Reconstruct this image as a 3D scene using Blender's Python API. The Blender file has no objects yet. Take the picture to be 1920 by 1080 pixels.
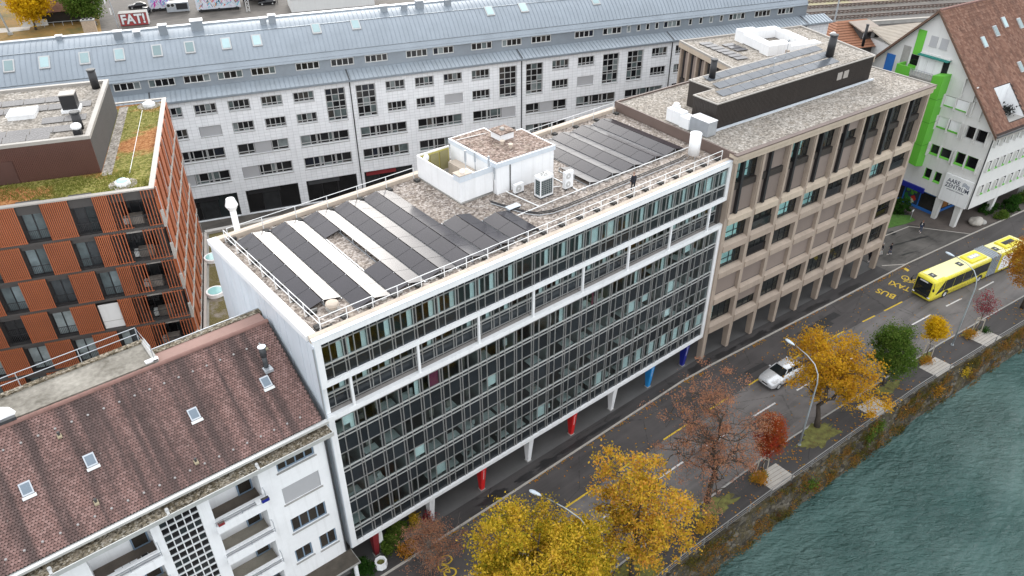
import bpy, math, random
from mathutils import Vector, Matrix, noise
RAD = math.radians
rnd = random.Random(11)
sc = bpy.context.scene
COL = sc.collection

# ------------------------------------------------------------------ camera
cd = bpy.data.cameras.new('camera'); cam = bpy.data.objects.new('camera', cd); COL.objects.link(cam)
_r = Vector((0.77676569, -0.62977704, -0.00399389)); _u = Vector((0.35632031, 0.43423801, 0.82732894)); _f = Vector((0.51929847, 0.64406384, -0.56170354))
cam.matrix_world = Matrix(((_r.x, _u.x, -_f.x, -13.728), (_r.y, _u.y, -_f.y, -36.622), (_r.z, _u.z, -_f.z, 52.307), (0, 0, 0, 1)))
cd.sensor_width = 36; cd.lens = 1428.49 / 1920 * 36; cd.clip_start = 1; cd.clip_end = 3000
sc.camera = cam

# ------------------------------------------------------------------ light: bright overcast noon
SUN_EL, SUN_AZ = RAD(25), RAD(28)          # azimuth clockwise from +Y
w = bpy.data.worlds.new('World'); sc.world = w; w.use_nodes = True
nt = w.node_tree; nt.nodes.clear()
sky = nt.nodes.new('ShaderNodeTexSky'); sky.sky_type = 'NISHITA'; sky.sun_disc = False
sky.sun_elevation = SUN_EL; sky.sun_rotation = SUN_AZ; sky.air_density = 1.0; sky.dust_density = 4.0; sky.ozone_density = 1.0
hs = nt.nodes.new('ShaderNodeHueSaturation'); hs.inputs['Saturation'].default_value = 0.35
bg = nt.nodes.new('ShaderNodeBackground'); bg.inputs['Strength'].default_value = 0.12
ow = nt.nodes.new('ShaderNodeOutputWorld')
cl = nt.nodes.new('ShaderNodeMix'); cl.data_type = 'RGBA'; cl.inputs[0].default_value = 0.65; cl.inputs[7].default_value = (9.3, 9.6, 10.0, 1)   # even high cloud over the clear sky
nt.links.new(sky.outputs[0], hs.inputs['Color']); nt.links.new(hs.outputs[0], cl.inputs[6]); nt.links.new(cl.outputs[2], bg.inputs[0]); nt.links.new(bg.outputs[0], ow.inputs[0])
sd = bpy.data.lights.new('sun', 'SUN'); sd.energy = 0.6; sd.angle = RAD(24); sd.color = (1, 0.96, 0.9)
sun = bpy.data.objects.new('sun', sd); COL.objects.link(sun)
_sd = Vector((math.sin(SUN_AZ) * math.cos(SUN_EL), math.cos(SUN_AZ) * math.cos(SUN_EL), math.sin(SUN_EL)))
sun.rotation_euler = (-_sd).to_track_quat('-Z', 'Y').to_euler(); sun.location = (0, -40, 80)
vs = sc.view_settings; vs.view_transform = 'Standard'; vs.look = 'None'; vs.gamma = 1; vs.use_curve_mapping = False
vs.exposure = 1.12

# ------------------------------------------------------------------ material helpers
MATS = {}
class NT:
    def __init__(s, name):
        s.m = bpy.data.materials.new(name); s.m.use_nodes = True; s.t = s.m.node_tree; s.t.nodes.clear()
        s.out = s.t.nodes.new('ShaderNodeOutputMaterial'); s.p = s.n('ShaderNodeBsdfPrincipled'); s.t.links.new(s.p.outputs[0], s.out.inputs[0])
        s._pos = None
    def n(s, typ, **kw):
        x = s.t.nodes.new(typ)
        for k, v in kw.items():
            if k.startswith('i_'):
                kk = k[2:]; kk = int(kk) if kk.isdigit() else kk.replace('_', ' ')
                s.set(x, kk, v)
            else: setattr(x, k, v)
        return x
    def set(s, x, k, v):
        if isinstance(v, bpy.types.NodeSocket): s.t.links.new(v, x.inputs[k])
        elif isinstance(v, (tuple, list)) and len(v) == 3 and x.inputs[k].type == 'RGBA': x.inputs[k].default_value = (*v, 1)
        else: x.inputs[k].default_value = v
    def pos(s):
        if not s._pos: s._pos = s.n('ShaderNodeNewGeometry').outputs['Position']
        return s._pos
    def mapped(s, scale=(1, 1, 1), rot=(0, 0, 0), src=None):
        m = s.n('ShaderNodeMapping'); s.set(m, 0, src or s.pos()); m.inputs['Scale'].default_value = scale; m.inputs['Rotation'].default_value = rot
        return m.outputs[0]
    def noise(s, scale, detail=4, vec=None, rough=0.55, dist=0):
        return s.n('ShaderNodeTexNoise', i_Vector=vec or s.pos(), i_Scale=scale, i_Detail=detail, i_Roughness=rough, i_Distortion=dist).outputs[0]
    def ramp(s, fac, stops, interp='LINEAR'):
        r = s.n('ShaderNodeValToRGB'); r.color_ramp.interpolation = interp; s.set(r, 0, fac); e = r.color_ramp.elements
        while len(e) < len(stops): e.new(0.5)
        for q, (p, c) in zip(e, stops): q.position = p; q.color = (*c, 1) if len(c) == 3 else c
        return r.outputs[0]
    def mix(s, fac, a, b, mode='MIX'):
        x = s.n('ShaderNodeMix', data_type='RGBA', blend_type=mode); s.set(x, 0, fac)
        for k, v in ((6, a), (7, b)):
            if isinstance(v, bpy.types.NodeSocket): s.t.links.new(v, x.inputs[k])
            else: x.inputs[k].default_value = (*v, 1)
        return x.outputs[2]
    def math(s, op, a, b=0.5, c=0.5):
        x = s.n('ShaderNodeMath', operation=op)
        for k, v in ((0, a), (1, b), (2, c)): s.set(x, k, v)
        return x.outputs[0]
    def rng(s, v, a, b, c, d):
        x = s.n('ShaderNodeMapRange', i_0=v, i_1=a, i_2=b, i_3=c, i_4=d); return x.outputs[0]
    def bump(s, h, strength=0.3, dist=0.05, normal=None):
        b = s.n('ShaderNodeBump', i_Height=h, i_Strength=strength, i_Distance=dist)
        if normal: s.set(b, 'Normal', normal)
        s.set(s.p, 'Normal', b.outputs[0]); return b.outputs[0]
    def fin(s, color, rough=0.6, metal=0.0, spec=0.5):
        s.set(s.p, 'Base Color', color); s.set(s.p, 'Roughness', rough); s.p.inputs['Metallic'].default_value = metal; s.p.inputs['Specular IOR Level'].default_value = spec
        return s.m
def mul(c, k): return tuple(min(1, max(0, x * k)) for x in c)

def mat(name, c, rough=0.6, var=0.12, scl=0.7, metal=0.0, spec=0.5, bump=0.0, bscl=25, rand=0.0, streak=0.0, dirt=None, c2=None):
    """plain weathered surface: two noise scales, optional vertical streaks, per-object variation"""
    if name in MATS: return MATS[name]
    t = NT(name)
    a = t.noise(scl, 5); b = t.noise(scl * 9, 3)
    f = t.math('ADD', t.math('MULTIPLY', a, 0.65), t.math('MULTIPLY', b, 0.35))
    f = t.rng(f, 0.32, 0.68, 0, 1)
    col = t.mix(f, mul(c, 1 - var), mul(c2, 1) if c2 else mul(c, 1 + var))
    if streak:
        sv = t.noise(1.0, 4, t.mapped((3.2, 3.2, 0.16)), 0.6)
        col = t.mix(t.rng(sv, 0.52, 0.78, 0, streak), col, dirt or mul(c, 0.45))
    if rand:
        o = t.n('ShaderNodeObjectInfo').outputs['Random']
        hv = t.n('ShaderNodeHueSaturation', i_Color=col); t.set(hv, 'Value', t.rng(o, 0, 1, 1 - rand, 1 + rand)); col = hv.outputs[0]
    rr = t.rng(b, 0.3, 0.7, max(0.02, rough - 0.08), min(1, rough + 0.08))
    if bump: t.bump(t.noise(bscl, 4), bump, 0.03)
    MATS[name] = t.fin(col, rr, metal, spec); return t.m

def gravel(name, stops, scale=8.0, big=0.35, tint=(0.5, 0.42, 0.33), bumpk=0.5):
    t = NT(name)
    v = t.n('ShaderNodeTexVoronoi', i_Vector=t.pos(), i_Scale=scale)
    g = t.n('ShaderNodeSeparateColor', i_0=v.outputs['Color']).outputs[0]
    v2 = t.n('ShaderNodeTexVoronoi', i_Vector=t.pos(), i_Scale=scale * 0.7)
    g2 = t.n('ShaderNodeSeparateColor', i_0=v2.outputs['Color']).outputs[0]
    col = t.ramp(g, stops); col = t.mix(0.45, col, t.ramp(g2, stops))
    col = t.mix(t.rng(t.noise(0.35, 5), 0.4, 0.75, 0, big), col, tint, 'MULTIPLY')
    col = t.mix(t.rng(t.noise(1.3, 6), 0.55, 0.72, 0, 0.6), col, mul(tint, 0.55))
    t.bump(v.outputs['Distance'], bumpk, 0.05)
    MATS[name] = t.fin(col, 0.9, 0, 0.2); return t.m

# plain colours of real surfaces
white = mat('white painted metal', (0.83, 0.835, 0.84), 0.45, 0.05, 0.5, streak=0.25, dirt=(0.42, 0.41, 0.38))
whitew = mat('white render', (0.84, 0.845, 0.85), 0.8, 0.05, 0.35, streak=0.22, dirt=(0.45, 0.44, 0.41))
railg = mat('weathered rail metal', (0.20, 0.195, 0.185), 0.5, 0.2)
railw = mat('white rail tube', (0.78, 0.78, 0.77), 0.4, 0.05)
zincp = mat('pale zinc wall panel', (0.64, 0.69, 0.74), 0.42, 0.05, 0.6, metal=0.1, rand=0.05, streak=0.15)
alu = mat('aluminium mullion', (0.42, 0.42, 0.41), 0.38, 0.12, 1.5, metal=0.5)
sill = mat('pale aluminium sill', (0.62, 0.62, 0.6), 0.35, 0.08, 1.5, metal=0.4)
spand = mat('dark blue grey spandrel glass', (0.018, 0.023, 0.027), 0.16, 0.2, 0.3, rand=0.25, spec=0.45)
strip = mat('dark strip between mullions', (0.022, 0.025, 0.029), 0.3, 0.2)
coping = mat('beige stone coping', (0.52, 0.44, 0.36), 0.85, 0.14, 0.9, bump=0.2, streak=0.3)
conc = mat('grey concrete', (0.33, 0.32, 0.30), 0.9, 0.18, 0.8, bump=0.25)
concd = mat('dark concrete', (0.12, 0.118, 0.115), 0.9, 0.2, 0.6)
slabg = mat('grey loggia floor', (0.30, 0.28, 0.265), 0.85, 0.16, 0.9, streak=0.2)
black = mat('black metal', (0.018, 0.018, 0.02), 0.45, 0.2)
darkg = mat('dark grey metal', (0.05, 0.052, 0.055), 0.5, 0.2)
rubber = mat('rubber ballast', (0.045, 0.044, 0.042), 0.85, 0.3, 3)
galv = mat('galvanised steel', (0.48, 0.51, 0.54), 0.4, 0.12, 1.5, metal=0.55)
interior = mat('office interior wall', (0.20, 0.195, 0.185), 0.9, 0.15)
ifloor = mat('office interior floor', (0.07, 0.066, 0.06), 0.8, 0.2)
curtain_m = mat('pale curtain', (0.80, 0.86, 0.85), 0.9, 0.08, 2, rand=0.12)
curtain_t = mat('teal curtain', (0.50, 0.74, 0.72), 0.9, 0.12, 2.5, rand=0.15)
desk_m = mat('pale desk board', (0.55, 0.56, 0.54), 0.6, 0.1, rand=0.25)
clutter_m = mat('office clutter', (0.16, 0.14, 0.12), 0.8, 0.4, 2, rand=0.6)
beige = mat('beige concrete frame', (0.355, 0.285, 0.228), 0.85, 0.13, 0.7, bump=0.15, streak=0.4, dirt=(0.22, 0.19, 0.16))
beiget = mat('yellowed concrete cornice', (0.46, 0.38, 0.295), 0.85, 0.12, 0.8, streak=0.35, dirt=(0.3, 0.24, 0.17))
blindb = mat('taupe roller blind', (0.22, 0.175, 0.15), 0.75, 0.05, 0.4, rand=0.14)
brownm = mat('dark brown cladding', (0.035, 0.028, 0.024), 0.55, 0.15, 0.8, streak=0.3, dirt=(0.07, 0.06, 0.05))
browntrim = mat('brown roof edge metal', (0.14, 0.10, 0.085), 0.5, 0.12)
zincg = mat('grey zinc roofing', (0.27, 0.305, 0.34), 0.4, 0.1, 0.4, metal=0.35, streak=0.2, dirt=(0.24, 0.27, 0.30))
zincl = mat('pale zinc roofing', (0.345, 0.385, 0.42), 0.38, 0.08, 0.4, metal=0.35)
orange = mat('rust orange slat', (0.36, 0.105, 0.040), 0.6, 0.1, 0.8, rand=0.10)
rustbr = mat('brown corrugated metal', (0.105, 0.045, 0.033), 0.5, 0.1, 0.7)
antra = mat('anthracite render', (0.062, 0.056, 0.052), 0.8, 0.12)
taupe = mat('taupe metal coping', (0.34, 0.315, 0.285), 0.5, 0.08)
green = mat('lime green paint', (0.13, 0.47, 0.045), 0.55, 0.06)
bluep = mat('blue paint', (0.03, 0.16, 0.50), 0.5, 0.06)
offw = mat('off white wall', (0.66, 0.655, 0.635), 0.85, 0.05, 0.4, streak=0.3, dirt=(0.46, 0.44, 0.40))
woodb = mat('brown timber', (0.13, 0.075, 0.05), 0.7, 0.2)
redp = mat('red paint', (0.60, 0.015, 0.015), 0.4, 0.06)
dredp = mat('dark red paint', (0.22, 0.02, 0.025), 0.5, 0.1)
skyb = mat('light blue paint', (0.02, 0.24, 0.58), 0.4, 0.06)
navy = mat('navy paint', (0.012, 0.02, 0.24), 0.4, 0.06)
yel = mat('yellow road paint', (0.62, 0.42, 0.035), 0.8, 0.22, 3, bump=0.1)
wht = mat('white road paint', (0.62, 0.60, 0.58), 0.8, 0.2, 3, bump=0.1)
pole_m = mat('lamp post metal', (0.40, 0.44, 0.46), 0.4, 0.1, metal=0.4)
frameg = mat('grey window frame', (0.44, 0.44, 0.435), 0.5, 0.08)
frameb = mat('blue grey window frame', (0.19, 0.26, 0.34), 0.5, 0.08)
shut = mat('grey roller shutter', (0.42, 0.42, 0.43), 0.6, 0.04, 0.5)
stonep = mat('pale stone paving', (0.40, 0.37, 0.33), 0.85, 0.15, 1.2)
bark = mat('bark', (0.055, 0.042, 0.032), 0.95, 0.3, 3)
barkl = mat('pale bark', (0.17, 0.14, 0.115), 0.95, 0.3, 3)
timber = mat('pale stake timber', (0.42, 0.37, 0.30), 0.8, 0.15)
pcb = mat('grey plastic', (0.5, 0.5, 0.49), 0.5, 0.1)
busy = mat('bus yellow lacquer', (0.80, 0.70, 0.06), 0.3, 0.03)
buspale = mat('bus pale yellow roof', (0.86, 0.82, 0.42), 0.4, 0.04)
bellow = mat('grey bellows rubber', (0.30, 0.33, 0.36), 0.7, 0.12)
silver = mat('silver car lacquer', (0.74, 0.75, 0.76), 0.22, 0.03, metal=0.35)
carblk = mat('black car lacquer', (0.012, 0.012, 0.014), 0.18, 0.1)
chrome = mat('chrome', (0.7, 0.7, 0.7), 0.15, 0.03, metal=0.9)
lampglass = mat('headlamp glass', (0.7, 0.72, 0.74), 0.1, 0.05)
tyre = mat('tyre rubber', (0.018, 0.018, 0.018), 0.85, 0.2)
skin = mat('skin', (0.50, 0.31, 0.23), 0.6, 0.05)
hairm = mat('dark hair', (0.03, 0.02, 0.015), 0.7, 0.2)
clothk = mat('dark cloth', (0.014, 0.016, 0.024), 0.9, 0.2)
clothj = mat('blue denim cloth', (0.05, 0.07, 0.13), 0.9, 0.2)
clothw = mat('white cloth', (0.70, 0.69, 0.68), 0.9, 0.1)
ylwwall = mat('yellow olive panel', (0.42, 0.36, 0.10), 0.7, 0.1)

# roof gravels
grav = gravel('grey brown roof gravel', [(0, (0.07, 0.058, 0.05)), (0.3, (0.19, 0.155, 0.135)), (0.6, (0.33, 0.28, 0.24)), (0.85, (0.44, 0.39, 0.35)), (1, (0.66, 0.61, 0.57))], 7.5)
gravd = gravel('brown roof gravel', [(0, (0.06, 0.045, 0.038)), (0.4, (0.19, 0.135, 0.11)), (0.7, (0.31, 0.23, 0.19)), (1, (0.55, 0.46, 0.41))], 7.0)
gravl = gravel('pale roof gravel', [(0, (0.11, 0.10, 0.085)), (0.4, (0.25, 0.225, 0.195)), (0.7, (0.36, 0.325, 0.285)), (1, (0.58, 0.54, 0.49))], 7.0)
mossg = gravel('mossy ledge gravel', [(0, (0.02, 0.018, 0.014)), (0.35, (0.10, 0.085, 0.06)), (0.6, (0.20, 0.165, 0.11)), (0.85, (0.34, 0.30, 0.24)), (1, (0.52, 0.49, 0.43))], 10.0, 0.6)
def sedum():
    t = NT('sedum green roof')
    v = t.n('ShaderNodeTexVoronoi', i_Vector=t.pos(), i_Scale=7.0); g = t.n('ShaderNodeSeparateColor', i_0=v.outputs['Color']).outputs[0]
    red = t.ramp(g, [(0, (0.22, 0.085, 0.03)), (0.5, (0.36, 0.15, 0.055)), (1, (0.46, 0.24, 0.10))])
    gr = t.ramp(g, [(0, (0.10, 0.105, 0.02)), (0.5, (0.19, 0.19, 0.04)), (1, (0.33, 0.28, 0.10))])
    # green near the front edge and in the back corner, red in the middle
    f = t.noise(0.16, 5, None, 0.6, 0.4); f = t.rng(f, 0.43, 0.52, 0, 1)
    t.bump(t.noise(14, 5), 0.8, 0.1)
    return t.fin(t.mix(f, red, gr), 0.95, 0, 0.15)
sedum_m = sedum()
def podium():
    t = NT('mossy podium roof')
    g = t.noise(9, 5); a = t.ramp(g, [(0.3, (0.06, 0.05, 0.025)), (0.55, (0.15, 0.13, 0.055)), (0.75, (0.24, 0.20, 0.10))])
    b = t.ramp(t.noise(16, 3), [(0.3, (0.14, 0.12, 0.10)), (0.7, (0.36, 0.33, 0.29))])
    t.bump(g, 0.7, 0.08); return t.fin(t.mix(t.rng(t.noise(0.5, 4), 0.5, 0.6, 0, 1), a, b), 0.95, 0, 0.15)
podium_m = podium()
def asphalt(name, c, patch=0.5, wet=0.0):
    t = NT(name)
    f = t.noise(0.22, 6, None, 0.62, 0.3); g = t.noise(26, 3)
    s = t.noise(0.9, 5, t.mapped((0.10, 1.5, 1), (0, 0, RAD(3))), 0.6)       # wheel tracks along the road
    col = t.mix(t.rng(f, 0.35, 0.68, 0, 1), mul(c, 1 - patch * 0.55), mul(c, 1 + patch))
    col = t.mix(t.rng(s, 0.45, 0.7, 0, 0.5), col, mul(c, 1.7))
    col = t.mix(t.rng(g, 0.35, 0.65, 0, 0.5), col, t.mix(1, col, (0.72, 0.7, 0.68), 'MULTIPLY'))
    cr = t.n('ShaderNodeTexVoronoi', i_Vector=t.mapped((0.22, 0.35, 1)), i_Scale=0.6, feature='DISTANCE_TO_EDGE').outputs[0]
    col = t.mix(t.rng(t.math('ADD', cr, t.math('MULTIPLY', t.noise(2.5, 4), 0.05)), 0.026, 0.033, 0.55, 0), col, mul(c, 0.42))
    t.bump(g, 0.25, 0.01)
    return t.fin(col, t.rng(f, 0.35, 0.68, 0.72 - wet, 0.9), 0, 0.35)
road_m = asphalt('road asphalt', (0.135, 0.124, 0.119), 0.5, 0.2)
busl_m = asphalt('darker bus lane asphalt', (0.070, 0.063, 0.061), 0.4, 0.15)
walk_m = asphalt('pavement asphalt', (0.050, 0.046, 0.045), 0.35, 0.1)
plaza_m = asphalt('worn plaza asphalt', (0.085, 0.078, 0.072), 0.75, 0.2)
yard_m = asphalt('rail yard ground', (0.098, 0.088, 0.078), 0.6)
arc_m = mat('arcade floor', (0.105, 0.102, 0.10), 0.8, 0.15, 0.6)
grass_m = mat('grass', (0.07, 0.16, 0.025), 0.95, 0.35, 2, bump=0.8, bscl=18)
earth_m = mat('leaf littered earth', (0.12, 0.085, 0.03), 0.95, 0.5, 2.2, bump=0.7, bscl=14, c2=(0.19, 0.20, 0.05))
def ballast():
    t = NT('rail ballast'); g = t.noise(5, 5)
    return t.fin(t.mix(t.rng(t.noise(0.15, 5), 0.42, 0.62, 0, 1), t.ramp(g, [(0.3, (0.19, 0.145, 0.12)), (0.7, (0.33, 0.26, 0.215))]), t.ramp(g, [(0.3, (0.21, 0.19, 0.10)), (0.7, (0.36, 0.33, 0.20))])), 0.95)
ballast_m = ballast()
def water():
    t = NT('river water')
    big = t.noise(0.045, 3); d = t.noise(0.16, 3)
    rv = t.mapped((1, 1, 1), (0, 0, RAD(36)))                # wavelets lie across the wind
    a = t.noise(0.85, 4, t.mapped((0.55, 1.35, 1), src=rv), 0.5, 0.5)
    b = t.noise(2.3, 5, t.mapped((0.5, 1.3, 1), src=rv), 0.6, 0.7)
    c = t.noise(5.0, 4, t.mapped((0.6, 1.2, 1), src=rv), 0.55, 0.5)
    h = t.math('ADD', t.math('ADD', t.math('MULTIPLY', a, 0.85), t.math('MULTIPLY', b, 0.62)), t.math('MULTIPLY', c, 0.17))
    cur = t.noise(0.12, 4, t.mapped((0.35, 1.0, 1), (0, 0, RAD(8))), 0.55, 0.8)      # smoother and rougher streaks along the current
    amp = t.math('MULTIPLY', t.rng(d, 0.35, 0.65, 0.6, 1.15), t.rng(cur, 0.38, 0.62, 0.35, 1.25))
    t.bump(t.math('MULTIPLY', h, amp), 1.0, 1.0)
    col = t.mix(t.rng(big, 0.4, 0.62, 0, 1), (0.034, 0.084, 0.076), (0.078, 0.136, 0.124))
    m = t.fin(col, 0.045, 0, 0.5); t.p.inputs['IOR'].default_value = 1.33; return m
water_m = water()
def stonewall():
    t = NT('mossy river wall stone')
    pv = t.mapped((1, 1, 1.6)); v = t.n('ShaderNodeTexVoronoi', i_Vector=pv, i_Scale=2.2)
    e = t.n('ShaderNodeTexVoronoi', i_Vector=pv, i_Scale=2.2, feature='DISTANCE_TO_EDGE').outputs[0]
    g = t.n('ShaderNodeSeparateColor', i_0=v.outputs['Color']).outputs[0]
    c = t.ramp(g, [(0, (0.035, 0.031, 0.025)), (0.5, (0.075, 0.066, 0.052)), (1, (0.14, 0.125, 0.10))])
    c = t.mix(t.rng(t.noise(1.2, 6), 0.45, 0.65, 0, 0.85), c, (0.075, 0.06, 0.025))
    c = t.mix(t.rng(e, 0.0, 0.06, 0.8, 0), c, (0.02, 0.018, 0.014))
    t.bump(e, 0.9, 0.12); return t.fin(c, 0.95, 0, 0.2)
stone_m = stonewall()
def tilewall(name, c, sx, sz, joint, ang):
    """wall clad in rectangular tiles with open dark joints"""
    t = NT(name)
    pv = t.mapped((1, 1, 1), (0, 0, -ang)); x = t.n('ShaderNodeSeparateXYZ', i_0=pv)
    hor = t.math('ADD', x.outputs[0], x.outputs[1])
    cb = t.n('ShaderNodeCombineXYZ', i_0=hor, i_1=x.outputs[2])
    br = t.n('ShaderNodeTexBrick', i_Vector=cb.outputs[0], i_Scale=1.0); br.offset = 0.0
    for k, v in (('Color1', (*mul(c, 0.96), 1)), ('Color2', (*mul(c, 1.04), 1)), ('Mortar', (*mul(c, joint), 1)), ('Mortar Size', 0.013), ('Brick Width', sx), ('Row Height', sz), ('Mortar Smooth', 0.1), ('Bias', 0)): br.inputs[k].default_value = v
    col = t.mix(t.rng(t.noise(0.5, 5), 0.4, 0.7, 0, 0.25), br.outputs[0], mul(c, 0.8))
    sv = t.noise(1.0, 4, t.mapped((2.2, 2.2, 0.12)), 0.6); col = t.mix(t.rng(sv, 0.55, 0.8, 0, 0.3), col, mul(c, 0.55))
    t.bump(br.outputs['Fac'], -0.3, 0.02); return t.fin(col, 0.5, 0, 0.5)
tileA = tilewall('white ceramic wall tiles', (0.86, 0.87, 0.885), 0.75, 0.42, 0.55, RAD(-18.4))
corrug = None
def glass_pane(name, tint=(0.82, 0.88, 0.88), refl=1.0):
    """window glass: fresnel reflection over tinted transparency"""
    t = NT(name); t.t.nodes.remove(t.p)
    tr = t.n('ShaderNodeBsdfTransparent'); tr.inputs[0].default_value = (*tint, 1)
    gl = t.n('ShaderNodeBsdfGlossy'); gl.inputs['Roughness'].default_value = 0.03; gl.inputs[0].default_value = (0.9, 0.95, 0.97, 1)
    fr = t.n('ShaderNodeFresnel'); t.set(fr, 0, t.rng(t.n('ShaderNodeNewGeometry').outputs['Backfacing'], 0, 1, 1.5, 1 / 1.5))
    wv = t.n('ShaderNodeBump', i_Height=t.noise(0.9, 2), i_Strength=0.12, i_Distance=0.12); t.set(gl, 'Normal', wv.outputs[0])      # panes are never quite flat
    mx = t.n('ShaderNodeMixShader'); t.t.links.new(t.math('MULTIPLY', fr.outputs[0], refl), mx.inputs[0]); t.t.links.new(tr.outputs[0], mx.inputs[1]); t.t.links.new(gl.outputs[0], mx.inputs[2]); t.t.links.new(mx.outputs[0], t.out.inputs[0])
    return t.m
glass_m = glass_pane('office window glass')
glass_c = glass_pane('clear glass', (0.9, 0.95, 0.95))
def opaque_glass(name, stops, rough=0.06):
    """glass of rooms too far away to look into: room darkness, drawn curtains and painted reflections vary from pane to pane"""
    t = NT(name); o = t.n('ShaderNodeObjectInfo').outputs['Random']
    col = t.ramp(o, stops, 'CONSTANT'); col = t.mix(t.rng(t.noise(1.1, 3), 0.4, 0.65, 0, 0.5), col, t.mix(1, col, (0.35, 0.35, 0.35), 'MULTIPLY'))
    return t.fin(col, rough, 0, 0.5)
glassA = opaque_glass('dark office pane', [(0, (0.010, 0.011, 0.013)), (0.35, (0.022, 0.022, 0.024)), (0.6, (0.016, 0.02, 0.03)), (0.66, (0.06, 0.055, 0.05)), (0.76, (0.12, 0.15, 0.15)), (0.88, (0.22, 0.25, 0.25))])
glassR = opaque_glass('apartment pane', [(0, (0.20, 0.25, 0.26)), (0.25, (0.06, 0.07, 0.075)), (0.45, (0.32, 0.37, 0.37)), (0.8, (0.11, 0.14, 0.145))])  # paler tones paint bright reflections into the pane colour, besides curtains
glassK = opaque_glass('black pane', [(0, (0.012, 0.012, 0.013)), (0.5, (0.028, 0.03, 0.032)), (0.8, (0.02, 0.028, 0.03))])
skyl_m = mat('skylight glass', (0.34, 0.46, 0.47), 0.06, 0.08, rand=0.45)
carglass = mat('car glass', (0.012, 0.016, 0.018), 0.05, 0.1)
def solar(name, c):
    t = NT(name); x = t.n('ShaderNodeTexBrick', i_Vector=t.pos(), i_Scale=6.0); x.offset = 0
    for k, v in (('Color1', (*c, 1)), ('Color2', (*mul(c, 1.12), 1)), ('Mortar', (*mul(c, 1.35), 1)), ('Mortar Size', 0.006), ('Brick Width', 1.0), ('Row Height', 1.0)): x.inputs[k].default_value = v
    return t.fin(t.mix(t.rng(t.noise(0.35, 4), 0.35, 0.7, 0, 0.5), x.outputs[0], mul(c, 1.6)), 0.19, 0, 0.42)
solar_m = solar('solar cells', (0.022, 0.0195, 0.025))
def rooftile(name, stops, patch, patchw=0.5, rot=0.0):
    t = NT(name)
    g = t.n('ShaderNodeNewGeometry').outputs['Random Per Island']
    col = t.ramp(g, stops)
    # long stripes of cleaner and of blackened tiles running down the slope
    s = t.noise(1.0, 3, t.mapped((1.15, 0.045, 0.045), (0, 0, rot)), 0.55, 0.25)
    col = t.mix(t.rng(s, 0.42, 0.60, 0, patchw), col, patch)
    col = t.mix(t.rng(t.noise(0.8, 6), 0.5, 0.75, 0, 0.45), col, mul(patch, 0.5))
    col = t.mix(t.rng(t.noise(6, 4), 0.66, 0.74, 0, 0.5), col, (0.34, 0.30, 0.27))
    t.bump(t.noise(30, 3), 0.2, 0.01); return t.fin(col, 0.85, 0, 0.25)
tileG = rooftile('plum brown roof tiles', [(0, (0.16, 0.098, 0.086)), (0.5, (0.225, 0.132, 0.115)), (1, (0.29, 0.182, 0.162))], (0.080, 0.058, 0.054), 0.85)
tileC = rooftile('brown roof tiles', [(0, (0.15, 0.075, 0.052)), (0.5, (0.215, 0.11, 0.075)), (1, (0.28, 0.16, 0.115))], (0.12, 0.065, 0.048), 0.5)
def leafmat(name, cols, patch=0.5, scale=0.5):
    t = NT(name); t.t.nodes.remove(t.p)
    g = t.n('ShaderNodeNewGeometry'); r = g.outputs['Random Per Island']
    f = t.math('ADD', t.math('MULTIPLY', r, 1 - patch), t.math('MULTIPLY', t.rng(t.noise(scale, 3), 0.3, 0.7, 0, 1), patch))
    n = len(cols); col = t.ramp(f, [(i / (n - 1), c) for i, c in enumerate(cols)])
    d = t.n('ShaderNodeBsdfDiffuse', i_0=col); tr = t.n('ShaderNodeBsdfTranslucent', i_0=col)
    mx = t.n('ShaderNodeMixShader'); mx.inputs[0].default_value = 0.35; t.t.links.new(d.outputs[0], mx.inputs[1]); t.t.links.new(tr.outputs[0], mx.inputs[2]); t.t.links.new(mx.outputs[0], t.out.inputs[0])
    return t.m
lf_yg = leafmat('yellow green leaves', [(0.09, 0.12, 0.015), (0.27, 0.23, 0.02), (0.54, 0.37, 0.03), (0.70, 0.46, 0.06), (0.66, 0.38, 0.10)], 0.5, 0.8)
lf_yo = leafmat('yellow orange leaves', [(0.16, 0.14, 0.02), (0.44, 0.30, 0.025), (0.66, 0.42, 0.05), (0.64, 0.31, 0.06), (0.46, 0.20, 0.05)], 0.35)
lf_go = leafmat('golden orange leaves', [(0.22, 0.15, 0.02), (0.50, 0.29, 0.02), (0.64, 0.38, 0.03), (0.52, 0.25, 0.03), (0.34, 0.15, 0.03)], 0.4, 0.7)
lf_y = leafmat('golden leaves', [(0.42, 0.28, 0.012), (0.62, 0.38, 0.012), (0.68, 0.45, 0.02), (0.52, 0.27, 0.015)], 0.4)
lf_red = leafmat('red leaves', [(0.20, 0.13, 0.03), (0.36, 0.12, 0.03), (0.36, 0.05, 0.025), (0.24, 0.02, 0.025)], 0.7, 0.45)
lf_br = leafmat('withered brown leaves', [(0.24, 0.10, 0.07), (0.36, 0.17, 0.11), (0.46, 0.24, 0.13), (0.30, 0.12, 0.10)], 0.4)
lf_g = leafmat('green leaves', [(0.035, 0.075, 0.012), (0.07, 0.13, 0.02), (0.12, 0.18, 0.035), (0.19, 0.22, 0.05)], 0.4)
lf_dg = leafmat('dark green leaves', [(0.018, 0.05, 0.010), (0.03, 0.08, 0.015), (0.05, 0.12, 0.02)], 0.4)
lf_cr = leafmat('crimson leaves', [(0.20, 0.02, 0.04), (0.28, 0.04, 0.06), (0.20, 0.06, 0.05)], 0.4)
lf_or = leafmat('orange leaves', [(0.28, 0.20, 0.03), (0.44, 0.21, 0.03), (0.42, 0.15, 0.03)], 0.5)
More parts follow.
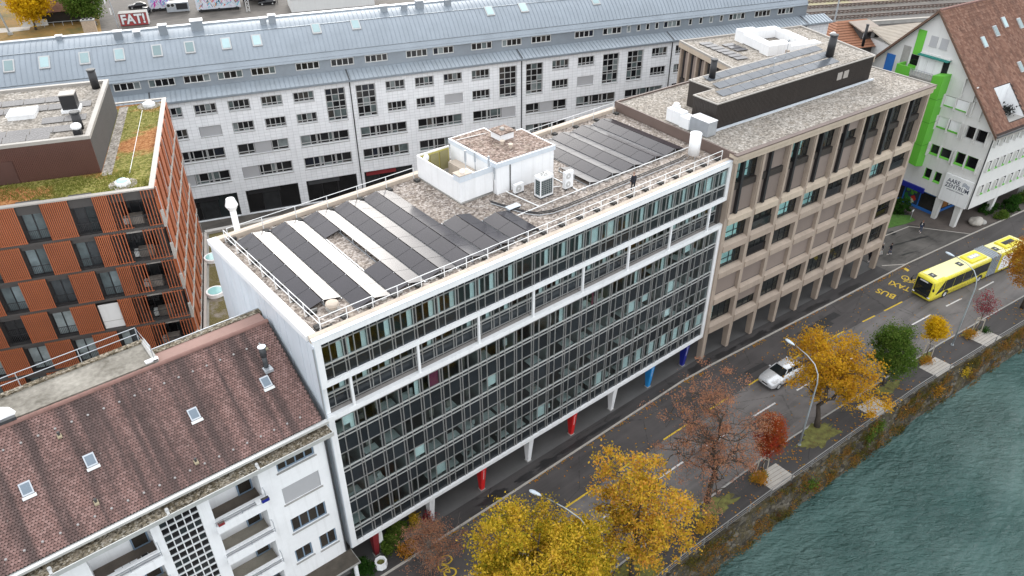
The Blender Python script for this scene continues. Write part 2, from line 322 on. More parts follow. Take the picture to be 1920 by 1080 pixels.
lf_bank = leafmat('bank plant leaves', [(0.15, 0.06, 0.03), (0.09, 0.065, 0.025), (0.10, 0.10, 0.02), (0.28, 0.13, 0.04), (0.16, 0.13, 0.03), (0.05, 0.045, 0.02)], 0.75, 0.35)

# ------------------------------------------------------------------ mesh helpers
class MB:
    def __init__(s, M=None): s.v = []; s.f = []; s.M = M
    def add(s, vs, fs):
        o = len(s.v); s.v += [tuple(s.M @ Vector(q)) if s.M else tuple(q) for q in vs]; s.f += [tuple(i + o for i in f) for f in fs]; return s
    def box(s, x0, x1, y0, y1, z0, z1):
        return s.add([(x0, y0, z0), (x1, y0, z0), (x1, y1, z0), (x0, y1, z0), (x0, y0, z1), (x1, y0, z1), (x1, y1, z1), (x0, y1, z1)],
                     [(0, 3, 2, 1), (4, 5, 6, 7), (0, 1, 5, 4), (1, 2, 6, 5), (2, 3, 7, 6), (3, 0, 4, 7)])
    def poly(s, pts): return s.add(pts, [tuple(range(len(pts)))])
    def prism(s, pts, z0, z1):
        n = len(pts)
        return s.add([(x, y, z0) for x, y in pts] + [(x, y, z1) for x, y in pts], [tuple(reversed(range(n))), tuple(range(n, 2 * n))] + [(i, (i + 1) % n, n + (i + 1) % n, n + i) for i in range(n)])
    def extr(s, prof, x0, x1):
        """profile of (y, z) points, closed, pulled along x"""
        n = len(prof)
        return s.add([(x0, y, z) for y, z in prof] + [(x1, y, z) for y, z in prof], [tuple(range(n)), tuple(reversed(range(n, 2 * n)))] + [(i, n + i, n + (i + 1) % n, (i + 1) % n) for i in range(n)])
    def cyl(s, p0, p1, r0, r1=None, n=10, caps=True):
        r1 = r0 if r1 is None else r1; p0 = Vector(p0); p1 = Vector(p1); d = (p1 - p0)
        if d.length < 1e-6: return s
        d.normalize(); a = d.orthogonal().normalized(); b = d.cross(a)
        vs = [p0 + (a * math.cos(t) + b * math.sin(t)) * r0 for t in (i * 2 * math.pi / n for i in range(n))] + [p1 + (a * math.cos(t) + b * math.sin(t)) * r1 for t in (i * 2 * math.pi / n for i in range(n))]
        fs = [(i, (i + 1) % n, n + (i + 1) % n, n + i) for i in range(n)]
        if caps: fs += [tuple(reversed(range(n))), tuple(range(n, 2 * n))]
        return s.add(vs, fs)
    def tube(s, path, rad, n=7):
        """bent tube with shared rings; rad is one radius or one for each point"""
        path = [Vector(q) for q in path]; m = len(path); rads = rad if isinstance(rad, (list, tuple)) else [rad] * m
        vs = []; a = None
        for i, q in enumerate(path):
            d = (path[min(i + 1, m - 1)] - path[max(i - 1, 0)]).normalized()
            a = d.orthogonal().normalized() if a is None else (a - d * a.dot(d)).normalized()
            b = d.cross(a); vs += [q + (a * math.cos(t) + b * math.sin(t)) * rads[i] for t in (k * 2 * math.pi / n for k in range(n))]
        fs = [(i * n + k, i * n + (k + 1) % n, (i + 1) * n + (k + 1) % n, (i + 1) * n + k) for i in range(m - 1) for k in range(n)]
        return s.add(vs, fs + [tuple(reversed(range(n))), tuple(range((m - 1) * n, m * n))])
    def loft(s, rings, close=True, caps=True):
        n = len(rings[0]); vs = [q for r in rings for q in r]; fs = []
        for i in range(len(rings) - 1):
            for k in range(n if close else n - 1): fs.append((i * n + k, i * n + (k + 1) % n, (i + 1) * n + (k + 1) % n, (i + 1) * n + k))
        if caps: fs += [tuple(reversed(range(n))), tuple(range((len(rings) - 1) * n, len(rings) * n))]
        return s.add(vs, fs)
    def ball(s, c, r, n=10, m=6):
        rx, ry, rz = r if isinstance(r, (tuple, list)) else (r, r, r)
        vs = [(c[0], c[1], c[2] - rz)]
        for i in range(1, m):
            t = -math.pi / 2 + math.pi * i / m
            vs += [(c[0] + rx * math.cos(t) * math.cos(k * 2 * math.pi / n), c[1] + ry * math.cos(t) * math.sin(k * 2 * math.pi / n), c[2] + rz * math.sin(t)) for k in range(n)]
        vs.append((c[0], c[1], c[2] + rz)); L = len(vs) - 1
        fs = [(0, 1 + (k + 1) % n, 1 + k) for k in range(n)]
        for i in range(m - 2): fs += [(1 + i * n + k, 1 + i * n + (k + 1) % n, 1 + (i + 1) * n + (k + 1) % n, 1 + (i + 1) * n + k) for k in range(n)]
        fs += [(L, 1 + (m - 2) * n + k, 1 + (m - 2) * n + (k + 1) % n) for k in range(n)]
        return s.add(vs, fs)
    def mesh(s, name, m, smooth=False):
        me = bpy.data.meshes.new(name); me.from_pydata(s.v, [], s.f); me.update()
        if m: me.materials.append(m)
        if smooth: me.polygons.foreach_set('use_smooth', [True] * len(me.polygons))
        return me
    def build(s, name, m, parent=None, smooth=False, loc=None, rz=0):
        return obj(name, s.mesh(name, m, smooth), parent, loc, rz)
def obj(name, me, parent=None, loc=None, rz=0):
    o = bpy.data.objects.new(name, me); COL.objects.link(o)
    if parent: o.parent = parent
    if loc: o.location = loc
    if rz: o.rotation_euler = (0, 0, rz)
    return o
def tag(o, label=None, cat=None, group=None, kind=None):
    if label: o['label'] = label
    if cat: o['category'] = cat
    if group: o['group'] = group
    if kind: o['kind'] = kind
    return o
def thing(name, label, cat, loc=(0, 0, 0), rz=0.0, group=None):
    o = bpy.data.objects.new(name, None); COL.objects.link(o); o.location = loc; o.rotation_euler = (0, 0, rz); o.empty_display_size = 0.3
    return tag(o, label, cat, group)
def struct(name, mb, m): return tag(mb.build(name, m), kind='structure')
_UC = {}
def bx(name, parent, m, x0, x1, y0, y1, z0, z1):
    """one box-shaped piece; all pieces of a material share one unit cube mesh"""
    if m.name not in _UC: _UC[m.name] = MB().box(-.5, .5, -.5, .5, -.5, .5).mesh('piece', m)
    o = bpy.data.objects.new(name, _UC[m.name]); COL.objects.link(o); o.parent = parent
    o.location = ((x0 + x1) / 2, (y0 + y1) / 2, (z0 + z1) / 2); o.scale = (abs(x1 - x0), abs(y1 - y0), abs(z1 - z0)); return o
def copy_tree(o, parent=None):
    c = o.copy(); COL.objects.link(c); c.parent = parent
    for ch in list(o.children): copy_tree(ch, c)
    return c
def facade(ops, x0, x1, z0, z1, depth, y=0.0):
    """wall front with real openings and their reveals; ops = (x0, x1, z0, z1)"""
    mb = MB(); xs = sorted({x0, x1, *[q for o in ops for q in o[:2]]}); zs = sorted({z0, z1, *[q for o in ops for q in o[2:4]]})
    xs = [q for q in xs if x0 <= q <= x1]; zs = [q for q in zs if z0 <= q <= z1]
    for j in range(len(zs) - 1):
        zc = (zs[j] + zs[j + 1]) / 2; i = 0
        while i < len(xs) - 1:
            free = lambda i: not any(o[0] < (xs[i] + xs[i + 1]) / 2 < o[1] and o[2] < zc < o[3] for o in ops)
            if not free(i): i += 1; continue
            k = i
            while k + 1 < len(xs) - 1 and free(k + 1): k += 1
            mb.poly([(xs[i], y, zs[j]), (xs[k + 1], y, zs[j]), (xs[k + 1], y, zs[j + 1]), (xs[i], y, zs[j + 1])]); i = k + 1
    for a, b, c, d in (o[:4] for o in ops):
        e = y + depth
        mb.poly([(a, y, c), (a, e, c), (b, e, c), (b, y, c)]); mb.poly([(a, y, d), (b, y, d), (b, e, d), (a, e, d)])
        mb.poly([(a, y, c), (a, y, d), (a, e, d), (a, e, c)]); mb.poly([(b, y, c), (b, e, c), (b, e, d), (b, y, d)])
    return mb
_WF = {}
def window(parent, x0, x1, z0, z1, y, cols, rows, fm, pm, t=0.07, name='window', d=0.08, openp=None):
    """a window = its frame (mesh) with one child for each pane; cols and rows are split fractions"""
    w_, h = x1 - x0, z1 - z0; key = (round(w_, 2), round(h, 2), tuple(cols), tuple(rows), fm.name, t)
    cx = [0, *cols, 1]; rx = [0, *rows, 1]
    if key not in _WF:
        mb = MB()
        for c in cx: a = min(max(c * w_ - t / 2, 0), w_ - t); mb.box(a, a + t, 0, d, 0, h)
        for r in rx: a = min(max(r * h - t / 2, 0), h - t); mb.box(0, w_, 0.005, d - 0.005, a, a + t)
        _WF[key] = mb.mesh('window', fm)
    o = obj(name, _WF[key], parent, (x0, y, z0))
    for i in range(len(cx) - 1):
        for j in range(len(rx) - 1):
            p = pm(i, j) if callable(pm) else pm
            bx('pane', o, p, cx[i] * w_ + t * .3, cx[i + 1] * w_ - t * .3, d * .45, d * .45 + 0.02, rx[j] * h + t * .3, rx[j + 1] * h - t * .3)
    return o
def text_mb(s, size, M, font_scale_x=1.0, bold=0.0, depth=0.0):
    cu = bpy.data.curves.new('txt', 'FONT'); cu.body = s; cu.size = size; cu.align_x = 'CENTER'; cu.align_y = 'CENTER'; cu.offset = bold; cu.extrude = depth; cu.resolution_u = 3
    o = bpy.data.objects.new('txt', cu); COL.objects.link(o)
    bpy.context.view_layer.update()
    me = o.evaluated_get(bpy.context.evaluated_depsgraph_get()).to_mesh()
    mb = MB(M); mb.add([(v.co.x * font_scale_x, v.co.y, v.co.z) for v in me.vertices], [tuple(p.vertices) for p in me.polygons])
    o.evaluated_get(bpy.context.evaluated_depsgraph_get()).to_mesh_clear(); bpy.data.objects.remove(o); bpy.data.curves.remove(cu)
    return mb
def basis(o, ex, ey): ex = Vector(ex).normalized(); ey = Vector(ey).normalized(); ez = ex.cross(ey); o = Vector(o); return Matrix(((ex.x, ey.x, ez.x, o.x), (ex.y, ey.y, ez.y, o.y), (ex.z, ey.z, ez.z, o.z), (0, 0, 0, 1)))

# ================================================================== SETTING
KERB = [(-90, -1.6), (0, -1.6), (12.9, -1.55), (37.5, -1.25), (42, -1.5), (77.2, -4.52), (91.1, -6.21), (112, -9.0), (200, -24)]
EDGE = [(-90, -12.4), (20, -12.5), (39.2, -12.95), (64.3, -14.95), (85, -17.3), (112, -20.9), (200, -36)]
BANK = [(-90, -15.4), (21, -15.6), (32.5, -16.1), (44, -16.75), (54.7, -17.35), (74.2, -19.4), (95, -22.6), (120, -27), (200, -43)]
def yat(line, x):
    for (a, b), (c, d) in zip(line, line[1:]):
        if a <= x <= c: return b + (d - b) * (x - a) / (c - a)
    return line[-1][1]
def xs_of(*lines, x0=-90, x1=200): return sorted({x for l in lines for x, _ in l if x0 < x < x1} | {x0, x1})
def strip_mb(top, bot, z0, z1, x0, x1, dt=0.0, db=0.0):
    """slab between two plan lines with a skirt down to z0"""
    xs = xs_of(top, bot, x0=x0, x1=x1); mb = MB(); a = [(x, yat(top, x) + dt) for x in xs]; b = [(x, yat(bot, x) + db) for x in xs]; n = len(xs)
    vs = [(x, y, z1) for x, y in a] + [(x, y, z1) for x, y in b] + [(x, y, z0) for x, y in a] + [(x, y, z0) for x, y in b]
    fs = []
    for i in range(n - 1):
        fs += [(n + i, n + i + 1, i + 1, i), (3 * n + i, 3 * n + i + 1, n + i + 1, n + i), (i, i + 1, 2 * n + i + 1, 2 * n + i)]
    fs += [(0, 2 * n, 3 * n, n), (n - 1, 2 * n - 1, 4 * n - 1, 3 * n - 1)]
    return mb.add(vs, fs)
FAR = [(-90, 9.0), (200, 9.0)]
mb = MB(); xs = xs_of(BANK); n = len(xs)
mb.add([(x, yat(BANK, x), -0.03) for x in xs] + [(x, 12, -0.03) for x in xs], [(i, i + 1, n + i + 1, n + i) for i in range(n - 1)])
mb.poly([(-600, 12, -0.03), (900, 12, -0.03), (900, 1200, -0.03), (-600, 1200, -0.03)]); mb.poly([(-600, -15.4, -0.03), (-90, -15.4, -0.03), (-90, 12, -0.03), (-600, 12, -0.03)]); mb.poly([(200, -43, -0.03), (900, -180, -0.03), (900, 12, -0.03), (200, 12, -0.03)])
struct('ground', mb, yard_m)
LANE = [(-90, -5.6), (36, -5.65), (45, -5.98), (61.3, -7.42), (68.6, -8.27), (91, -11.2), (112, -14.2), (200, -28.5)]
struct('bus_lane', strip_mb(KERB, LANE, -0.02, 0.0, -90, 200), busl_m)
struct('road', strip_mb(LANE, EDGE, -0.02, 0.0005, -90, 200), road_m)
for i, (x, y) in enumerate(((24.0, -4.1), (33.5, -10.6), (50.0, -7.6), (63.0, -12.6), (58.5, -3.9), (15.0, -9.8))): tag(MB().cyl((x, y, .001), (x, y, .006), .34, .33, 20).build('manhole_cover', mat('cast iron cover', (.05, .045, .042), .6, .3, 4)), kind='structure')
struct('pavement', strip_mb([(-90, 7.5), (73.5, 7.5)], KERB, -0.02, 0.10, -90, 73.5, 0, 0.16), walk_m)
struct('arcade_floor', MB().poly([(-0.4, 0.12, 0.106), (41.4, 0.12, 0.106), (73.2, -2.25, 0.106), (73.2, 7.4, 0.106), (-0.4, 7.4, 0.106)]), arc_m)
struct('plaza', strip_mb([(73.5, 60), (200, 60)], KERB, -0.02, 0.012, 73.5, 200, 0, 0.16), plaza_m)
struct('kerb', strip_mb(KERB, KERB, -0.02, 0.115, -90, 200, 0.155, 0), stonep)
struct('riverside_walk', strip_mb(EDGE, BANK, -0.02, 0.10, -90, 200, -0.16, 0.25), walk_m)
struct('river_kerb', strip_mb(EDGE, EDGE, -0.02, 0.115, -90, 200, 0, -0.155), conc)
struct('river', MB().poly([(-600, -600, -2.5), (900, -600, -2.5), (900, 5, -2.5), (-600, 5, -2.5)]), water_m)
struct('railway_ballast', MB().poly([(140, 101, 0.02), (280, 20, 0.02), (300, 40, 0.02), (330, 130, 0.02), (200, 190, 0.02), (150, 150, 0.02)]), ballast_m)

# river wall: battered rough stone, built of uneven courses
rw = thing('river_wall', 'battered mossy stone river wall below the railing', 'wall')
mb = MB(); xs = [-40 + 0.5 * i for i in range(330)]; zs = [0.06, -0.35, -0.8, -1.25, -1.7, -2.15, -2.75]; n = len(zs)
for x in xs:
    for j, z in enumerate(zs):
        k = noise.noise((x * 0.9, z * 1.7, 3.1)) * 0.16 + noise.noise((x * 0.25, z, 9)) * 0.12
        mb.v.append((x, yat(BANK, x) + 0.0 - j / (n - 1) * 1.1 + k, z))
for i in range(len(xs) - 1):
    for j in range(n - 1): mb.f.append((i * n + j, i * n + j + 1, (i + 1) * n + j + 1, (i + 1) * n + j))
mb.build('stone_face', stone_m, rw)
strip_mb(BANK, BANK, -0.3, 0.13, -40, 120, 0.22, -0.1).build('coping', stone_m, rw)

# railing along the river
rail = thing('river_railing', 'long grey metal railing on posts along the river edge', 'railing')
x = -14.0
while x < 100:
    y = yat(BANK, x) + 0.08; bx('post', rail, railg, x - .035, x + .035, y - .05, y + .05, 0.1, 1.02); x += 2.85
xs = [x for x in range(-20, 101, 2)]
for z, r in ((1.03, .042), (0.66, .02), (0.38, .02)):
    MB().tube([(x, yat(BANK, x) + 0.08, z) for x in xs], r, 6).build('handrail' if z > 1 else 'lower_rail', railg, rail)

# leaf clumps over the river wall
def leafcloud(mb, pts, size, up=0.5, jit=0.35, R=rnd):
    for p in pts:
        s = size * R.uniform(1 - jit, 1 + jit)
        nrm = Vector((R.gauss(0, 1), R.gauss(0, 1), R.gauss(0, 1) + up)).normalized(); a = nrm.orthogonal().normalized(); b = nrm.cross(a); t = R.uniform(0, 6.28)
        a, b = a * math.cos(t) + b * math.sin(t), b * math.cos(t) - a * math.sin(t); p = Vector(p)
        o = len(mb.v); mb.v += [tuple(p - a * s * .5), tuple(p + b * s * .32 + nrm * s * .08), tuple(p + a * s * .5), tuple(p - b * s * .32 + nrm * s * .08)]; mb.f.append((o, o + 1, o + 2, o + 3))
    return mb
R2 = random.Random(5); mb = MB()
for k in range(1350):
    x = R2.uniform(2, 90); f = R2.random() ** 1.3; den = noise.noise((x * 0.35, f * 2, 1)) + 0.35
    if den < R2.random() * 0.7: continue
    c = (x, yat(BANK, x) - 1.1 * f - 0.12, 0.1 - 2.7 * f); r = R2.uniform(0.15, 0.5)
    leafcloud(mb, [(c[0] + R2.gauss(0, r), c[1] - abs(R2.gauss(0, r * .35)), c[2] + R2.gauss(0, r * .6)) for _ in range(int(46 * r / 0.35))], 0.13, 0.4, R=R2)
tag(mb.build('wall_plants', lf_bank), 'rusty brown and olive plants hanging over the river wall', 'plants', kind='stuff')
for n_, (x, f, m_) in enumerate(((46.5, 0.15, lf_g), (45.6, .3, lf_g), (47.6, .18, lf_g), (36.5, .45, lf_g), (62.5, .3, lf_yg), (57.5, .35, lf_or))):
    mb = MB(); c = (x, yat(BANK, x) - 1.1 * f - .25, .1 - 2.5 * f)
    leafcloud(mb, [(c[0] + R2.gauss(0, .38), c[1] + R2.gauss(0, .2), c[2] + R2.gauss(0, .3)) for _ in range(260)], .17, .8, R=R2)
    MB
    tag(mb.build('wall_shrub', m_), ['bright green bush at the railing, lower one of a pair', 'bright green bush right of a pair at the railing', 'small green bush highest of three under the railing', 'lone green bush low on the river wall below the small red tree', 'yellow green bush on the river wall below the small golden tree', 'orange bush on the river wall below the dark green tree'][n_], 'bush', 'bushes growing on the river wall')

# fallen leaves
mb = MB(); R3 = random.Random(9)
pts = []
for _ in range(900):
    x = R3.uniform(5, 80); pts.append((x, yat(KERB, x) - abs(R3.gauss(0, .22)) - .02, .012)) if noise.noise((x * .3, 0, 0)) + .25 > R3.random() * .6 else None
for _ in range(1500):
    x = R3.uniform(10, 85); y = yat(EDGE, x) - R3.uniform(.2, 3.2); pts.append((x, y, .112)) if noise.noise((x * .2, y * .2, 4)) + .3 > R3.random() * .8 else None
for _ in range(500): x = R3.uniform(5, 95); pts.append((x, R3.uniform(yat(EDGE, x), yat(KERB, x)), .012))
for p in pts:
    s = R3.uniform(.06, .13); t = R3.uniform(0, 6.3); o = len(mb.v); c_, s_ = math.cos(t) * s, math.sin(t) * s; z = p[2]
    mb.v += [(p[0] - c_, p[1] - s_, z), (p[0] + s_ * .7, p[1] - c_ * .7, z + .015), (p[0] + c_, p[1] + s_, z), (p[0] - s_ * .7, p[1] + c_ * .7, z + .02)]; mb.f.append((o, o + 1, o + 2, o + 3))
tag(mb.build('fallen_leaves', lf_or), 'orange and brown leaves scattered over road and walkway', 'leaves', kind='stuff')

# road markings: sheets 4 mm above the road
def ribbon(name, a, b, wd, m, z=0.004):
    a = Vector((*a, z)); b = Vector((*b, z)); d = (b - a).normalized(); nn = Vector((-d.y, d.x, 0)) * wd / 2
    return tag(MB().poly([a - nn, b - nn, b + nn, a + nn]).build(name, m), kind='structure')
for a, b in (((10.9, -5.6), (13.9, -5.6)), ((17.1, -5.59), (20.0, -5.61)), ((23.4, -5.56), (26.5, -5.56)), ((29.62, -5.53), (32.9, -5.6)), ((36.04, -5.63), (39.14, -5.71)), ((42.26, -5.87), (45.2, -5.98)), ((48.6, -6.2), (51.7, -6.45)), ((55.0, -6.75), (58.0, -7.05)), ((61.3, -7.42), (63.5, -7.70)), ((65.2, -7.88), (68.6, -8.27))): ribbon('yellow_lane_dash', a, b, .17, yel)
for a, b in (((6.0, -8.4), (9.2, -8.4)), ((12.4, -8.42), (15.5, -8.42)), ((18.8, -8.44), (21.9, -8.44)), ((25.6, -8.45), (28.9, -8.52)), ((32.1, -8.62), (34.9, -8.8)), ((38.76, -8.96), (42.1, -9.17)), ((45.36, -9.45), (48.66, -9.71)), ((51.9, -10.0), (55.1, -10.28)), ((58.41, -10.58), (61.86, -10.94)), ((65.1, -11.29), (68.65, -11.67)), ((71.7, -12.0), (74.7, -12.4)), ((78.2, -12.85), (81.4, -13.2)), ((84.9, -13.6), (88.1, -14.0)), ((91.5, -14.4), (94.7, -14.85))): ribbon('white_lane_dash', a, b, .17, wht)
def roadtext(s, c, size, sx):
    return tag(text_mb(s, size, basis((*c, 0.005), (-.13, 1, 0), (-1, -.13, 0)), sx, 0.02).build('road_lettering', yel), kind='structure')
roadtext('BUS', (68.75, -6.15), 1.55, 0.85); roadtext('TAXI', (71.6, -6.35), 1.55, 0.72)
def bike(c, k, ex, ey):
    mb = MB(basis((*c, .005), ex, ey))
    for x in (-.62, .62):
        for i in range(14):
            a0, a1 = i * 2 * math.pi / 14, (i + 1) * 2 * math.pi / 14
            mb.poly([(x + q * math.cos(a), r * 0 + q * math.sin(a) * 1.2, 0) for q, a, r in ((.46, a0, 0), (.46, a1, 0), (.34, a1, 0), (.34, a0, 0))])
    for a, b in (((-.62, 0), (-.2, .75)), ((-.2, .75), (.45, .75)), ((.45, .75), (0, 0)), ((0, 0), (-.2, .75)), ((.62, 0), (.4, .95)), ((.25, .98), (.55, .98)), ((0, 0), (-.62, 0))):
        d = Vector((b[0] - a[0], b[1] - a[1])).normalized() * .05; mb.poly([(a[0] + d.y, a[1] - d.x, 0), (b[0] + d.y, b[1] - d.x, 0), (b[0] - d.y, b[1] + d.x, 0), (a[0] - d.y, a[1] + d.x, 0)])
    tag(mb.build('bicycle_marking', yel), kind='structure')
bike((73.9, -6.5), 1, (-.13, 1, 0), (-1, -.13, 0)); bike((5.9, -4.0), 1, (.35, 1, 0), (-1, .35, 0))
tag(MB().poly([(75.4, -5.35, .005), (75.9, -5.35, .005), (76.1, -4.7, .005), (75.6, -4.7, .005)]).build('yellow_edge_mark', yel), kind='structure')
# asphalt repairs and wet stains as flat sheets with shapes of their own
patch_m = mat('fresh asphalt patch', (0.026, 0.024, 0.024), 0.7, 0.25, 2)
def blob(cx, cy, rx, ry, z, m, name, seed, n=44, rot=0.0):
    pts = []
    for i in range(n):
        a = i * 2 * math.pi / n; k = 1 + .6 * noise.noise((math.cos(a) * 1.6 + seed, math.sin(a) * 1.6, seed)) + .45 * noise.noise((math.cos(a) * 5, math.sin(a) * 5, seed)); x, y = rx * k * math.cos(a), ry * k * math.sin(a)
        pts.append((cx + x * math.cos(rot) - y * math.sin(rot), cy + x * math.sin(rot) + y * math.cos(rot), z))
    tag(MB().poly(pts).build(name, m), kind='structure')
for i, (a, b, c, d) in enumerate(((53.5, -3.9, 56.8, -4.6), (57.0, -4.0, 60.5, -4.9), (55.5, -4.7, 58.5, -5.3), (43.5, -4.3, 46.5, -4.9))):
    mb = MB().poly([(a, b, .0042 + i * .0004), (c, b - .28, .0042 + i * .0004), (c, d - .28, .0042 + i * .0004), (a, d, .0042 + i * .0004)]); tag(mb.build('asphalt_repair', patch_m), kind='structure')
stain_m = mat('wet pavement stain', (0.024, 0.0225, 0.0225), 0.45, 0.2, 2)
for i, (x, rx, ry) in enumerate(((13.2, 1.7, .42), (16.6, 1.3, .30), (19.3, 1.5, .34), (22.6, 1.8, .28), (26.5, 2.2, .24), (40.4, 1.6, .34), (44.5, 1.8, .3), (49.5, 2.2, .36), (54, 2, .3), (60, 2.2, .3), (66, 2.2, .32))):
    blob(x, yat(KERB, x) + .62, rx, ry, .1065 + .0002 * i, stain_m, 'wet_stain', i * 3.7, rot=-.04 if x < 42 else -.09)
for i, (x, y, rx, ry) in enumerate(((84.5, -2.2, 2.2, .16), (81, -1.2, 2.0, .12), (79.6, -3.2, 1.6, .12), (83.0, .8, .6, .45))): blob(x, y, rx, ry, .0165 + .0003 * i, stain_m, 'plaza_stain', i * 5.1, rot=-.3)
# pale joint lines of the plaza
for a, b in (((74.2, -2.6), (76.9, -4.35)), ((78.2, 1.6), (86.6, .3)), ((86.6, .3), (91.0, -6.0))): ribbon('paving_line', a, b, .16, stonep, .02)
# stone slabs and planting beds on the riverside walk
for (x0, x1, nm) in ((32.3, 35.2, 'a'), (58.3, 61.3, 'b'), (67.4, 70.4, 'c'), (47.6, 50.4, 'd')):
    ya = yat(EDGE, (x0 + x1) / 2) - .9; yb = yat(BANK, (x0 + x1) / 2) + .35
    for k in range(6):
        q0 = ya + (yb - ya) * k / 6; q1 = ya + (yb - ya) * (k + 1) / 6 - .02 * (-1)
        tag(MB().prism([(x0, q0), (x1, q0 - .3), (x1, q1 - .29), (x0, q1 + .01)], .09, .122 + .002 * (k % 2)).build('paving_slab', stonep), kind='structure')
for i, (x, y, rx, ry) in enumerate(((41.6, -14.5, 2.6, .95), (27.2, -13.7, 2.2, .8), (16.5, -13.9, 2.3, .9), (5.0, -13.9, 2.4, .9), (53.0, -15.2, 1.6, .6), (60.3, -15.2, 1.3, .5), (68.6, -16.2, 1.3, .5), (32.8, -13.9, 1.0, .5))):
    blob(x, y, rx, ry, .125 + .0005 * i, earth_m, 'planting_bed', i * 2.3, rot=-.06)

# ================================================================== GLASS OFFICE BLOCK (centre)
ob = thing('office_block', 'long white framed office block with dark glass curtain wall and solar roof', 'building')
C0, PITCH = 2.065, 1.773
BAYS = []
for i in range(23):
    a = .45 if i == 0 else C0 + PITCH * (i - 1) + .115; b = C0 + PITCH * i - .115 if i < 22 else 41.1
    BAYS.append((a, a + .57, b))
# white frames
for x0, x1, z0, z1, nm in ((0, 41.6, 22.67, 23.12, 'frame_beam'), (0, 41.6, 19.17, 19.57, 'frame_beam'), (0, .44, 19.57, 22.67, 'frame_post'), (41.1, 41.6, 19.57, 22.67, 'frame_post'),
                           (0, 41.6, 16.23, 16.64, 'frame_beam'), (0, 41.6, 3.08, 3.44, 'frame_beam'), (0, .44, 3.44, 16.23, 'frame_post'), (41.12, 41.6, 3.44, 16.23, 'frame_post')):
    bx(nm, ob, white, x0, x1, 0.0, .36, z0, z1)
# structure behind: slabs, cross walls, back
slabs = [(3.25, 3.62), (6.45, 6.75), (9.65, 9.97), (12.87, 13.2), (16.1, 16.45), (19.3, 19.6)]
for z0, z1 in slabs: bx('floor_slab', ob, ifloor, .06, 41.5, .37 if z1 != 16.45 else .37, 16.1, z0, z1)
bx('corridor_wall', ob, interior, .1, 41.5, 5.4, 5.5, 3.6, 22.3)
for k in range(12):
    x = C0 + PITCH * 2 * k; bx('partition_wall', ob, interior, x - .05, x + .05, .45, 5.4, 3.63, 16.08)
MB().prism([(0.02, .37), (41.55, .37), (42.8, 16.28), (-.3, 16.28)], 22.25, 22.78).build('roof_slab', conc, ob)
MB().poly([(.5, .55, 22.85), (41.8, .55, 22.85), (42.85, 16.0, 22.85), (.1, 16.0, 22.85)]).build('roof_gravel', grav, ob)
MB().prism([(.0, 16.1), (42.8, 16.1), (42.84, 16.3), (-.33, 16.3)], 0.1, 22.24).build('back_wall', whitew, ob)
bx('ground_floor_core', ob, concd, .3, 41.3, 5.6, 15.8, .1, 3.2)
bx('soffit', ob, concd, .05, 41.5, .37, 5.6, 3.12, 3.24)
for k in range(14):
    bx('shop_window', ob, glassK, .6 + k * 2.9, .6 + k * 2.9 + 2.7, 5.5, 5.58, .35, 2.9)
# copings
MB().prism([(-.06, -.03), (41.62, -.03), (41.62, .34), (-.06, .34)], 23.12, 23.17).build('zinc_flashing', zincp, ob)
MB().prism([(-.05, .345), (41.6, .345), (41.62, .72), (.0, .72)], 22.79, 23.2).build('coping', coping, ob)
MB().prism([(-.14, .73), (.52, .73), (.2, 16.35), (-.5, 16.35)], 22.79, 23.21).build('coping', white, ob)
MB().prism([(.21, 15.78), (42.6, 15.78), (42.62, 16.35), (.2, 16.35)], 22.79, 23.2).build('coping', coping, ob)
# left end wall of narrow upright zinc panels
NP = 16
for k in range(NP):
    y0 = .02 + (16.26) * k / NP; y1 = .02 + 16.26 * (k + 1) / NP - .018; xa = -.06 - .33 * y0 / 16.3; xb = -.06 - .33 * y1 / 16.3; d = .012 * (k % 3)
    MB().prism([(xa - d, y0), (.02, y0), (.02, y1), (xb - d, y1)], 3.1, 22.72).build('wall_panel', zincp, ob)
bx('downpipe', ob, galv, -.16, -.07, -.02, .06, 3.2, 22.6)
# curtain wall
def curtain(y, rows, z0, z1, skip_top=False):
    """rows: (kind, z0, z1); kinds pane / spandrel / transom_panel"""
    for (a, s, b) in BAYS:
        for kind, p, q in rows:
            m = glass_m if kind == 'window_pane' else spand
            for u, v in ((a, s), (s, b)): bx(kind, ob, m, u + .02, v - .02, y, y + .03, p, q)
        for u in (a, s, b): bx('mullion', ob, alu, u - .026, u + .026, y - .075, y + .035, z0, z1)
    for i in range(22): bx('filler_strip', ob, strip, BAYS[i][2] + .026, BAYS[i + 1][0] - .026, y + .005, y + .035, z0, z1)
def rails(y, zs, m, t=.055, out=.055):
    for z in zs: bx('transom', ob, m, .44, 41.1, y - out, y + .03, z - t / 2, z + t / 2)
yg = .2
curtain(yg, [('transom_panel', 22.34, 22.67), ('window_pane', 20.88, 22.32), ('spandrel_panel', 19.57, 20.86)], 19.57, 22.67)
rails(yg, (22.33,), alu); rails(yg, (20.88,), sill, .075, .1); rails(yg, (20.54,), alu)
curtain(.78, [('window_pane', 17.95, 19.28), ('spandrel_panel', 16.66, 17.93)], 16.66, 19.28)
rails(.78, (17.95,), sill, .075, .1); rails(.78, (17.62, 16.72), alu)
low = [('transom_panel', 16.05, 16.23)]
for t_, b_ in ((16.04, 14.58), (12.8, 11.33), (9.57, 8.16), (6.47, 4.89)): low.append(('window_pane', b_, t_))
for t_, b_ in ((14.56, 12.82), (11.31, 9.59), (8.14, 6.49), (4.87, 3.45)): low.append(('spandrel_panel', b_, t_))
curtain(yg, low, 3.44, 16.23)
rails(yg, (16.04, 12.8, 9.57, 6.47), alu); rails(yg, (14.6, 11.35, 8.17, 4.9), sill, .08, .08); rails(yg, (14.27, 10.99, 7.78, 4.55), sill, .05, .07)
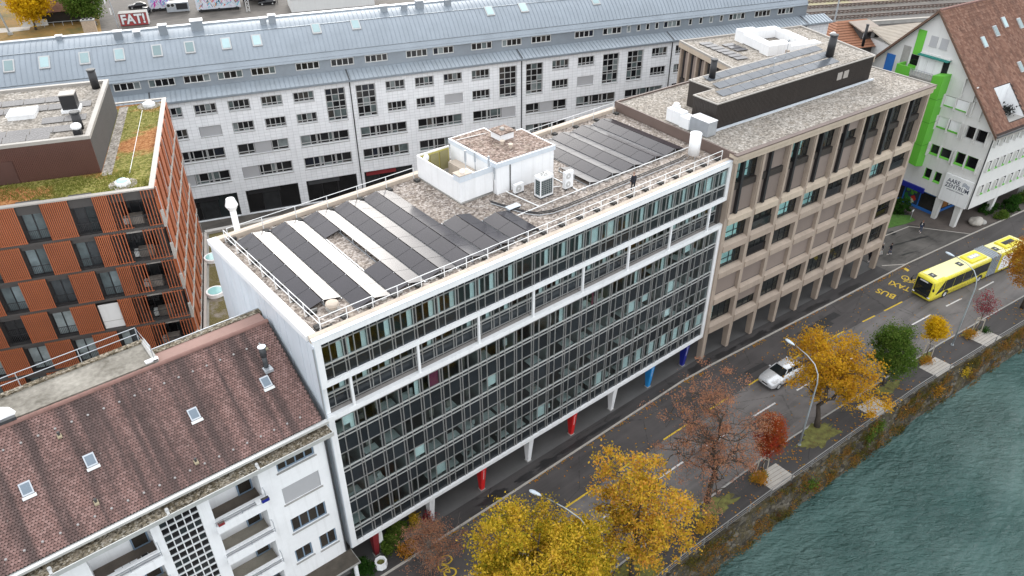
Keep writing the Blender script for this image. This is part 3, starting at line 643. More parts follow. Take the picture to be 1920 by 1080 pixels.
# loggia
bx('loggia_floor', ob, slabg, .44, 41.12, .365, .74, 16.455, 16.60)
for xa, xb in ((.02, .43), (41.12, 41.5)): bx('loggia_cheek', ob, antra if xa > 1 else white, xa, xb, .37, .8, 16.65, 19.16)
for k in range(8):
    x = C0 + .3 + 5.32 * k - .3; bx('loggia_post', ob, white, x - .085, x + .085, .04, .21, 16.64, 19.17)
    bx('floor_joint', ob, concd, x - .03, x + .03, .366, .735, 16.6, 16.612)
# what one sees through the panes
R4 = random.Random(21)
for (a, s, b) in BAYS:
    q = R4.random(); wcur = .36 if q < .75 else (b - s) * (.95 if q < .9 else .6)
    if q < .93: bx('curtain', ob, curtain_m, b - .03 - wcur, b - .03, yg + .14, yg + .19, 19.75, 22.5)
    q = R4.random()
    if q < .85: bx('curtain', ob, curtain_m, b - .38, b - .03, .78 + .14, .78 + .18, 16.8, 19.25)
    if R4.random() < .3: bx('curtain', ob, curtain_m, a + .02, a + .3, yg + .14, yg + .18, 19.75, 22.5)
    for fz in (3.62, 6.75, 9.97, 13.2):
        q = R4.random(); base = fz + 1.0
        if q < .6: bx('desk', ob, desk_m, a + R4.uniform(0, .3), b - R4.uniform(0, .4), .5, R4.uniform(1.1, 1.5), base + .25, base + .3)
        if R4.random() < .45: x = R4.uniform(a, b - .5); bx('office_chair', ob, clutter_m, x, x + R4.uniform(.3, .5), 1.2, 1.7, fz, base + R4.uniform(.4, 1.0))
        if R4.random() < .35: x = R4.uniform(a, b - .4); bx('monitor', ob, clutter_m if R4.random() < .6 else desk_m, x, x + R4.uniform(.2, .5), .7, .8, base + .3, base + R4.uniform(.6, 1.0))
        if fz == 13.2 and R4.random() < .35: bx('curtain', ob, curtain_m if R4.random() < .8 else mat('plum curtain', (.22, .03, .08), .9), b - R4.uniform(.2, .9), b - .03, yg + .12, yg + .16, 13.3, 16.0)
        if fz == 3.62 and a > 24 and R4.random() < .8: bx('roller_blind', ob, curtain_m, s + .02, b - .12, yg + .1, yg + .13, 4.95, 6.45)
        elif R4.random() < .15: bx('roller_blind', ob, curtain_m, s + .02, b - .03, yg + .1, yg + .13, fz + 1.3 + R4.uniform(0, .7), fz + 2.85)
# tapered pillars of the arcade
pm = [dredp, white, redp, white, redp, white, skyb, navy]
for k in range(8):
    x = C0 + 5.32 * k + .0; m_ = pm[k]
    p = MB().loft([[(x - .17, .36, .1), (x + .17, .36, .1), (x + .17, .70, .1), (x - .17, .70, .1)], [(x - .27, .08, 3.07), (x + .27, .08, 3.07), (x + .27, .98, 3.07), (x - .27, .98, 3.07)]]).build('pillar', m_, ob)
    tag(p, ['dark red pillar', 'white pillar', 'red pillar', 'white pillar', 'red pillar', 'white pillar', 'light blue pillar', 'navy blue pillar'][k])
    MB().box(x - .25, x + .25, .3, .8, .1, .16).build('pillar_foot', conc, p)
    if k in (2, 4, 6, 7):      # small white upright lettering on the coloured pillars, too small to read: strokes
        mb = MB(); zz = 2.75
        for i in range(11):
            l = R4.uniform(.04, .09); t0 = (zz - .1) / 2.97; yy = .36 - .28 * t0 - .006; mb.poly([(x - .04, yy, zz), (x + .05, yy, zz), (x + .05, yy + .0094 * l * 10, zz - l), (x - .04, yy + .0094 * l * 10, zz - l)]); zz -= l + .045
        mb.build('lettering', clothw, p)

# ---- rooftop plant house and open screen enclosure
ph = MB().prism([(21.3, 8.75), (27.4, 8.55), (27.5, 13.05), (25.0, 13.15), (25.0, 15.35), (21.3, 15.4)], 22.8, 25.3).build('plant_house', whitew, ob)
tag(ph, 'stained white rooftop plant house with gravel top')
MB().prism([(21.2, 8.66), (27.5, 8.45), (27.6, 13.15), (25.1, 13.25), (25.1, 15.45), (21.2, 15.5)], 25.3, 25.72).build('fascia', zincp, ph)
MB().poly([(21.36, 8.8, 25.74), (27.36, 8.62, 25.74), (27.45, 13.0, 25.74), (24.95, 13.1, 25.74), (24.95, 15.3, 25.74), (21.36, 15.35, 25.74)]).build('gravel_top', gravd, ph)
bx('door_joint', ph, darkg, 22.62, 22.7, 8.64, 8.72, 22.9, 25.28)
bx('vent_box', ph, whitew, 24.3, 25.75, 12.0, 13.4, 25.73, 26.35)
bx('vent_cap', ph, gravd, 24.15, 25.9, 11.85, 13.55, 26.35, 26.43)
MB().cyl((25, 12.7, 26.43), (25, 12.7, 26.6), .22, .2, 12).build('vent_cowl', conc, ph)
for x, y in ((24.0, 11.4), (24.1, 10.4)): MB().cyl((x, y, 25.74), (x, y, 26.02), .13, .13, 10).cyl((x, y, 26.02), (x, y, 26.12), .22, .22, 10).build('vent_pipe', coping, ph)
MB().tube([(21.4, 14.6, 25.8), (24.3, 14.2, 25.8)], .03, 5).build('cable', railw, ph)
en = MB().box(17.85, 21.2, 9.15, 9.22, 23.1, 24.9).box(17.85, 17.92, 9.22, 15.5, 23.1, 25.1).box(17.92, 21.2, 15.43, 15.5, 23.1, 25.1).build('screen_wall', white, ob)
tag(en, 'white sheet metal screen round the open rooftop yard')
bx('fascia', en, zincp, 17.95, 21.19, 9.12, 9.18, 24.9, 25.4)
bx('corner_block', en, zincp, 17.8, 18.95, 9.1, 10.0, 24.9, 25.45); bx('corner_cap', en, coping, 17.75, 19.0, 9.05, 10.05, 25.45, 25.52)
bx('antenna_box', en, white, 18.25, 18.55, 9.4, 9.7, 25.52, 25.75)
bx('inner_wall', en, ylwwall, 18.0, 21.1, 15.33, 15.42, 23.1, 24.95)
bx('yard_floor', en, conc, 17.93, 21.25, 9.23, 15.42, 22.87, 22.95)
bx('inner_ledge', en, coping, 20.4, 21.25, 9.3, 14.5, 23.0, 24.1); bx('duct', en, white, 19.4, 20.3, 9.6, 11.6, 23.0, 24.6)
for x, y, h in ((20.9, 9.3, 1.9), (20.9, 11.2, 1.6), (21.25, 9.0, .9), (20.2, 11.6, 1.8)): MB().cyl((x, y, 24.2), (x, y, 24.4 + h), .04, .03, 6).box(x - .07, x + .07, y - .06, y + .06, 24.3 + h * .5, 24.4 + h).build('antenna_mast', galv, en)
MB().ball((18.3, 14.7, 25.0), (.3, .12, .34), 12, 7).build('dish', white, en)
for k in range(3): bx('yard_panel', en, mat('olive panel', (.28, .25, .12), .7), 18.1 + k, 18.95 + k, 15.26, 15.32, 23.1, 24.85)

# ================================================================== THINGS ON THE OFFICE ROOF
def slabq(x0, z0, x1, z1, y0, y1, t=.035):
    return MB().add([(x0, y0, z0), (x1, y0, z1), (x1, y1, z1), (x0, y1, z0), (x0, y0, z0 - t), (x1, y0, z1 - t), (x1, y1, z1 - t), (x0, y1, z0 - t)], [(0, 1, 2, 3), (7, 6, 5, 4), (0, 4, 5, 1), (1, 5, 6, 2), (2, 6, 7, 3), (3, 7, 4, 0)])
PL = 1.93
pan_w = slabq(0, .12, 1.26, .42, 0, PL - .03).mesh('panel', solar_m); pan_e = slabq(1.34, .42, 2.6, .12, 0, PL - .03).mesh('panel', solar_m)
def solar_row(x0, ytop, west, east, label, z=22.86, group='tented rows of solar panels on the office roof'):
    t = thing('solar_row', label, 'solar panels', (x0, 0, z), 0, group)
    for k in west: obj('panel', pan_w, t, (0, ytop - PL * (k + 1), 0))
    for k in east: obj('panel', pan_e, t, (0, ytop - PL * (k + 1), 0))
    ks = sorted(set(west) | set(east)); ya = ytop - PL * (max(ks) + 1); yb = ytop - PL * min(ks)
    for x in (.02, 1.3, 2.58): bx('rack_rail', t, galv, x - .03, x + .03, ya - .12, yb + .1, 0.01, .07)
    for k in ks:
        y = ytop - PL * (k + 1) - .015; bx('rack_leg', t, galv, 1.27, 1.33, y - .03, y + .03, .07, .38)
    bx('rack_leg', t, galv, 1.27, 1.33, yb - .03, yb + .03, .07, .38)
    for y in (ya - .2, yb + .1): bx('ballast_stone', t, conc, .3, .75, y, y + .14, 0.01, .12); bx('ballast_stone', t, conc, 1.8, 2.2, y, y + .14, 0.01, .12)
    return t
al = list(range(7))
solar_row(1.2, 15.1, range(6), range(6), 'solar panel row nearest the white left end wall')
solar_row(3.93, 15.1, al, al, 'second solar panel row from the left end wall, unbroken')
solar_row(6.66, 15.1, [0, 1, 5, 6], al, 'solar panel row with a gravel gap in its dark side')
solar_row(9.38, 15.1, al, al, 'unbroken solar panel row right of the gravel gap')
solar_row(12.1, 15.1, al, al, 'rightmost long solar panel row of the left field')
solar_row(14.83, 7.5, range(3), range(3), 'short solar panel row of three pairs near the roof edge')
solar_row(17.56, 5.86, range(2), range(2), 'shortest solar panel row, two pairs, below the plant house')
f5 = list(range(5))
solar_row(27.0, 14.55, [], [3, 4], 'solar panel row behind the plant house, only its pale side showing')
solar_row(29.72, 14.55, f5, f5, 'first dark solar panel row right of the plant house')
solar_row(32.47, 14.55, f5, [0, 1, 4] if 0 else f5, 'second dark solar panel row right of the plant house')
solar_row(35.22, 14.55, f5, f5, 'third dark solar panel row right of the plant house')
solar_row(37.98, 14.55, f5, f5, 'last solar panel row before the brown step wall')

# guard rails with ballast feet
def guard(path, label, z=22.86, h=1.1, step=1.95, inward=(0, 1)):
    t = thing('guard_rail', label, 'railing', (0, 0, 0), 0, 'white guard rails round the office roof')
    for zz in (h, h * .55): MB().tube([(x, y, z + zz) for x, y in path], .028, 6).build('rail', railw, t)
    for (x0, y0), (x1, y1) in zip(path, path[1:]):
        L = math.hypot(x1 - x0, y1 - y0); n = max(1, round(L / step))
        for i in range(n + (1 if (x1, y1) == path[-1] else 0)):
            x, y = x0 + (x1 - x0) * i / n, y0 + (y1 - y0) * i / n
            bx('post', t, railw, x - .025, x + .025, y - .025, y + .025, z, z + h)
            MB().tube([(x, y, z + .05), (x + inward[0] * .7, y + inward[1] * .7, z + .04)], .03, 5).build('foot', railw, t)
            dx, dy = inward; mb = MB()
            for q in (.35, .62): mb.box(x + dx * q - .2, x + dx * q + .2, y + dy * q - .11, y + dy * q + .11, z + .01, z + .2)
            mb.build('ballast_block', rubber, t)
guard([(1.0, .95), (41.0, .95)], 'white guard rail along the front roof edge above the street')
guard([(1.0, 1.0), (.62, 15.6)], 'white guard rail along the left roof edge', inward=(1, 0))
guard([(.9, 15.65), (17.5, 15.65)], 'white guard rail along the back roof edge left of the plant house', inward=(0, -1), step=2.6)
guard([(27.8, 15.65), (42.0, 15.65)], 'white guard rail along the back roof edge right of the plant house', inward=(0, -1), step=2.6)

# heat pump with round fan, dark grilles
hp = thing('heat_pump', 'large white cooling unit with dark grilles and round top fan', 'cooling unit', (24.25, 6.2, 22.86))
bx('base', hp, darkg, -.72, .72, -.42, .42, .0, .1); MB().box(-.7, .7, -.4, .4, .1, .22).box(-.7, .7, -.4, .4, 1.62, 1.9).build('housing', white, hp)
for sx in (-.66, .66):
    for sy in (-.36, .36): bx('corner_post', hp, white, sx - .04, sx + .04, sy - .04, sy + .04, .22, 1.62)
gr_m = mat('heat exchanger fins', (.03, .055, .06), .5, .2)
bx('coil', hp, gr_m, -.63, .63, -.35, .35, .22, 1.62)
mb = MB()
for k in range(7): mb.box(-.62 + k * .2, -.6 + k * .2, -.385, -.375, .22, 1.62)
for k in range(8): mb.box(-.62, .62, -.387, -.379, .3 + k * .18, .315 + k * .18); mb.box(-.687, -.679, -.32, .32, .3 + k * .18, .315 + k * .18)
mb.build('grille_bars', pcb, hp)
MB().cyl((0, 0, 1.9), (0, 0, 1.98), .36, .34, 18).build('fan_ring', pcb, hp); mb = MB()
for k in range(6):
    a = k * math.pi / 3; mb.add([(0.05 * math.cos(a), .05 * math.sin(a), 1.985), (.31 * math.cos(a - .2), .31 * math.sin(a - .2), 1.99), (.31 * math.cos(a + .25), .31 * math.sin(a + .25), 2.01)], [(0, 1, 2)])
mb.build('fan_blades', black, hp)
def split(loc, label, h, fans, w_=.95, rz=0):
    t = thing('outdoor_unit', label, 'cooling unit', loc, rz); MB().box(-w_ / 2, w_ / 2, -.17, .17, .1, .1 + h).build('housing', white, t)
    for k in range(fans):
        z = .1 + h * (k + .5) / fans; MB().cyl((-.12, -.175, z), (-.12, -.2, z), .3 if fans < 2 else .26, .3 if fans < 2 else .26, 18).build('fan_guard', pcb, t); MB().cyl((-.12, -.2, z), (-.12, -.215, z), .08, .08, 10).build('fan_hub', white, t)
    for x in (-w_ * .35, w_ * .35): bx('foot', t, rubber, x - .05, x + .05, -.25, .25, 0, .1)
split((26.7, 5.9, 22.86), 'tall white twin fan cooling unit beside the solar rows', 1.5, 2, .9)
split((22.95, 7.95, 22.86), 'small white single fan cooling unit by the plant house wall', .75, 1)
cv = thing('vent_drum', 'big white cylindrical vent drum near the brown step wall', 'vent', (39.75, 3.15, 22.86))
MB().cyl((0, 0, .35), (0, 0, 2.35), .52, .52, 24).build('drum', white, cv, True); MB().cyl((0, 0, 2.35), (0, 0, 2.42), .55, .5, 24).build('lid', white, cv)
for k in range(3): a = k * 2.1; MB().cyl((.4 * math.cos(a), .4 * math.sin(a), 0), (.4 * math.cos(a), .4 * math.sin(a), .36), .03, .03, 6).build('leg', galv, cv)
for x, y, lab in ((2.75, 2.7, 'round beige mushroom vent at the front left roof corner'),):
    t = thing('mushroom_vent', lab, 'vent', (x, y, 22.86)); bx('plinth', t, conc, -.4, .4, -.35, .35, 0, .12); MB().cyl((0, 0, .12), (0, 0, .4), .28, .28, 14).build('pipe', coping, t); MB().cyl((0, 0, .4), (0, 0, .55), .46, .42, 18).ball((0, 0, .55), (.42, .42, .08), 18, 6).build('hat', coping, t)
# pipes and cable trays
def pipe(path, r, m, name, label, feet=True):
    t = thing(name, label, 'pipe'); MB().tube(path, r, 8).build('tube', m, t)
    L = [Vector(q) for q in path]
    if feet:
        for a, b in zip(L, L[1:]):
            n = int((b - a).length / 2.2)
            for i in range(n): q = a.lerp(b, (i + .5) / max(1, n)); bx('bracket', t, conc, q.x - .1, q.x + .1, q.y - .08, q.y + .08, 22.86, q.z)
pipe([(20.2, 4.7, 23.0), (27.6, 4.85, 23.0), (41.5, 4.75, 23.0)], .045, railw, 'conduit', 'long white conduit on the gravel in front of the right solar field')
pipe([(22.0, 8.5, 23.1), (22.1, 8.1, 23.02), (22.5, 4.78, 23.0)], .05, railw, 'branch_pipe', 'short white pipe from the plant house to the long conduit', False)
pipe([(25.2, 6.7, 23.1), (26.2, 6.3, 23.05)], .045, railw, 'link_pipe', 'short white pipe between the two larger cooling units', False)
ct = thing('cable_tray', 'pair of black cables on a tray curving along the roof', 'cables')
pth = [(20.0, 8.1), (20.6, 6.2), (21.1, 4.9), (21.7, 4.1), (22.8, 3.65), (24.5, 3.55), (30, 3.6), (38.4, 3.6), (39.4, 3.8)]
for o_, r in ((0, .05), (.22, .045)): MB().tube([(x - o_ * .3, y - o_, 23.0) for x, y in pth], r, 6).build('cable', black, ct)
MB().tube([(x - .12, y - .4, 22.95) for x, y in pth], .03, 5).build('tray_edge', galv, ct)
t = thing('tray_bridge', 'small blue grey metal bridge plate over the cables', 'bridge plate', (20.75, 5.95, 22.86)); bx('plate', t, zincp, -.6, .6, -.3, .3, .24, .28); bx('leg', t, galv, -.55, -.5, -.25, .25, 0, .24); bx('leg', t, galv, .5, .55, -.25, .25, 0, .24)
# white flared flue behind the left back corner, standing on the podium
fl = thing('flue', 'white flared flue rising behind the back left roof corner', 'flue', (3.4, 21.5, 9.0))
MB().cyl((0, 0, 0), (0, 0, 13.2), .26, .26, 16).build('shaft', white, fl, True); MB().cyl((0, 0, 13.2), (0, 0, 13.7), .26, .52, 16).cyl((0, 0, 13.7), (0, 0, 14.3), .52, .34, 16).build('cowl', white, fl)

# ================================================================== PEOPLE
def skinned(name, verts, edges, radii, m, parent):
    me = bpy.data.meshes.new(name); me.from_pydata(verts, edges, []); me.materials.append(m); o = obj(name, me, parent)
    md = o.modifiers.new('skin', 'SKIN'); md.use_smooth_shade = True
    for v, r in zip(me.skin_vertices[0].data, radii): v.radius = r if isinstance(r, tuple) else (r, r)
    me.skin_vertices[0].data[0].use_root = True
    s = o.modifiers.new('sub', 'SUBSURF'); s.levels = s.render_levels = 1; return o
def person(label, loc, rz, h, top, legs, hair, stride=.22, arm=.15, inner=None, group=None, bend=0.0):
    t = thing('person', label, 'person', loc, rz, group); k = h / 1.75
    def S(v): return tuple(q * k for q in v)
    st = stride
    V = [(0, 0, .95), (0, 0, 1.12), (0, 0, 1.30), (0, 0, 1.43), (0, 0, 1.50), (.01, 0, 1.58), (.03, 0, 1.69),
         (0, .10, .92), (st * .5, .11, .50), (st * .7, .11, .09), (st * .7 + .16, .11, .03), (0, -.10, .92), (-st * .4, -.11, .50), (-st, -.11, .11), (-st + .14, -.11, .04),
         (0, .19, 1.40), (-arm * .6, .23, 1.13), (arm * .2, .24, .89), (0, -.19, 1.40), (arm * .6, -.23, 1.13), (arm * 1.1, -.24, .91)]
    E = [(0, 1), (1, 2), (2, 3), (3, 4), (4, 5), (5, 6), (0, 7), (7, 8), (8, 9), (9, 10), (0, 11), (11, 12), (12, 13), (13, 14), (3, 15), (15, 16), (16, 17), (3, 18), (18, 19), (19, 20)]
    Rr = [(.10, .14), (.09, .13), (.11, .15), (.08, .10), .05, .075, .085, .08, .055, .04, .035, .08, .055, .04, .035, .05, .04, .03, .05, .04, .03]
    for w_, sgn in ((17, 1), (20, -1)):
        bx_, by_, bz_ = V[w_]
        o = len(V); V.append((bx_, by_, bz_ - .07)); E.append((w_, o)); Rr.append((.035, .018))
        for q, (dx, L) in enumerate(((-.028, .075), (-.01, .09), (.01, .085), (.028, .065))):
            a = len(V); V += [(bx_ + dx, by_, bz_ - .07 - L * .55), (bx_ + dx * 1.1, by_ - sgn * .015, bz_ - .07 - L)]; E += [(o, a), (a, a + 1)]; Rr += [.009, .008]
        a = len(V); V += [(bx_ + .04, by_ - sgn * .01, bz_ - .05), (bx_ + .06, by_ - sgn * .02, bz_ - .09)]; E += [(w_, a), (a, a + 1)]; Rr += [.011, .009]
    skinned('body', [S(v) for v in V], E, [tuple(x * k for x in r) if isinstance(r, tuple) else r * k for r in Rr], skin, t)
    sel = [0, 1, 2, 3, 15, 16, 17, 18, 19, 20]; mp = {v: i for i, v in enumerate(sel)}
    skinned('jacket', [S(V[i]) for i in sel], [(mp[a], mp[b]) for a, b in E if a in mp and b in mp], [tuple(x * k * 1.22 for x in r) if isinstance(r, tuple) else r * k * 1.35 for r in (Rr[i] for i in sel)], top, t)
    sel = [0, 7, 8, 9, 11, 12, 13]; mp = {v: i for i, v in enumerate(sel)}
    skinned('trousers', [S(V[i]) for i in sel], [(mp[a], mp[b]) for a, b in E if a in mp and b in mp], [(.125 * k, .165 * k)] + [Rr[i] * k * 1.25 for i in sel[1:]], legs, t)
    MB().ball(S((.0, 0, 1.69)), S((.105, .092, .115)), 12, 8).build('hair', hair, t, True)
    mb = MB().ball(S((.115, .032, 1.675)), S((.012, .014, .010)), 6, 4).ball(S((.115, -.032, 1.675)), S((.012, .014, .010)), 6, 4); mb.build('eyes', hairm, t)
    for s_ in ((st * .7, .11, 0), (-st, -.11, .0)): MB().loft([[S((s_[0] - .08, s_[1] - .045, 0)), S((s_[0] - .08, s_[1] + .045, 0)), S((s_[0] - .07, s_[1] + .04, .1)), S((s_[0] - .07, s_[1] - .04, .1))], [S((s_[0] + .19, s_[1] - .04, 0)), S((s_[0] + .19, s_[1] + .04, 0)), S((s_[0] + .17, s_[1] + .035, .05)), S((s_[0] + .17, s_[1] - .035, .05))]]).build('shoe', clothw, t)
    if inner: MB().ball(S((.095, 0, 1.25)), S((.05, .075, .17)), 8, 6).build('shirt', inner, t)
    return t
person('man in a dark jacket and dark trousers standing on the roof gravel', (30.5, 1.95, 22.86), RAD(70), 1.78, clothk, clothk, mat('grey brown hair', (.25, .16, .12), .8), .05, .03)
person('person in black coat open over a white shirt crossing the plaza', (86.2, -1.4, .02), RAD(190), 1.75, clothk, clothj, mat('auburn hair', (.22, .09, .05), .8), .2, .12, clothw)
person('person in dark jacket and blue jeans walking behind the corner column', (77.5, -1.75, .02), RAD(120), 1.7, clothk, clothj, hairm, .2, .12)
person('person with pale trousers half hidden by the beige corner column', (76.6, -1.05, .02), RAD(130), 1.68, clothk, clothw, mat('grey hair', (.4, .36, .33), .8), .18, .1)
person('person in dark clothes in the shade under the beige arcade', (73.7, -1.0, .11), RAD(170), 1.7, clothk, clothk, hairm, .2, .1)

# ================================================================== BEIGE CONCRETE OFFICE BLOCK (right of centre)
bb = thing('concrete_block', 'beige concrete grid office block with brown blinds and street arcade', 'building', (41.72, -.18, 0), RAD(-4.07))
NB, BP, BL = 8, 3.87, 31.0
RW = 0.46
rows = [(14.25, 16.35), (11.15, 13.3), (7.98, 10.25), (4.5, 7.05)]
# columns
for k in range(NB + 1):
    x = k * BP; bx('column', bb, beige, x - .23, x + .23, -.02, .55, 3.45, 22.95); bx('column_shoulder', bb, beige, x - .15, x + .15, -.14, -.02, 17.3, 22.9)
    MB().loft([[(x - .23, .0, .1), (x + .23, .0, .1), (x + .23, .62, .1), (x - .23, .62, .1)], [(x - .27, -.02, 3.45), (x + .27, -.02, 3.45), (x + .27, .7, 3.45), (x - .27, .7, 3.45)]]).build('arcade_column', beige, bb)
# beams with sloping sills, one for each bay
def beam(x0, x1, zt, zb, m):
    return MB().extr([(-.10, zb), (.5, zb), (.5, zt + .02), (.30, zt + .02), (-.10, zt - .22)], x0, x1).mesh('beam', m)
for zt, zb, m_ in ((17.22, 16.38, beiget), (14.22, 13.33, beige), (11.12, 10.28, beige), (7.95, 7.08, beige), (4.47, 3.42, beige)):
    me = beam(.235, BP - .235, zt, zb, m_)
    for k in range(NB): obj('beam', me, bb, (k * BP, 0, 0))
for k in range(NB):
    bx('cornice', bb, beiget, k * BP - (.3 if k == 0 else 0) + .004, (k + 1) * BP + (.45 if k == NB - 1 else 0) - .004, -.22, .6, 22.95, 23.42)
    bx('cornice_cap', bb, beiget, k * BP - (.38 if k == 0 else 0) + .004, (k + 1) * BP + (.55 if k == NB - 1 else 0) - .004, -.34, .6, 23.42, 23.72)
bx('roof_trim', bb, browntrim, -.42, BL + .58, -.36, .12, 23.725, 23.84)
# right flank with the same grid
for k in range(5):
    y = 1.0 + 3.7 * k; bx('flank_column', bb, beige, BL - .1, BL + .24, y + 2.9, y + 3.35, .1, 22.95)
for z in (16.9, 13.8, 10.7, 7.5, 3.9): bx('flank_beam', bb, beige, BL - .1, BL + .2, .56, 16, z - .4, z + .4)
bx('flank_wall', bb, brownm, BL - .35, BL - .12, .6, 16, 3.4, 22.9)
# cell fillings
R6 = random.Random(33)
def cell(k, z0, z1, kind):
    x0, x1 = k * BP + .235, (k + 1) * BP - .235; y = .45
    if kind in 'PQ': o = bx('blind', bb, blindb, x0 + .03, x1 - .03, y - .1, y - .05, z0 + .03, z1); bx('blind_bar', bb, darkg, x0 + .03, x1 - .03, y - .12, y - .04, z0, z0 + .05); return
    if kind == 'H': bx('blind', bb, blindb, x0 + .03, x1 - .03, y - .1, y - .05, z0 + (z1 - z0) * .45, z1)
    c = {'T': curtain_t, 'D': None, 'W': None, 'H': None, 'Y': mat('yellow curtain', (.5, .32, .05), .9, .3)}.get(kind)
    window(bb, x0 + .05, x1 - .05, z0 + .06, z1, y, (.5, .78), (.42,) if z1 - z0 < 2.4 else (.4,), black, glass_c, .055)
    if c:
        n = 26; pts = [(x0 + .1 + (x1 - x0) * .72 * i / n, y + .32 + .05 * math.sin(i * 1.9)) for i in range(n + 1)]
        MB().loft([[(px, py, z) for px, py in pts] for z in (z0 + .1, z1)], False, False).build('curtain', c, bb)
    elif kind == 'W':
        MB().loft([[(x0 + .7 + .06 * i, y + .32 + .04 * math.sin(i * 2), z) for i in range(8)] for z in (z0 + .1, z1)], False, False).build('curtain', curtain_t, bb)
    if kind == 'D': bx('parapet_glass', bb, glassK, x0 + .1, x1 - .1, .32, .35, z0, z0 + .95)
plan = ['TDTTDWTD', 'TDWPPPPP', 'PPPPQPQD', 'WHWWWWWW']
for r, (z0, z1) in enumerate(rows):
    for k in range(NB): cell(k, z0, z1, plan[r][k])
top_u = 'TPTWHYTW'; top_l = 'PPPPPPYW'
for k in range(NB):
    cell(k, 20.62, 22.9, top_u[k]); cell(k, 17.28, 19.92, top_l[k])
    x0, x1 = k * BP + .235, (k + 1) * BP - .235
    bx('spandrel', bb, brownm, x0, x1, .2, .5, 19.92, 20.6)
    bx('fin', bb, black, x0 + .95, x0 + 1.25, .02, .42, 17.32, 22.9)
# rooms behind the glass
for z in (3.5, 7.02, 10.22, 13.3, 16.4, 19.9): bx('floor_slab', bb, ifloor, -.1, BL, .62, 15.9, z, z + .25)
bx('room_back_wall', bb, interior, -.1, BL, 4.2, 4.3, 3.6, 22.9)
MB().prism([(-.1, .56), (BL + .2, .56), (BL + .2, 16.1), (-.1, 16.1)], 22.96, 23.5).build('roof_slab', conc, bb)
MB().poly([(-.05, .1, 23.74), (BL + .3, .1, 23.74), (BL + .3, 16.0, 23.74), (-.05, 16.0, 23.74)]).build('roof_gravel', gravl, bb)
bx('back_wall', bb, beige, 0, BL, 15.9, 16.15, 0, 23.4)
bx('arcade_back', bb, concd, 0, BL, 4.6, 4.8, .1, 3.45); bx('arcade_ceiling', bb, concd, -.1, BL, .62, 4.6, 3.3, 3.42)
for y0, y1 in ((.12, 16.2),): bx('step_wall', bb, browntrim, -.30, -.12, y0, y1, 22.9, 23.9)
bx('back_trim', bb, browntrim, -.3, BL + .5, 16.0, 16.2, 23.5, 23.9); bx('side_trim', bb, taupe, BL + .32, BL + .5, .12, 16.2, 23.5, 23.86)
# brown rooftop plant storey
pp = MB().prism([(2.3, 5.0), (27.3, 5.2), (27.1, 11.3), (5.1, 11.3), (5.1, 8.0), (2.3, 8.0)], 23.7, 26.35).build('plant_storey', brownm, bb)
tag(pp, 'dark brown ribbed rooftop plant storey')
mb = MB()
for k in range(125): mb.box(2.35 + k * .2, 2.38 + k * .2, 4.965 + .0016 * k, 4.99 + .0016 * k, 23.9, 26.3)
for k in range(15): mb.box(2.27, 2.299, 5.05 + k * .2, 5.08 + k * .2, 23.9, 26.3)
mb.build('ribs', brownm, pp)
tag(mb, None) if 0 else None
MB().prism([(2.22, 4.92), (27.38, 5.12), (27.18, 11.38), (5.02, 11.38), (5.02, 8.08), (2.22, 8.08)], 26.352, 26.45).build('roof_edge', taupe, pp)
MB().prism([(2.45, 5.12), (27.15, 5.32), (26.95, 11.15), (5.25, 11.15), (5.25, 7.85), (2.45, 7.85)], 26.46, 26.5).build('roof_gravel', gravl, pp)
bx('base_flashing', pp, zincp, 2.2, 27.6, 4.75, 4.93, 23.75, 23.92)
for x in (21.0, 22.1): bx('vent_grille', pp, taupe, x, x + .8, 5.08, 5.15, 24.9, 25.7)
def pvrow(parent_label, xa, xb, y, z, fr, rz=0, tilt=.22, n=None):
    t = thing('solar_row', parent_label, 'solar panels', fr.to_3d() if 0 else (0, 0, 0)); return t
BM = Matrix.Translation((41.72, -.18, 0)) @ Matrix.Rotation(RAD(-4.07), 4, 'Z')
pvb = solar('pale dusty solar cells', (.085, .093, .105))
for i, (y, xa, lab) in enumerate(((5.9, 4.0, 'nearest the street'), (7.6, 5.4, 'in the middle'), (9.6, 6.2, 'farthest from the street'))):
    o = BM @ Vector((xa, y, 26.5)); t = thing('solar_row', 'flat pale solar row on the brown plant storey, ' + lab, 'solar panels', o, RAD(-4.07), 'pale solar rows on the brown plant storey')
    for k in range(11): MB().add([(0, 0, .05), (1.6, 0, .05), (1.6, 1.0, .24), (0, 1.0, .24), (0, 0, .02), (1.6, 0, .02), (1.6, 1, .21), (0, 1, .21)], [(0, 1, 2, 3), (7, 6, 5, 4), (0, 4, 5, 1), (1, 5, 6, 2), (2, 6, 7, 3), (3, 7, 4, 0)]).build('panel', pvb, t, loc=(k * 1.64, 0, 0))
    bx('rack_rail', t, galv, 0, 18, .5, .56, .0, .05)
def stack(name, label, loc, r, h, m, cap=True, cat='chimney'):
    t = thing(name, label, cat, loc); MB().cyl((0, 0, 0), (0, 0, h), r, r, 16).build('pipe', m, t, True); MB().cyl((0, 0, h), (0, 0, h + .12), r * 1.12, r * 1.12, 16).cyl((0, 0, h + .12), (0, 0, h + .125), r * .8, r * .8, 16).build('rim', darkg, t)
    return t
stack('flue_pipe', 'black flue pipe at the left end of the brown plant storey', BM @ Vector((7.0, 10.1, 26.5)), .33, 1.9, black)
stack('flue_pipe', 'thick black flue pipe at the right end of the brown plant storey', BM @ Vector((21.4, 6.4, 26.5)) if 0 else BM @ Vector((22.6, 7.6, 26.5)), .42, 2.3, black)
t = stack('vent_pipe', 'white vent pipe with cap beside the thick black flue', BM @ Vector((24.6, 9.0, 26.5)), .2, 1.7, white, cat='vent')
MB().cyl((0, 0, 1.8), (0, 0, 2.0), .4, .15, 14).build('hat', white, t)
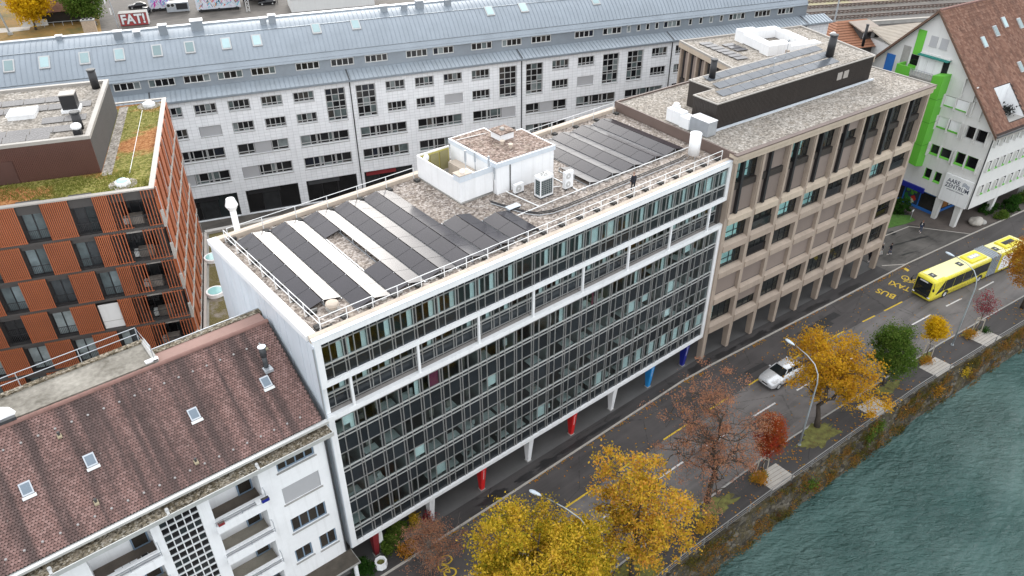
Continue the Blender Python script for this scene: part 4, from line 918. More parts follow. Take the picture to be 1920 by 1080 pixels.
for x, y, h in ((14.5, 8.5, 1.2), (18.6, 10.2, 2.0)):
    t = thing('roof_mast', 'thin grey mast on the plant storey roof' + (', shorter one' if h < 1.5 else ', taller one'), 'mast', BM @ Vector((x, y, 26.5))); MB().cyl((0, 0, 0), (0, 0, h), .035, .03, 6).build('pole', galv, t); MB().box(-.16, .16, -.05, .05, h - .3, h - .1).build('head', galv, t)
# white ducts by the step wall
dk = thing('roof_duct', 'stepped white ventilation ducts at the left end of the beige block roof', 'duct', BM @ Vector((0, 0, 23.75)), RAD(-4.07))
for a in ((.5, 1.7, 4.2, 6.5, .05, 1.45), (.35, 1.55, 6.5, 7.7, .05, 1.1), (.5, 1.5, 7.72, 9.6, .05, 1.3), (.7, 1.3, 8.6, 9.2, 1.3, 1.65)): bx('duct_box', dk, galv if a[2] == 4.2 else white, *a)
bx('duct_top', dk, white, .46, 1.74, 4.16, 6.49, 1.45, 1.5); MB().cyl((1.0, 8.9, 1.65), (1.0, 8.9, 1.85), .28, .28, 12).build('cowl', white, dk)

# ---- second beige block behind
b2 = thing('rear_concrete_block', 'lower beige block with white ducts on its roof behind the plant storey', 'building', (68.9, 29.2, 0), RAD(-18.4))
bx('core', b2, brownm, .45, 19, -13.6, -.3, 0, 21.4)
bx('roof_band', b2, beiget, -.3, 19.5, -14.4, .3, 21.4, 22.05)
for k in range(8):
    y = -13.8 + k * 1.95; bx('column', b2, beige, -.15, .45, y - .17, y + .17, 0, 21.4)
    if k < 7: bx('blind', b2, blindb, .2, .3, y + .22, y + 1.2, 17.5, 21.0); bx('fin', b2, black, .1, .4, y + 1.25, y + 1.5, 14, 21.3); bx('spandrel', b2, brownm, .05, .35, y + .2, y + 1.7, 16.6, 17.4)
for z in (16.2, 12.8, 9.4): bx('beam', b2, beige, -.12, .4, -13.8, -.1, z - .35, z + .35)
MB().prism([(.0, -14.1), (19.2, -14.1), (19.2, 0), (0, 0)], 22.06, 22.1).build('roof_gravel', gravl, b2)
for a in ((-.3, 19.5, -14.4, -14.15), (-.3, 19.5, .05, .3)): bx('roof_trim', b2, taupe, *a, 22.06, 22.3)
for a in ((-.3, -.05, -14.15, .05), (19.25, 19.5, -14.15, .05)): bx('roof_trim', b2, taupe, *a, 22.06, 22.3)
B2M = Matrix.Translation((68.9, 29.2, 0)) @ Matrix.Rotation(RAD(-18.4), 4, 'Z')
for i, (x, y0, n, lab) in enumerate(((1.5, -1.6, 7, 'long dark solar row beside the rear block edge'), (4.0, -3.2, 3, 'short dark solar row in the middle of the rear block roof'))):
    t = thing('solar_row', lab, 'solar panels', B2M @ Vector((x, y0, 22.1)), RAD(-18.4), 'solar rows on the rear beige block')
    for k in range(n): MB().box(0, 1.7, -.95, 0, .08, .12).build('panel', solar_m, t, loc=(.12 * k, -1.15 * k, .03))
t = thing('roof_duct', 'angled white ventilation duct on the rear beige block', 'duct', B2M @ Vector((7.0, -7.0, 22.1)), RAD(-18.4))
for a in ((0, 2.6, 3.4, 5.2, 0, 1.5), (2.0, 6.4, 4.0, 5.4, .1, 1.2), (0, 1.3, -.6, 3.4, .1, 1.2), (-.2, 3.2, -2.4, -.6, 0, 1.3), (5.6, 6.9, -1.0, 4.0, .1, 1.1), (3.2, 8.0, -2.3, -1.0, .1, .9)): bx('duct_box', t, white, *a)
for a in ((9, 18, -3.3, -2.7), (2, 10, -1.4, -.9), (9.5, 16, -11, -10.5)):
    pass

# ================================================================== LONG TILED BUILDING WITH ZINC BARREL ROOF (behind)
la = thing('zinc_roof_block', 'long white tiled block with curved blue grey zinc roof and skylights', 'building', (17.07, 61.78, 0), RAD(-18.4))
AX0, AX1 = -46.2, 97.0
ops = []; small = []; tall = []; wide = []; shops = []
kinds = {-1: 'ssssts', 0: 'ssssst', 1: 'tsssst', 2: 'tssTTs'.replace('T', 't'), 3: 'sststs', 4: 'ssttss'}
for m_ in (-1, 0, 1, 2, 3):
    for u in range(6):
        x0 = -7.7 + 25.2 * m_ + 4.2 * u; x1 = x0 + 2.75
        if x1 > AX1 - .5: continue
        if kinds[m_][u] == 't': tall.append((x0, x1, 12.05, 16.7))
        else: small.append((x0, x1, 15.33, 16.72)); small.append((x0, x1, 12.3, 13.72))
    for v in range(3):
        x0 = -7.7 + 25.2 * m_ + 8.4 * v; x1 = x0 + 6.75
        if x1 > AX1: continue
        wide.append((x0, x1, 8.95, 10.6)); wide.append((x0, x1, 5.55, 7.25)); shops.append((x0 - .2, x1 + .3, .1, 3.7))
ops = small + tall + wide + shops
MB.build(facade(ops, AX0, AX1, 0, 17.55, .35), 'wall', tileA, la)
bx('room_backing', la, antra, AX0, AX1, .5, .7, 0, 17.4); bx('end_wall', la, tileA, AX1 - .001, AX1 + .02, .001, 13, 0, 17.5)
RA = random.Random(4)
def Apane(i, j): return glassA
for (x0, x1, z0, z1) in small:
    if RA.random() < .14: bx('window_shutter', la, shut, x0 + .03, x1 - .03, .12, .17, z0 + .03, z1 - .02); continue
    window(la, x0 + .03, x1 - .03, z0 + .03, z1 - .03, .18, (.25, .5, .75), (.27,), frameg, Apane, .1)
for (x0, x1, z0, z1) in tall:
    window(la, x0 + .03, x1 - .03, z0 + .03, z1 - .03, .18, (.33, .67), (.1, .34, .42, .6, .8), frameg, Apane, .11)
for (x0, x1, z0, z1) in wide:
    w3 = (x1 - x0) / 3; sh = RA.randrange(9)
    for k in range(3):
        a = x0 + w3 * k
        if sh == k: bx('window_shutter', la, shut, a + .03, a + w3 - .03, .12, .17, z0 + .03, z1 - .02); continue
        window(la, a + .02, a + w3 - .02, z0 + .03, z1 - .03, .18, ((.62,), (.22, .75), (.38,))[k], (.26,), frameg, Apane, .11)
    bx('sill', la, frameg, x0 - .05, x1 + .05, -.06, .1, z0 - .13, z0 - .002)
for (x0, x1, z0, z1) in small + tall: bx('sill', la, frameg, x0 - .04, x1 + .04, -.05, .1, z0 - .1, z0 - .002)
for k, (x0, x1, z0, z1) in enumerate(shops):
    if x0 > 45: continue
    window(la, x0 + .05, x1 - .05, z0 + .02, z1 - .05, .3, (.3, .62), (), black, glassK, .1, 'shop_front')
    bx('shop_sign', la, [black, darkg, redp, black][k % 4] if k != 6 else dredp, x0 + .3, x1 - 2.5, .2, .29, z1 - .75, z1 - .2)
for m_ in range(-1, 5): x = -8.4 + 25.2 * m_; bx('downpipe', la, darkg, x - .07, x + .07, -.1, .0, .1, 17.4)
# eaves, apron, dormer band, barrel
bx('gutter', la, zincg, AX0, AX1 + .45, -.5, -.18, 17.42, 17.62); bx('eave_soffit', la, zincg, AX0, AX1 + .4, -.42, .34, 17.56, 17.64)
prof = [(-.42, 17.66), (2.0, 18.33)]
MB().add([(AX0, -.42, 17.66), (AX1 + .4, -.42, 17.66), (AX1 + .4, 2.02, 18.33), (AX0, 2.02, 18.33)], [(0, 1, 2, 3)]).build('apron_roof', zincl, la)
mb = MB(); x = AX0
while x < AX1 + .4:
    mb.add([(x - .02, -.42, 17.665), (x + .02, -.42, 17.665), (x + .02, 2.0, 18.335), (x - .02, 2.0, 18.335), (x - .02, -.42, 17.73), (x + .02, -.42, 17.73), (x + .02, 2.0, 18.40), (x - .02, 2.0, 18.40)], [(4, 5, 6, 7), (0, 1, 5, 4), (1, 2, 6, 5), (3, 0, 4, 7)]); x += .62
tag(mb.build('apron_seams', zincg, la), kind='stuff')
for m_ in range(-1, 4): x = 16.8 + 25.2 * m_; mb2 = MB().add([(x - .09, -.43, 17.74), (x + .09, -.43, 17.74), (x + .09, 2.0, 18.42), (x - .09, 2.0, 18.42)], [(0, 1, 2, 3)]); mb2.build('expansion_joint', darkg, la)
AE = 93.6
dops = []
starts = [(-29.5, 3.2), (-24.7, 3.2), (-16.9, 3.2), (-12.3, 3.2), (-8.2, 3.2), (-4.0, 3.3), (.2, 3.2), (4.4, 3.2), (10.2, 3.2), (14.9, 3.2), (19.6, 3.2), (25.4, 3.1), (29.3, 3.1), (35.0, 3.2), (39.7, 3.1), (44.3, 3.2), (51.3, 3.2), (56.0, 3.2), (60.1, .7), (61.8, .7), (63.4, .7), (65.0, .7), (66.5, 3.1), (71.0, .7), (72.9, .7), (74.8, .7), (76.7, .7), (78.4, 3.1), (83.3, 3.1), (87.8, 3.1)]
for x, w_ in starts: dops.append((x, x + w_, 18.93, 20.0))
MB.build(facade(dops, AX0, AE, 18.2, 20.1, .25, 2.0), 'dormer_wall', zincg, la); bx('dormer_backing', la, antra, AX0, AE, 2.4, 2.5, 18.2, 20.1)
for i, (x0, x1, z0, z1) in enumerate(dops):
    window(la, x0 + .02, x1 - .02, z0 + .02, z1 - .02, 2.06, (.25, .5, .75) if x1 - x0 > 2 else (), (), mat('pale dormer frame', (.60, .60, .58), .5), Apane, .11)
bx('roof_end_wall', la, zincg, AE - .02, AE, 2.0, 15, 17.4, 20.5)
barrel = [(1.86, 20.06), (2.16, 20.60), (2.42, 20.95), (3.0, 21.58), (3.6, 22.15), (4.3, 22.70), (5.0, 23.15), (6.0, 23.68), (7.0, 24.08), (7.9, 24.34), (8.7, 24.48)]
back = [(9.6, 24.5), (11, 24.2), (13, 23.2), (14.6, 21.6), (15.4, 19.5), (15.5, 0)]
br = barrel + back
MB().loft([[(x, y, z) for y, z in br] for x in (AX0, AE)], False, False).build('barrel_roof', zincg, la, True)
MB().poly([(AE, y, z) for y, z in br]).build('gable_end', zincg, la)
bx('ridge_cap', la, zincl, AX0, AE, 8.55, 8.95, 24.45, 24.62)
mb = MB(); x = AX0; R7 = random.Random(3)
while x < AE:
    for (y0, z0), (y1, z1) in zip(barrel[2:], barrel[3:]):
        mb.add([(x - .02, y0, z0), (x + .02, y0, z0), (x + .02, y1, z1), (x - .02, y1, z1), (x - .02, y0 - .03, z0 + .05), (x + .02, y0 - .03, z0 + .05), (x + .02, y1 - .03, z1 + .05), (x - .02, y1 - .03, z1 + .05)], [(4, 5, 6, 7), (0, 1, 5, 4), (1, 2, 6, 5), (3, 0, 4, 7)])
    x += .62
tag(mb.build('standing_seams', mat('zinc seam', (.27, .31, .35), .45, .1, metal=.3), la), kind='stuff')
mb = MB(); x = AX0
while x < AE: mb.box(x, x + .03, 1.98, 2.03, 20.22, 20.4); mb.box(x + .4, x + .43, 2.2, 2.25, 20.55, 20.75); x += .8
mb.box(AX0, AE, 2.0, 2.04, 20.34, 20.37); tag(mb.build('shingle_band', zincg, la), kind='stuff')
for y, z in ((6.0, 23.70), (2.40, 20.97), (1.86, 20.05)): bx('cross_seam', la, zincl, AX0, AE, y - .05, y + .05, z, z + .06)
# skylights, each with frame and pane; chimneys and vents on the ridge
SK = [-27.2, -23.2, -19.3, -14.8, -10.8, -6.35, -2.4, 2.1, 6.0, 14.0, 19.4, 39.0, 44.3, 56.0, 70.0, 75.0]
for i, x in enumerate(SK):
    y, z = (4.45, 22.80) if i < 9 else (5.3, 23.32); a = math.atan2(.42, .62) if i < 9 else math.atan2(.53, 1.0)
    o = obj('skylight', MB(Matrix.Rotation(a, 4, 'X')).box(-.62, .62, -.95, .95, -.05, .12).mesh('skylight', frameg), la, (x, y, z))
    obj('pane', MB(Matrix.Rotation(a, 4, 'X')).box(-.47, .47, -.76, .76, .12, .15).mesh('pane', skyl_m), o)
for i, (x, y, w_, h) in enumerate(((-17.5, 8.3, .7, 1.0), (-10.6, 7.2, 1.0, 1.3), (-8.4, 7.4, .8, .7), (-5.2, 7.2, 1.0, 1.8), (-1.0, 7.6, 1.5, 2.0), (7.4, 7.2, .8, 1.2), (8.6, 7.4, .9, 1.6), (24.0, 7.5, .9, 1.2), (26.9, 7.4, .8, 1.1), (29.2, 7.6, 1.1, 1.7), (33.4, 7.6, .9, 1.2), (48, 7.6, .8, 1.2))):
    o = bx('roof_vent', la, zincg, x - w_ / 2, x + w_ / 2, y - w_ * .4, y + w_ * .4, 23.7, 24.35 + h * .5); bx('vent_lid', la, white, x - w_ / 2 - .06, x + w_ / 2 + .06, y - w_ * .4 - .06, y + w_ * .4 + .06, 24.35 + h * .5, 24.45 + h * .5)

# ================================================================== RUST RED APARTMENT BLOCK (left)
ra = thing('rust_red_block', 'apartment block with rust orange slatted panels and a planted roof', 'building', (-1.56, 24.03, 0), RAD(-20.9))
RX0 = -31.0
tops = [24.95, 21.4, 18.3, 15.2, 12.1, 9.0]; bots = [21.62, 18.5, 15.45, 12.35, 9.3, 6.2]
offs = [-8.26, -9.03, -8.15, -8.99, -8.15, -8.99]
bx('core', ra, antra, RX0, -5.4, .62, 21.2, 0, 24.4); bx('core', ra, antra, -5.4, -.35, 2.02, 21.2, 0, 24.4)
for z in bots: bx('floor_edge', ra, antra, RX0, 0.03, -.04, .6, z - .28, z - .02); 
bx('roof_band', ra, antra, RX0, -.02, .04, .099, 24.05, 24.85)
me_pan = {}
def slat_panel(w_, h, pitch=.143, thick=.08):
    key = (round(w_, 2), round(h, 2), pitch)
    if key not in me_pan:
        mb = MB(); x = 0
        while x < w_ - .03: mb.box(x, x + thick, 0, .07, 0, h); x += pitch
        mb.box(0, w_, .03, .05, .05, .1); mb.box(0, .03, 0, .3, 0, h); mb.box(0, w_, .03, .05, h - .15, h - .1)
        me_pan[key] = mb.mesh('slat_panel', orange)
    return me_pan[key]
R8 = random.Random(8)
for r in range(6):
    zt, zb = tops[r], bots[r]; h = zt - zb
    k = -6
    while True:
        x0 = offs[r] + 3.68 * k; k += 1
        if x0 < RX0: continue
        if x0 > -5.6: break
        obj('slat_panel', slat_panel(1.98, h), ra, (x0, -.12, zb))
        wx0, wx1 = x0 + 2.02, x0 + 3.66
        if wx1 > -4.4: wx1 = min(wx1, -3.6)
        if r == 3 and -7.5 < wx0 < -6: bx('roller_blind', ra, offw, wx0 + .03, wx1 - .03, .08, .14, zb + .05, zb + 2.5); bx('blind_joint', ra, taupe, wx0 + .03, wx1 - .03, .07, .078, zb + .75, zb + .79); continue
        lt = R8.random()
        window(ra, wx0 + .02, wx1 - .02, zb, zb + 2.45, .42, (.5,), (), black, glassR if (lt < .8 or r in (2,)) else glassK, .09, 'balcony_door')
        bx('lintel', ra, antra, wx0, wx1, .1, .6, zb + 2.46, zt)
        mb = MB().box(wx0 + .02, wx1 - .02, -.02, .02, zb + 1.0, zb + 1.04).box(wx0 + .02, wx1 - .02, -.02, .02, zb + .08, zb + .12); q = wx0 + .06
        while q < wx1 - .05: mb.box(q, q + .025, -.012, .012, zb + .12, zb + 1.0); q += .13
        mb.build('railing', black, ra)
    # open corner loggia with spaced slats
    lx = x0 + 1.98 if x0 <= -5.6 else -3.7
    a = offs[r] + 3.68 if offs[r] + 3.68 > -5.5 else offs[r] + 3.68
    s0 = -4.56 if r % 2 == 0 else -5.3
    obj('slat_panel', slat_panel(1.15, h), ra, (s0, -.12, zb)); obj('open_slat_screen', slat_panel(1.15, h, .24, .06), ra, (s0 + 1.2, -.12, zb))
    obj('open_slat_screen', slat_panel(1.0 if r % 2 == 0 else 1.7, h, .24, .06), ra, (-1.02 if r % 2 == 0 else -1.72, -.12, zb))
    bx('loggia_wall', ra, antra, s0, -.4, 1.9, 2.0, zb, min(zt, 24.38)); bx('awning_box', ra, taupe, s0 + 2.3, -.95, .15, .3, zt - .75 if r == 0 else zt - .3, zt - .6 if r == 0 else zt - .15)
    window(ra, s0 + 1.4, -1.0, zb + .02, zb + 2.4, 1.8, (.33, .67), (), black, glassK, .08, 'balcony_door')
    mb = MB().box(s0 + 1.2, -.1, 0, .04, zb + .98, zb + 1.03); q = s0 + 1.2
    while q < -.1: mb.box(q, q + .02, .01, .03, zb + .05, zb + .98); q += .12
    mb.build('railing', black, ra)
    if r < 5: bx('loggia_item', ra, clutter_m, -2.6, -1.5, .6, 1.2, zb + .02, zb + .8); bx('loggia_item', ra, desk_m, -3.0, -2.5, .8, 1.3, zb + .02, zb + .55)
# cut the core back at the corner: shade inside loggias comes from depth
# right flank: tall fins between projecting slab ends
bx('flank_wall', ra, antra, -.34, -.2, 2.0, 21.2, 0, 24.4)
for r in range(5):
    zt, zb = tops[r], bots[r]
    for k in range(9):
        y = .35 + 2.3 * k + (1.1 if r % 2 else 0)
        if y > 20.2: continue
        MB().add([(-.18, y, zb + .02), (.12, y - .12, zb + .02), (.16, y + 1.15, zb + .02), (-.14, y + 1.3, zb + .02)] + [(-.18, y, zt - .02), (.12, y - .12, zt - .02), (.16, y + 1.15, zt - .02), (-.14, y + 1.3, zt - .02)], [(0, 3, 2, 1), (4, 5, 6, 7), (0, 1, 5, 4), (1, 2, 6, 5), (2, 3, 7, 6), (3, 0, 4, 7)]).build('flank_panel', orange, ra)
        if k % 2 == 0: bx('flank_window', ra, glassK, -.19, -.15, y + 1.4, y + 2.1, zb + .1, zb + 2.4)
    bx('slab_end', ra, taupe, .0, .2, -.05, 21.0, zb - .26, zb - .04)
    bx('corner_post', ra, taupe, .02, .26, -.08, .16, zb - .02, zb + 1.25)
    MB().cyl((.2, .05, zb + 1.25), (.2, .05, zt), .025, .025, 6).build('tension_rod', galv, ra)
    for y in (5, 10, 15, 20): MB().cyl((.24, y, zb), (.24, y, zt), .025, .025, 6).build('tension_rod', galv, ra)
# planted roof with edge coping
MB().prism([(RX0, .3), (-.3, .3), (-.3, 21.1), (RX0, 21.1)], 24.4, 24.66).build('planted_roof', sedum_m, ra)
bx('coping', ra, taupe, RX0, .08, -.14, .3, 24.86, 24.97); bx('coping', ra, taupe, -.34, .08, .305, 21.3, 24.86, 24.97); bx('coping', ra, taupe, RX0, -.345, 21.0, 21.3, 24.86, 24.97)
bx('parapet', ra, antra, RX0, -.36, .1, .26, 24.4, 24.855); bx('parapet', ra, antra, -.3, -.04, .1, 21.2, 24.4, 24.855)
MB().prism([(-4.3, 4.2), (-3.5, 4.2), (-3.5, 20.6), (-4.3, 20.6)], 24.662, 24.69).build('gravel_strip', gravl, ra)
for x, y in ((-1.55, 20.2), (-2.45, 2.0)):
    o = MB().cyl((x, y, 24.67), (x, y, 24.95), .62, .55, 24).build('dome_skylight', white, ra); MB().ball((x, y, 24.95), (.45, .45, .22), 18, 8).build('dome', skyl_m if y < 5 else white, o, True); MB().cyl((x, y, 24.663), (x, y, 24.685), 1.1, 1.1, 20).build('gravel_ring', gravl, o)
bx('cable', ra, railw, -2.12, -2.08, 4, 19, 24.68, 24.7)
# grasses on the roof
mb = MB(); R9 = random.Random(2)
for _ in range(5200):
    x = R9.uniform(-14, -.5); y = R9.uniform(.4, 4.6) if R9.random() < .75 else R9.uniform(14, 20.5)
    if y > 5 and x < -3.4: continue
    if noise.noise((x * .5, y * .5, 7)) < -.25: continue
    h = R9.uniform(.06, .3); dx, dy = R9.gauss(0, .08), R9.gauss(0, .08); o = len(mb.v); mb.v += [(x - .025, y, 24.66), (x + .025, y, 24.66), (x + dx, y + dy, 24.66 + h)]; mb.f.append((o, o + 1, o + 2))
tag(mb.build('roof_grass', leafmat('roof grass', [(.09, .11, .02), (.18, .19, .04), (.32, .28, .10)], .6), ra), kind='stuff')
# penthouse
pn = bx('penthouse', ra, rustbr, -22, -4.33, 4.9, 19.2, 24.5, 27.6) if 0 else MB().box(-22, -4.36, 4.93, 19.2, 24.5, 27.7).build('penthouse', antra, ra)
mb = MB(); x = -22
while x < -4.4: mb.box(x, x + .07, 4.86, 4.93, 24.67, 27.7); x += .13
tag(mb.build('corrugated_front', rustbr, pn), kind='stuff'); bx('front_sheet', pn, rustbr, -22, -4.36, 4.9, 4.929, 24.67, 27.7)
bx('hatch', pn, mat('brown hatch', (.075, .035, .028), .5), -12.5, -10.4, 4.8, 4.855, 24.7, 26.6)
for a in ((-22, -4.3, 4.82, 5.2), (-22, -4.3, 18.9, 19.3)): bx('roof_edge', pn, taupe, *a, 27.7, 27.98)
bx('roof_edge', pn, taupe, -4.7, -4.3, 5.205, 18.895, 27.7, 27.98)
MB().box(-22, -4.71, 5.21, 18.89, 27.7, 27.74).build('roof_gravel', gravl, pn)
RM = Matrix.Translation((-1.56, 24.03, 0)) @ Matrix.Rotation(RAD(-20.9), 4, 'Z')
for i, (y, xa, xb) in enumerate(((15.3, -20, -7.4), (13.2, -20, -5.1), (9.8, -8.6, -5.1), (7.5, -20, -5.6), (6.2, -20, -7.4))):
    t = thing('solar_row', ['rearmost', 'second from the rear', 'short middle', 'second from the front', 'front'][i] + ' flat solar row on the rust red penthouse roof', 'solar panels', RM @ Vector((xa, y, 27.74)), RAD(-20.9), 'solar rows on the penthouse roof')
    n = int((xb - xa) / 1.75)
    for k in range(n): MB().add([(0, -.5, .08), (1.7, -.5, .08), (1.7, .45, .24), (0, .45, .24), (0, -.5, .05), (1.7, -.5, .05), (1.7, .45, .21), (0, .45, .21)], [(0, 1, 2, 3), (7, 6, 5, 4), (0, 4, 5, 1), (1, 5, 6, 2), (2, 6, 7, 3), (3, 7, 4, 0)]).build('panel', mat('dusty solar glass', (.16, .15, .145), .25, .15), t, loc=((xb - xa) - 1.75 * (n - k), 0, 0))
stack('flue_pipe', 'black flue at the back corner of the penthouse roof', RM @ Vector((-5.25, 17.6, 27.74)), .36, 1.7, black)
stack('flue_pipe', 'black flue beside the white fan on the penthouse roof', RM @ Vector((-5.4, 7.3, 27.74)), .36, 1.4, black)
t = thing('vent_box', 'black ventilation box with pale lid on the penthouse roof', 'vent', RM @ Vector((-6.6, 12.2, 27.74)), RAD(-20.9)); bx('housing', t, black, -.6, .6, -.6, .6, .25, 1.5); bx('lid', t, taupe, -.64, .64, -.64, .64, 1.5, 1.58); bx('base', t, white, -.75, .75, -.75, .75, 0, .25)
t = thing('roof_hatch', 'white square roof hatch on the penthouse roof', 'hatch', RM @ Vector((-10.4, 12.0, 27.74)), RAD(-20.9)); bx('curb', t, white, -1.05, 1.05, -.95, .95, 0, .3); bx('lid', t, white, -1.1, 1.1, -1.0, 1.0, .31, .45)
t = thing('roof_fan', 'small white capped fan on a black box, penthouse roof edge', 'fan', RM @ Vector((-5.3, 5.9, 27.74)), RAD(-20.9)); bx('housing', t, black, -.3, .3, -.3, .3, 0, .5); MB().ball((0, 0, .75), (.42, .42, .3), 14, 8).build('cap', white, t, True)
# low mossy podium between the blocks
po = thing('podium_block', 'low mossy flat roof with round skylights between the blocks', 'building')
MB().prism([(-1.2, 24.1), (6.2, 43.8), (20, 40), (24, 24), (18, 17.5), (-1.0, 17.5)], 0, 8.9).build('wall', conc, po)
MB().prism([(-.6, 24.2), (6.6, 43.2), (19.7, 39.7), (23.7, 24.1), (17.7, 17.6), (-.7, 17.6)], 8.9, 9.0).build('mossy_roof', podium_m, po)
MB().prism([(-1.1, 24.2), (6.25, 43.6), (6.5, 43.5), (-.85, 24.1)], 8.9, 9.25).build('edge', taupe, po); MB().prism([(6.3, 43.3), (20, 39.8), (20.1, 40.2), (6.4, 43.9)], 8.9, 9.3).build('edge', conc, po)
for x, y in ((2.72, 31.15), (4.96, 37.7)):
    o = MB().cyl((x, y, 9.0), (x, y, 9.35), .98, .9, 28).build('round_skylight', white, po); MB().cyl((x, y, 9.35), (x, y, 9.37), .72, .72, 24).build('pane', mat('aqua skylight glass', (.25, .52, .52), .06, .15), o)

# ================================================================== WHITE HOUSE WITH PLUM TILED ROOF (bottom left)
wh = thing('tiled_white_house', 'white rendered house with plum brown tiled roof and recessed balconies', 'building')
GX0, GX1 = -34.0, -.42
RY, RZ, EY, EZ = 6.55, 21.22, -.22, 16.98
def groof(x, f, lift=0.0):
    """point on the front slope: f = 0 at the ridge, 1 at the eave"""
    n_ = Vector((0, -(RZ - EZ), (RY - EY))).normalized(); p = Vector((x, RY + (EY - RY) * f, RZ + (EZ - RZ) * f)) + n_ * lift; return tuple(p)
MB().poly([groof(GX0, 0), groof(GX0, 1), groof(GX1, 1), groof(GX1, 0)]).build('roof_deck', mat('dark roof underlay', (.04, .026, .022), .9), wh)
SL = math.hypot(RY - EY, RZ - EZ); TW, TH = .178, .168; nr = int(SL / TH)
mb = MB()
for r in range(nr):
    f0 = (SL - (nr - r) * TH) / SL; f1 = f0 + (TH * 1.02) / SL; fm = f0 + TH * .62 / SL; x = GX0 + (TW / 2 if r % 2 else 0)
    while x < GX1 - TW:
        l0, l1 = .004, .034 + .008 * (hash((r, int(x * 50))) % 5) / 5
        o = len(mb.v); mb.v += [groof(x + .003, f0, l0), groof(x + TW - .003, f0, l0), groof(x + TW - .003, fm, l1 * .8), groof(x + TW * .82, f1 - .004, l1), groof(x + TW * .5, f1 + .002, l1), groof(x + TW * .18, f1 - .004, l1), groof(x + .003, fm, l1 * .8),
                                groof(x + TW * .82, f1 - .004, 0), groof(x + TW * .5, f1 + .002, 0), groof(x + TW * .18, f1 - .004, 0)]
        mb.f += [(o, o + 6, o + 5, o + 4, o + 3, o + 2, o + 1), (o + 5, o + 9, o + 8, o + 4), (o + 4, o + 8, o + 7, o + 3)]; x += TW
tag(mb.build('roof_tiles', tileG, wh), kind='stuff')
ridm = mat('ridge tile clay', (.21, .115, .095), .85, .15, 1.5)
rt = MB(); n = 8
rt.add([(x, .19 * math.cos(a) * (1 if x else .9), .16 * math.sin(a) * (1 if x else .9)) for x in (0, .42) for a in (math.pi * i / n for i in range(n + 1))], [(i, i + 1, n + 2 + i, n + 1 + i) for i in range(n)])
rtm = rt.mesh('ridge_tile', ridm, True)
x = GX1 - .42; k = 0
while x > -26: obj('ridge_tile', rtm, wh, (x, RY + .02, RZ - .03)); x -= .40
MB().box(GX0, GX1, RY + .1, 8.1, 20.85, 21.0).build('rear_dormer_roof', mat('salmon roof sheet', (.30, .185, .155), .8, .08, .5, streak=.2), wh)
bx('rear_edge', wh, mossg, -7.7, GX1 + .3, 8.1, 8.55, 20.7, 21.06); bx('rear_edge_trim', wh, galv, -7.7, GX1 + .3, 8.56, 8.62, 20.7, 21.1)
bx('body', wh, whitew, GX0, GX1, 1.75, 13.5, .1, 16.8); bx('rear_body', wh, whitew, GX0, GX1, 6.8, 8.5, 16.8, 20.84)
for x in (-7.26, -13.34, -16.71, -2.5, -22.5):
    a = math.atan2(RZ - EZ, RY - EY); y = 3.12; z = EZ + (y - EY) * (RZ - EZ) / (RY - EY) + .06
    M_ = Matrix.Rotation(a, 4, 'X'); o = obj('skylight', MB(M_).box(-.30, .30, -.40, .40, -.02, .09).mesh('skylight', galv), wh, (x, y, z))
    obj('pane', MB(M_).box(-.23, .23, -.30, .30, .09, .11).mesh('pane', mat('cool skylight pane', (.16, .20, .24), .1, .06)), o); obj('flashing', MB(M_).box(-.36, .36, -.62, -.42, .045, .06).mesh('flashing', sill), o)
for (x, y) in ((-14.23, 4.95), (-13.94, 1.04), (-8.36, .72), (-1.45, 5.0)):
    z = EZ + (y - EY) * (RZ - EZ) / (RY - EY); o = obj('tile_vent', MB().box(-.12, .12, -.22, .22, 0, .11).mesh('tile_vent', mat('straw vent tile', (.36, .30, .2), .9)), wh, (x, y, z)); MB().cyl((0, 0, .05), (0, .0, .35), .07, .08, 10).build('vent_hood', darkg, o)
pcbd = mat('dull guard metal', (.30, .28, .27), .6, .2)
for row, f, xs0 in ((0, .17, 0), (1, .90, 0)):
    x = -1.7
    while x > -24:
        p = groof(x + .05 * math.sin(x * 7), f, .05); MB().cyl((0, 0, 0), (0, -.02, .05), .075, .065, 10).build('snow_guard', pcbd, wh, loc=p); x -= .9
ch = thing('roof_flue', 'dark flue pipe with round cap on the plum tiled roof', 'chimney', (-2.0, 3.95, 19.55)); MB().box(-.28, .28, -.5, .3, -.1, .1).build('flashing', galv, ch); MB().cyl((0, 0, 0), (0, 0, 1.0), .17, .17, 14).build('pipe', darkg, ch, True); MB().cyl((0, 0, 1.0), (0, 0, 1.75), .22, .22, 14).build('cowl', darkg, ch, True); MB().cyl((0, 0, 1.75), (0, 0, 1.8), .27, .27, 16).build('cap', galv, ch)
# eave gutter and mossy ledge
bx('gutter', wh, sill, GX0, GX1 + .25, -.52, -.2, 16.75, 16.93)
bx('ledge', wh, whitew, GX0, GX1 + .2, -1.12, 0.0, 16.15, 16.38); bx('ledge_gravel', wh, mossg, GX0, GX1 + .15, -1.05, -.15, 16.38, 16.44); bx('ledge_lip', wh, sill, GX0, GX1 + .2, -1.18, -1.12, 16.15, 16.47)
bx('eave_wall', wh, conc, GX0, GX1, -.14, 1.7, 16.38, 16.74)
for x in (-5.35, -10.9, -17.2): MB().cyl((x, -.75, 16.44), (x, -.75, 16.62), .12, .1, 10).box(x - .08, x + .08, -1.2, -.75, 16.4, 16.47).build('drain_leaf_guard', pcb, wh)
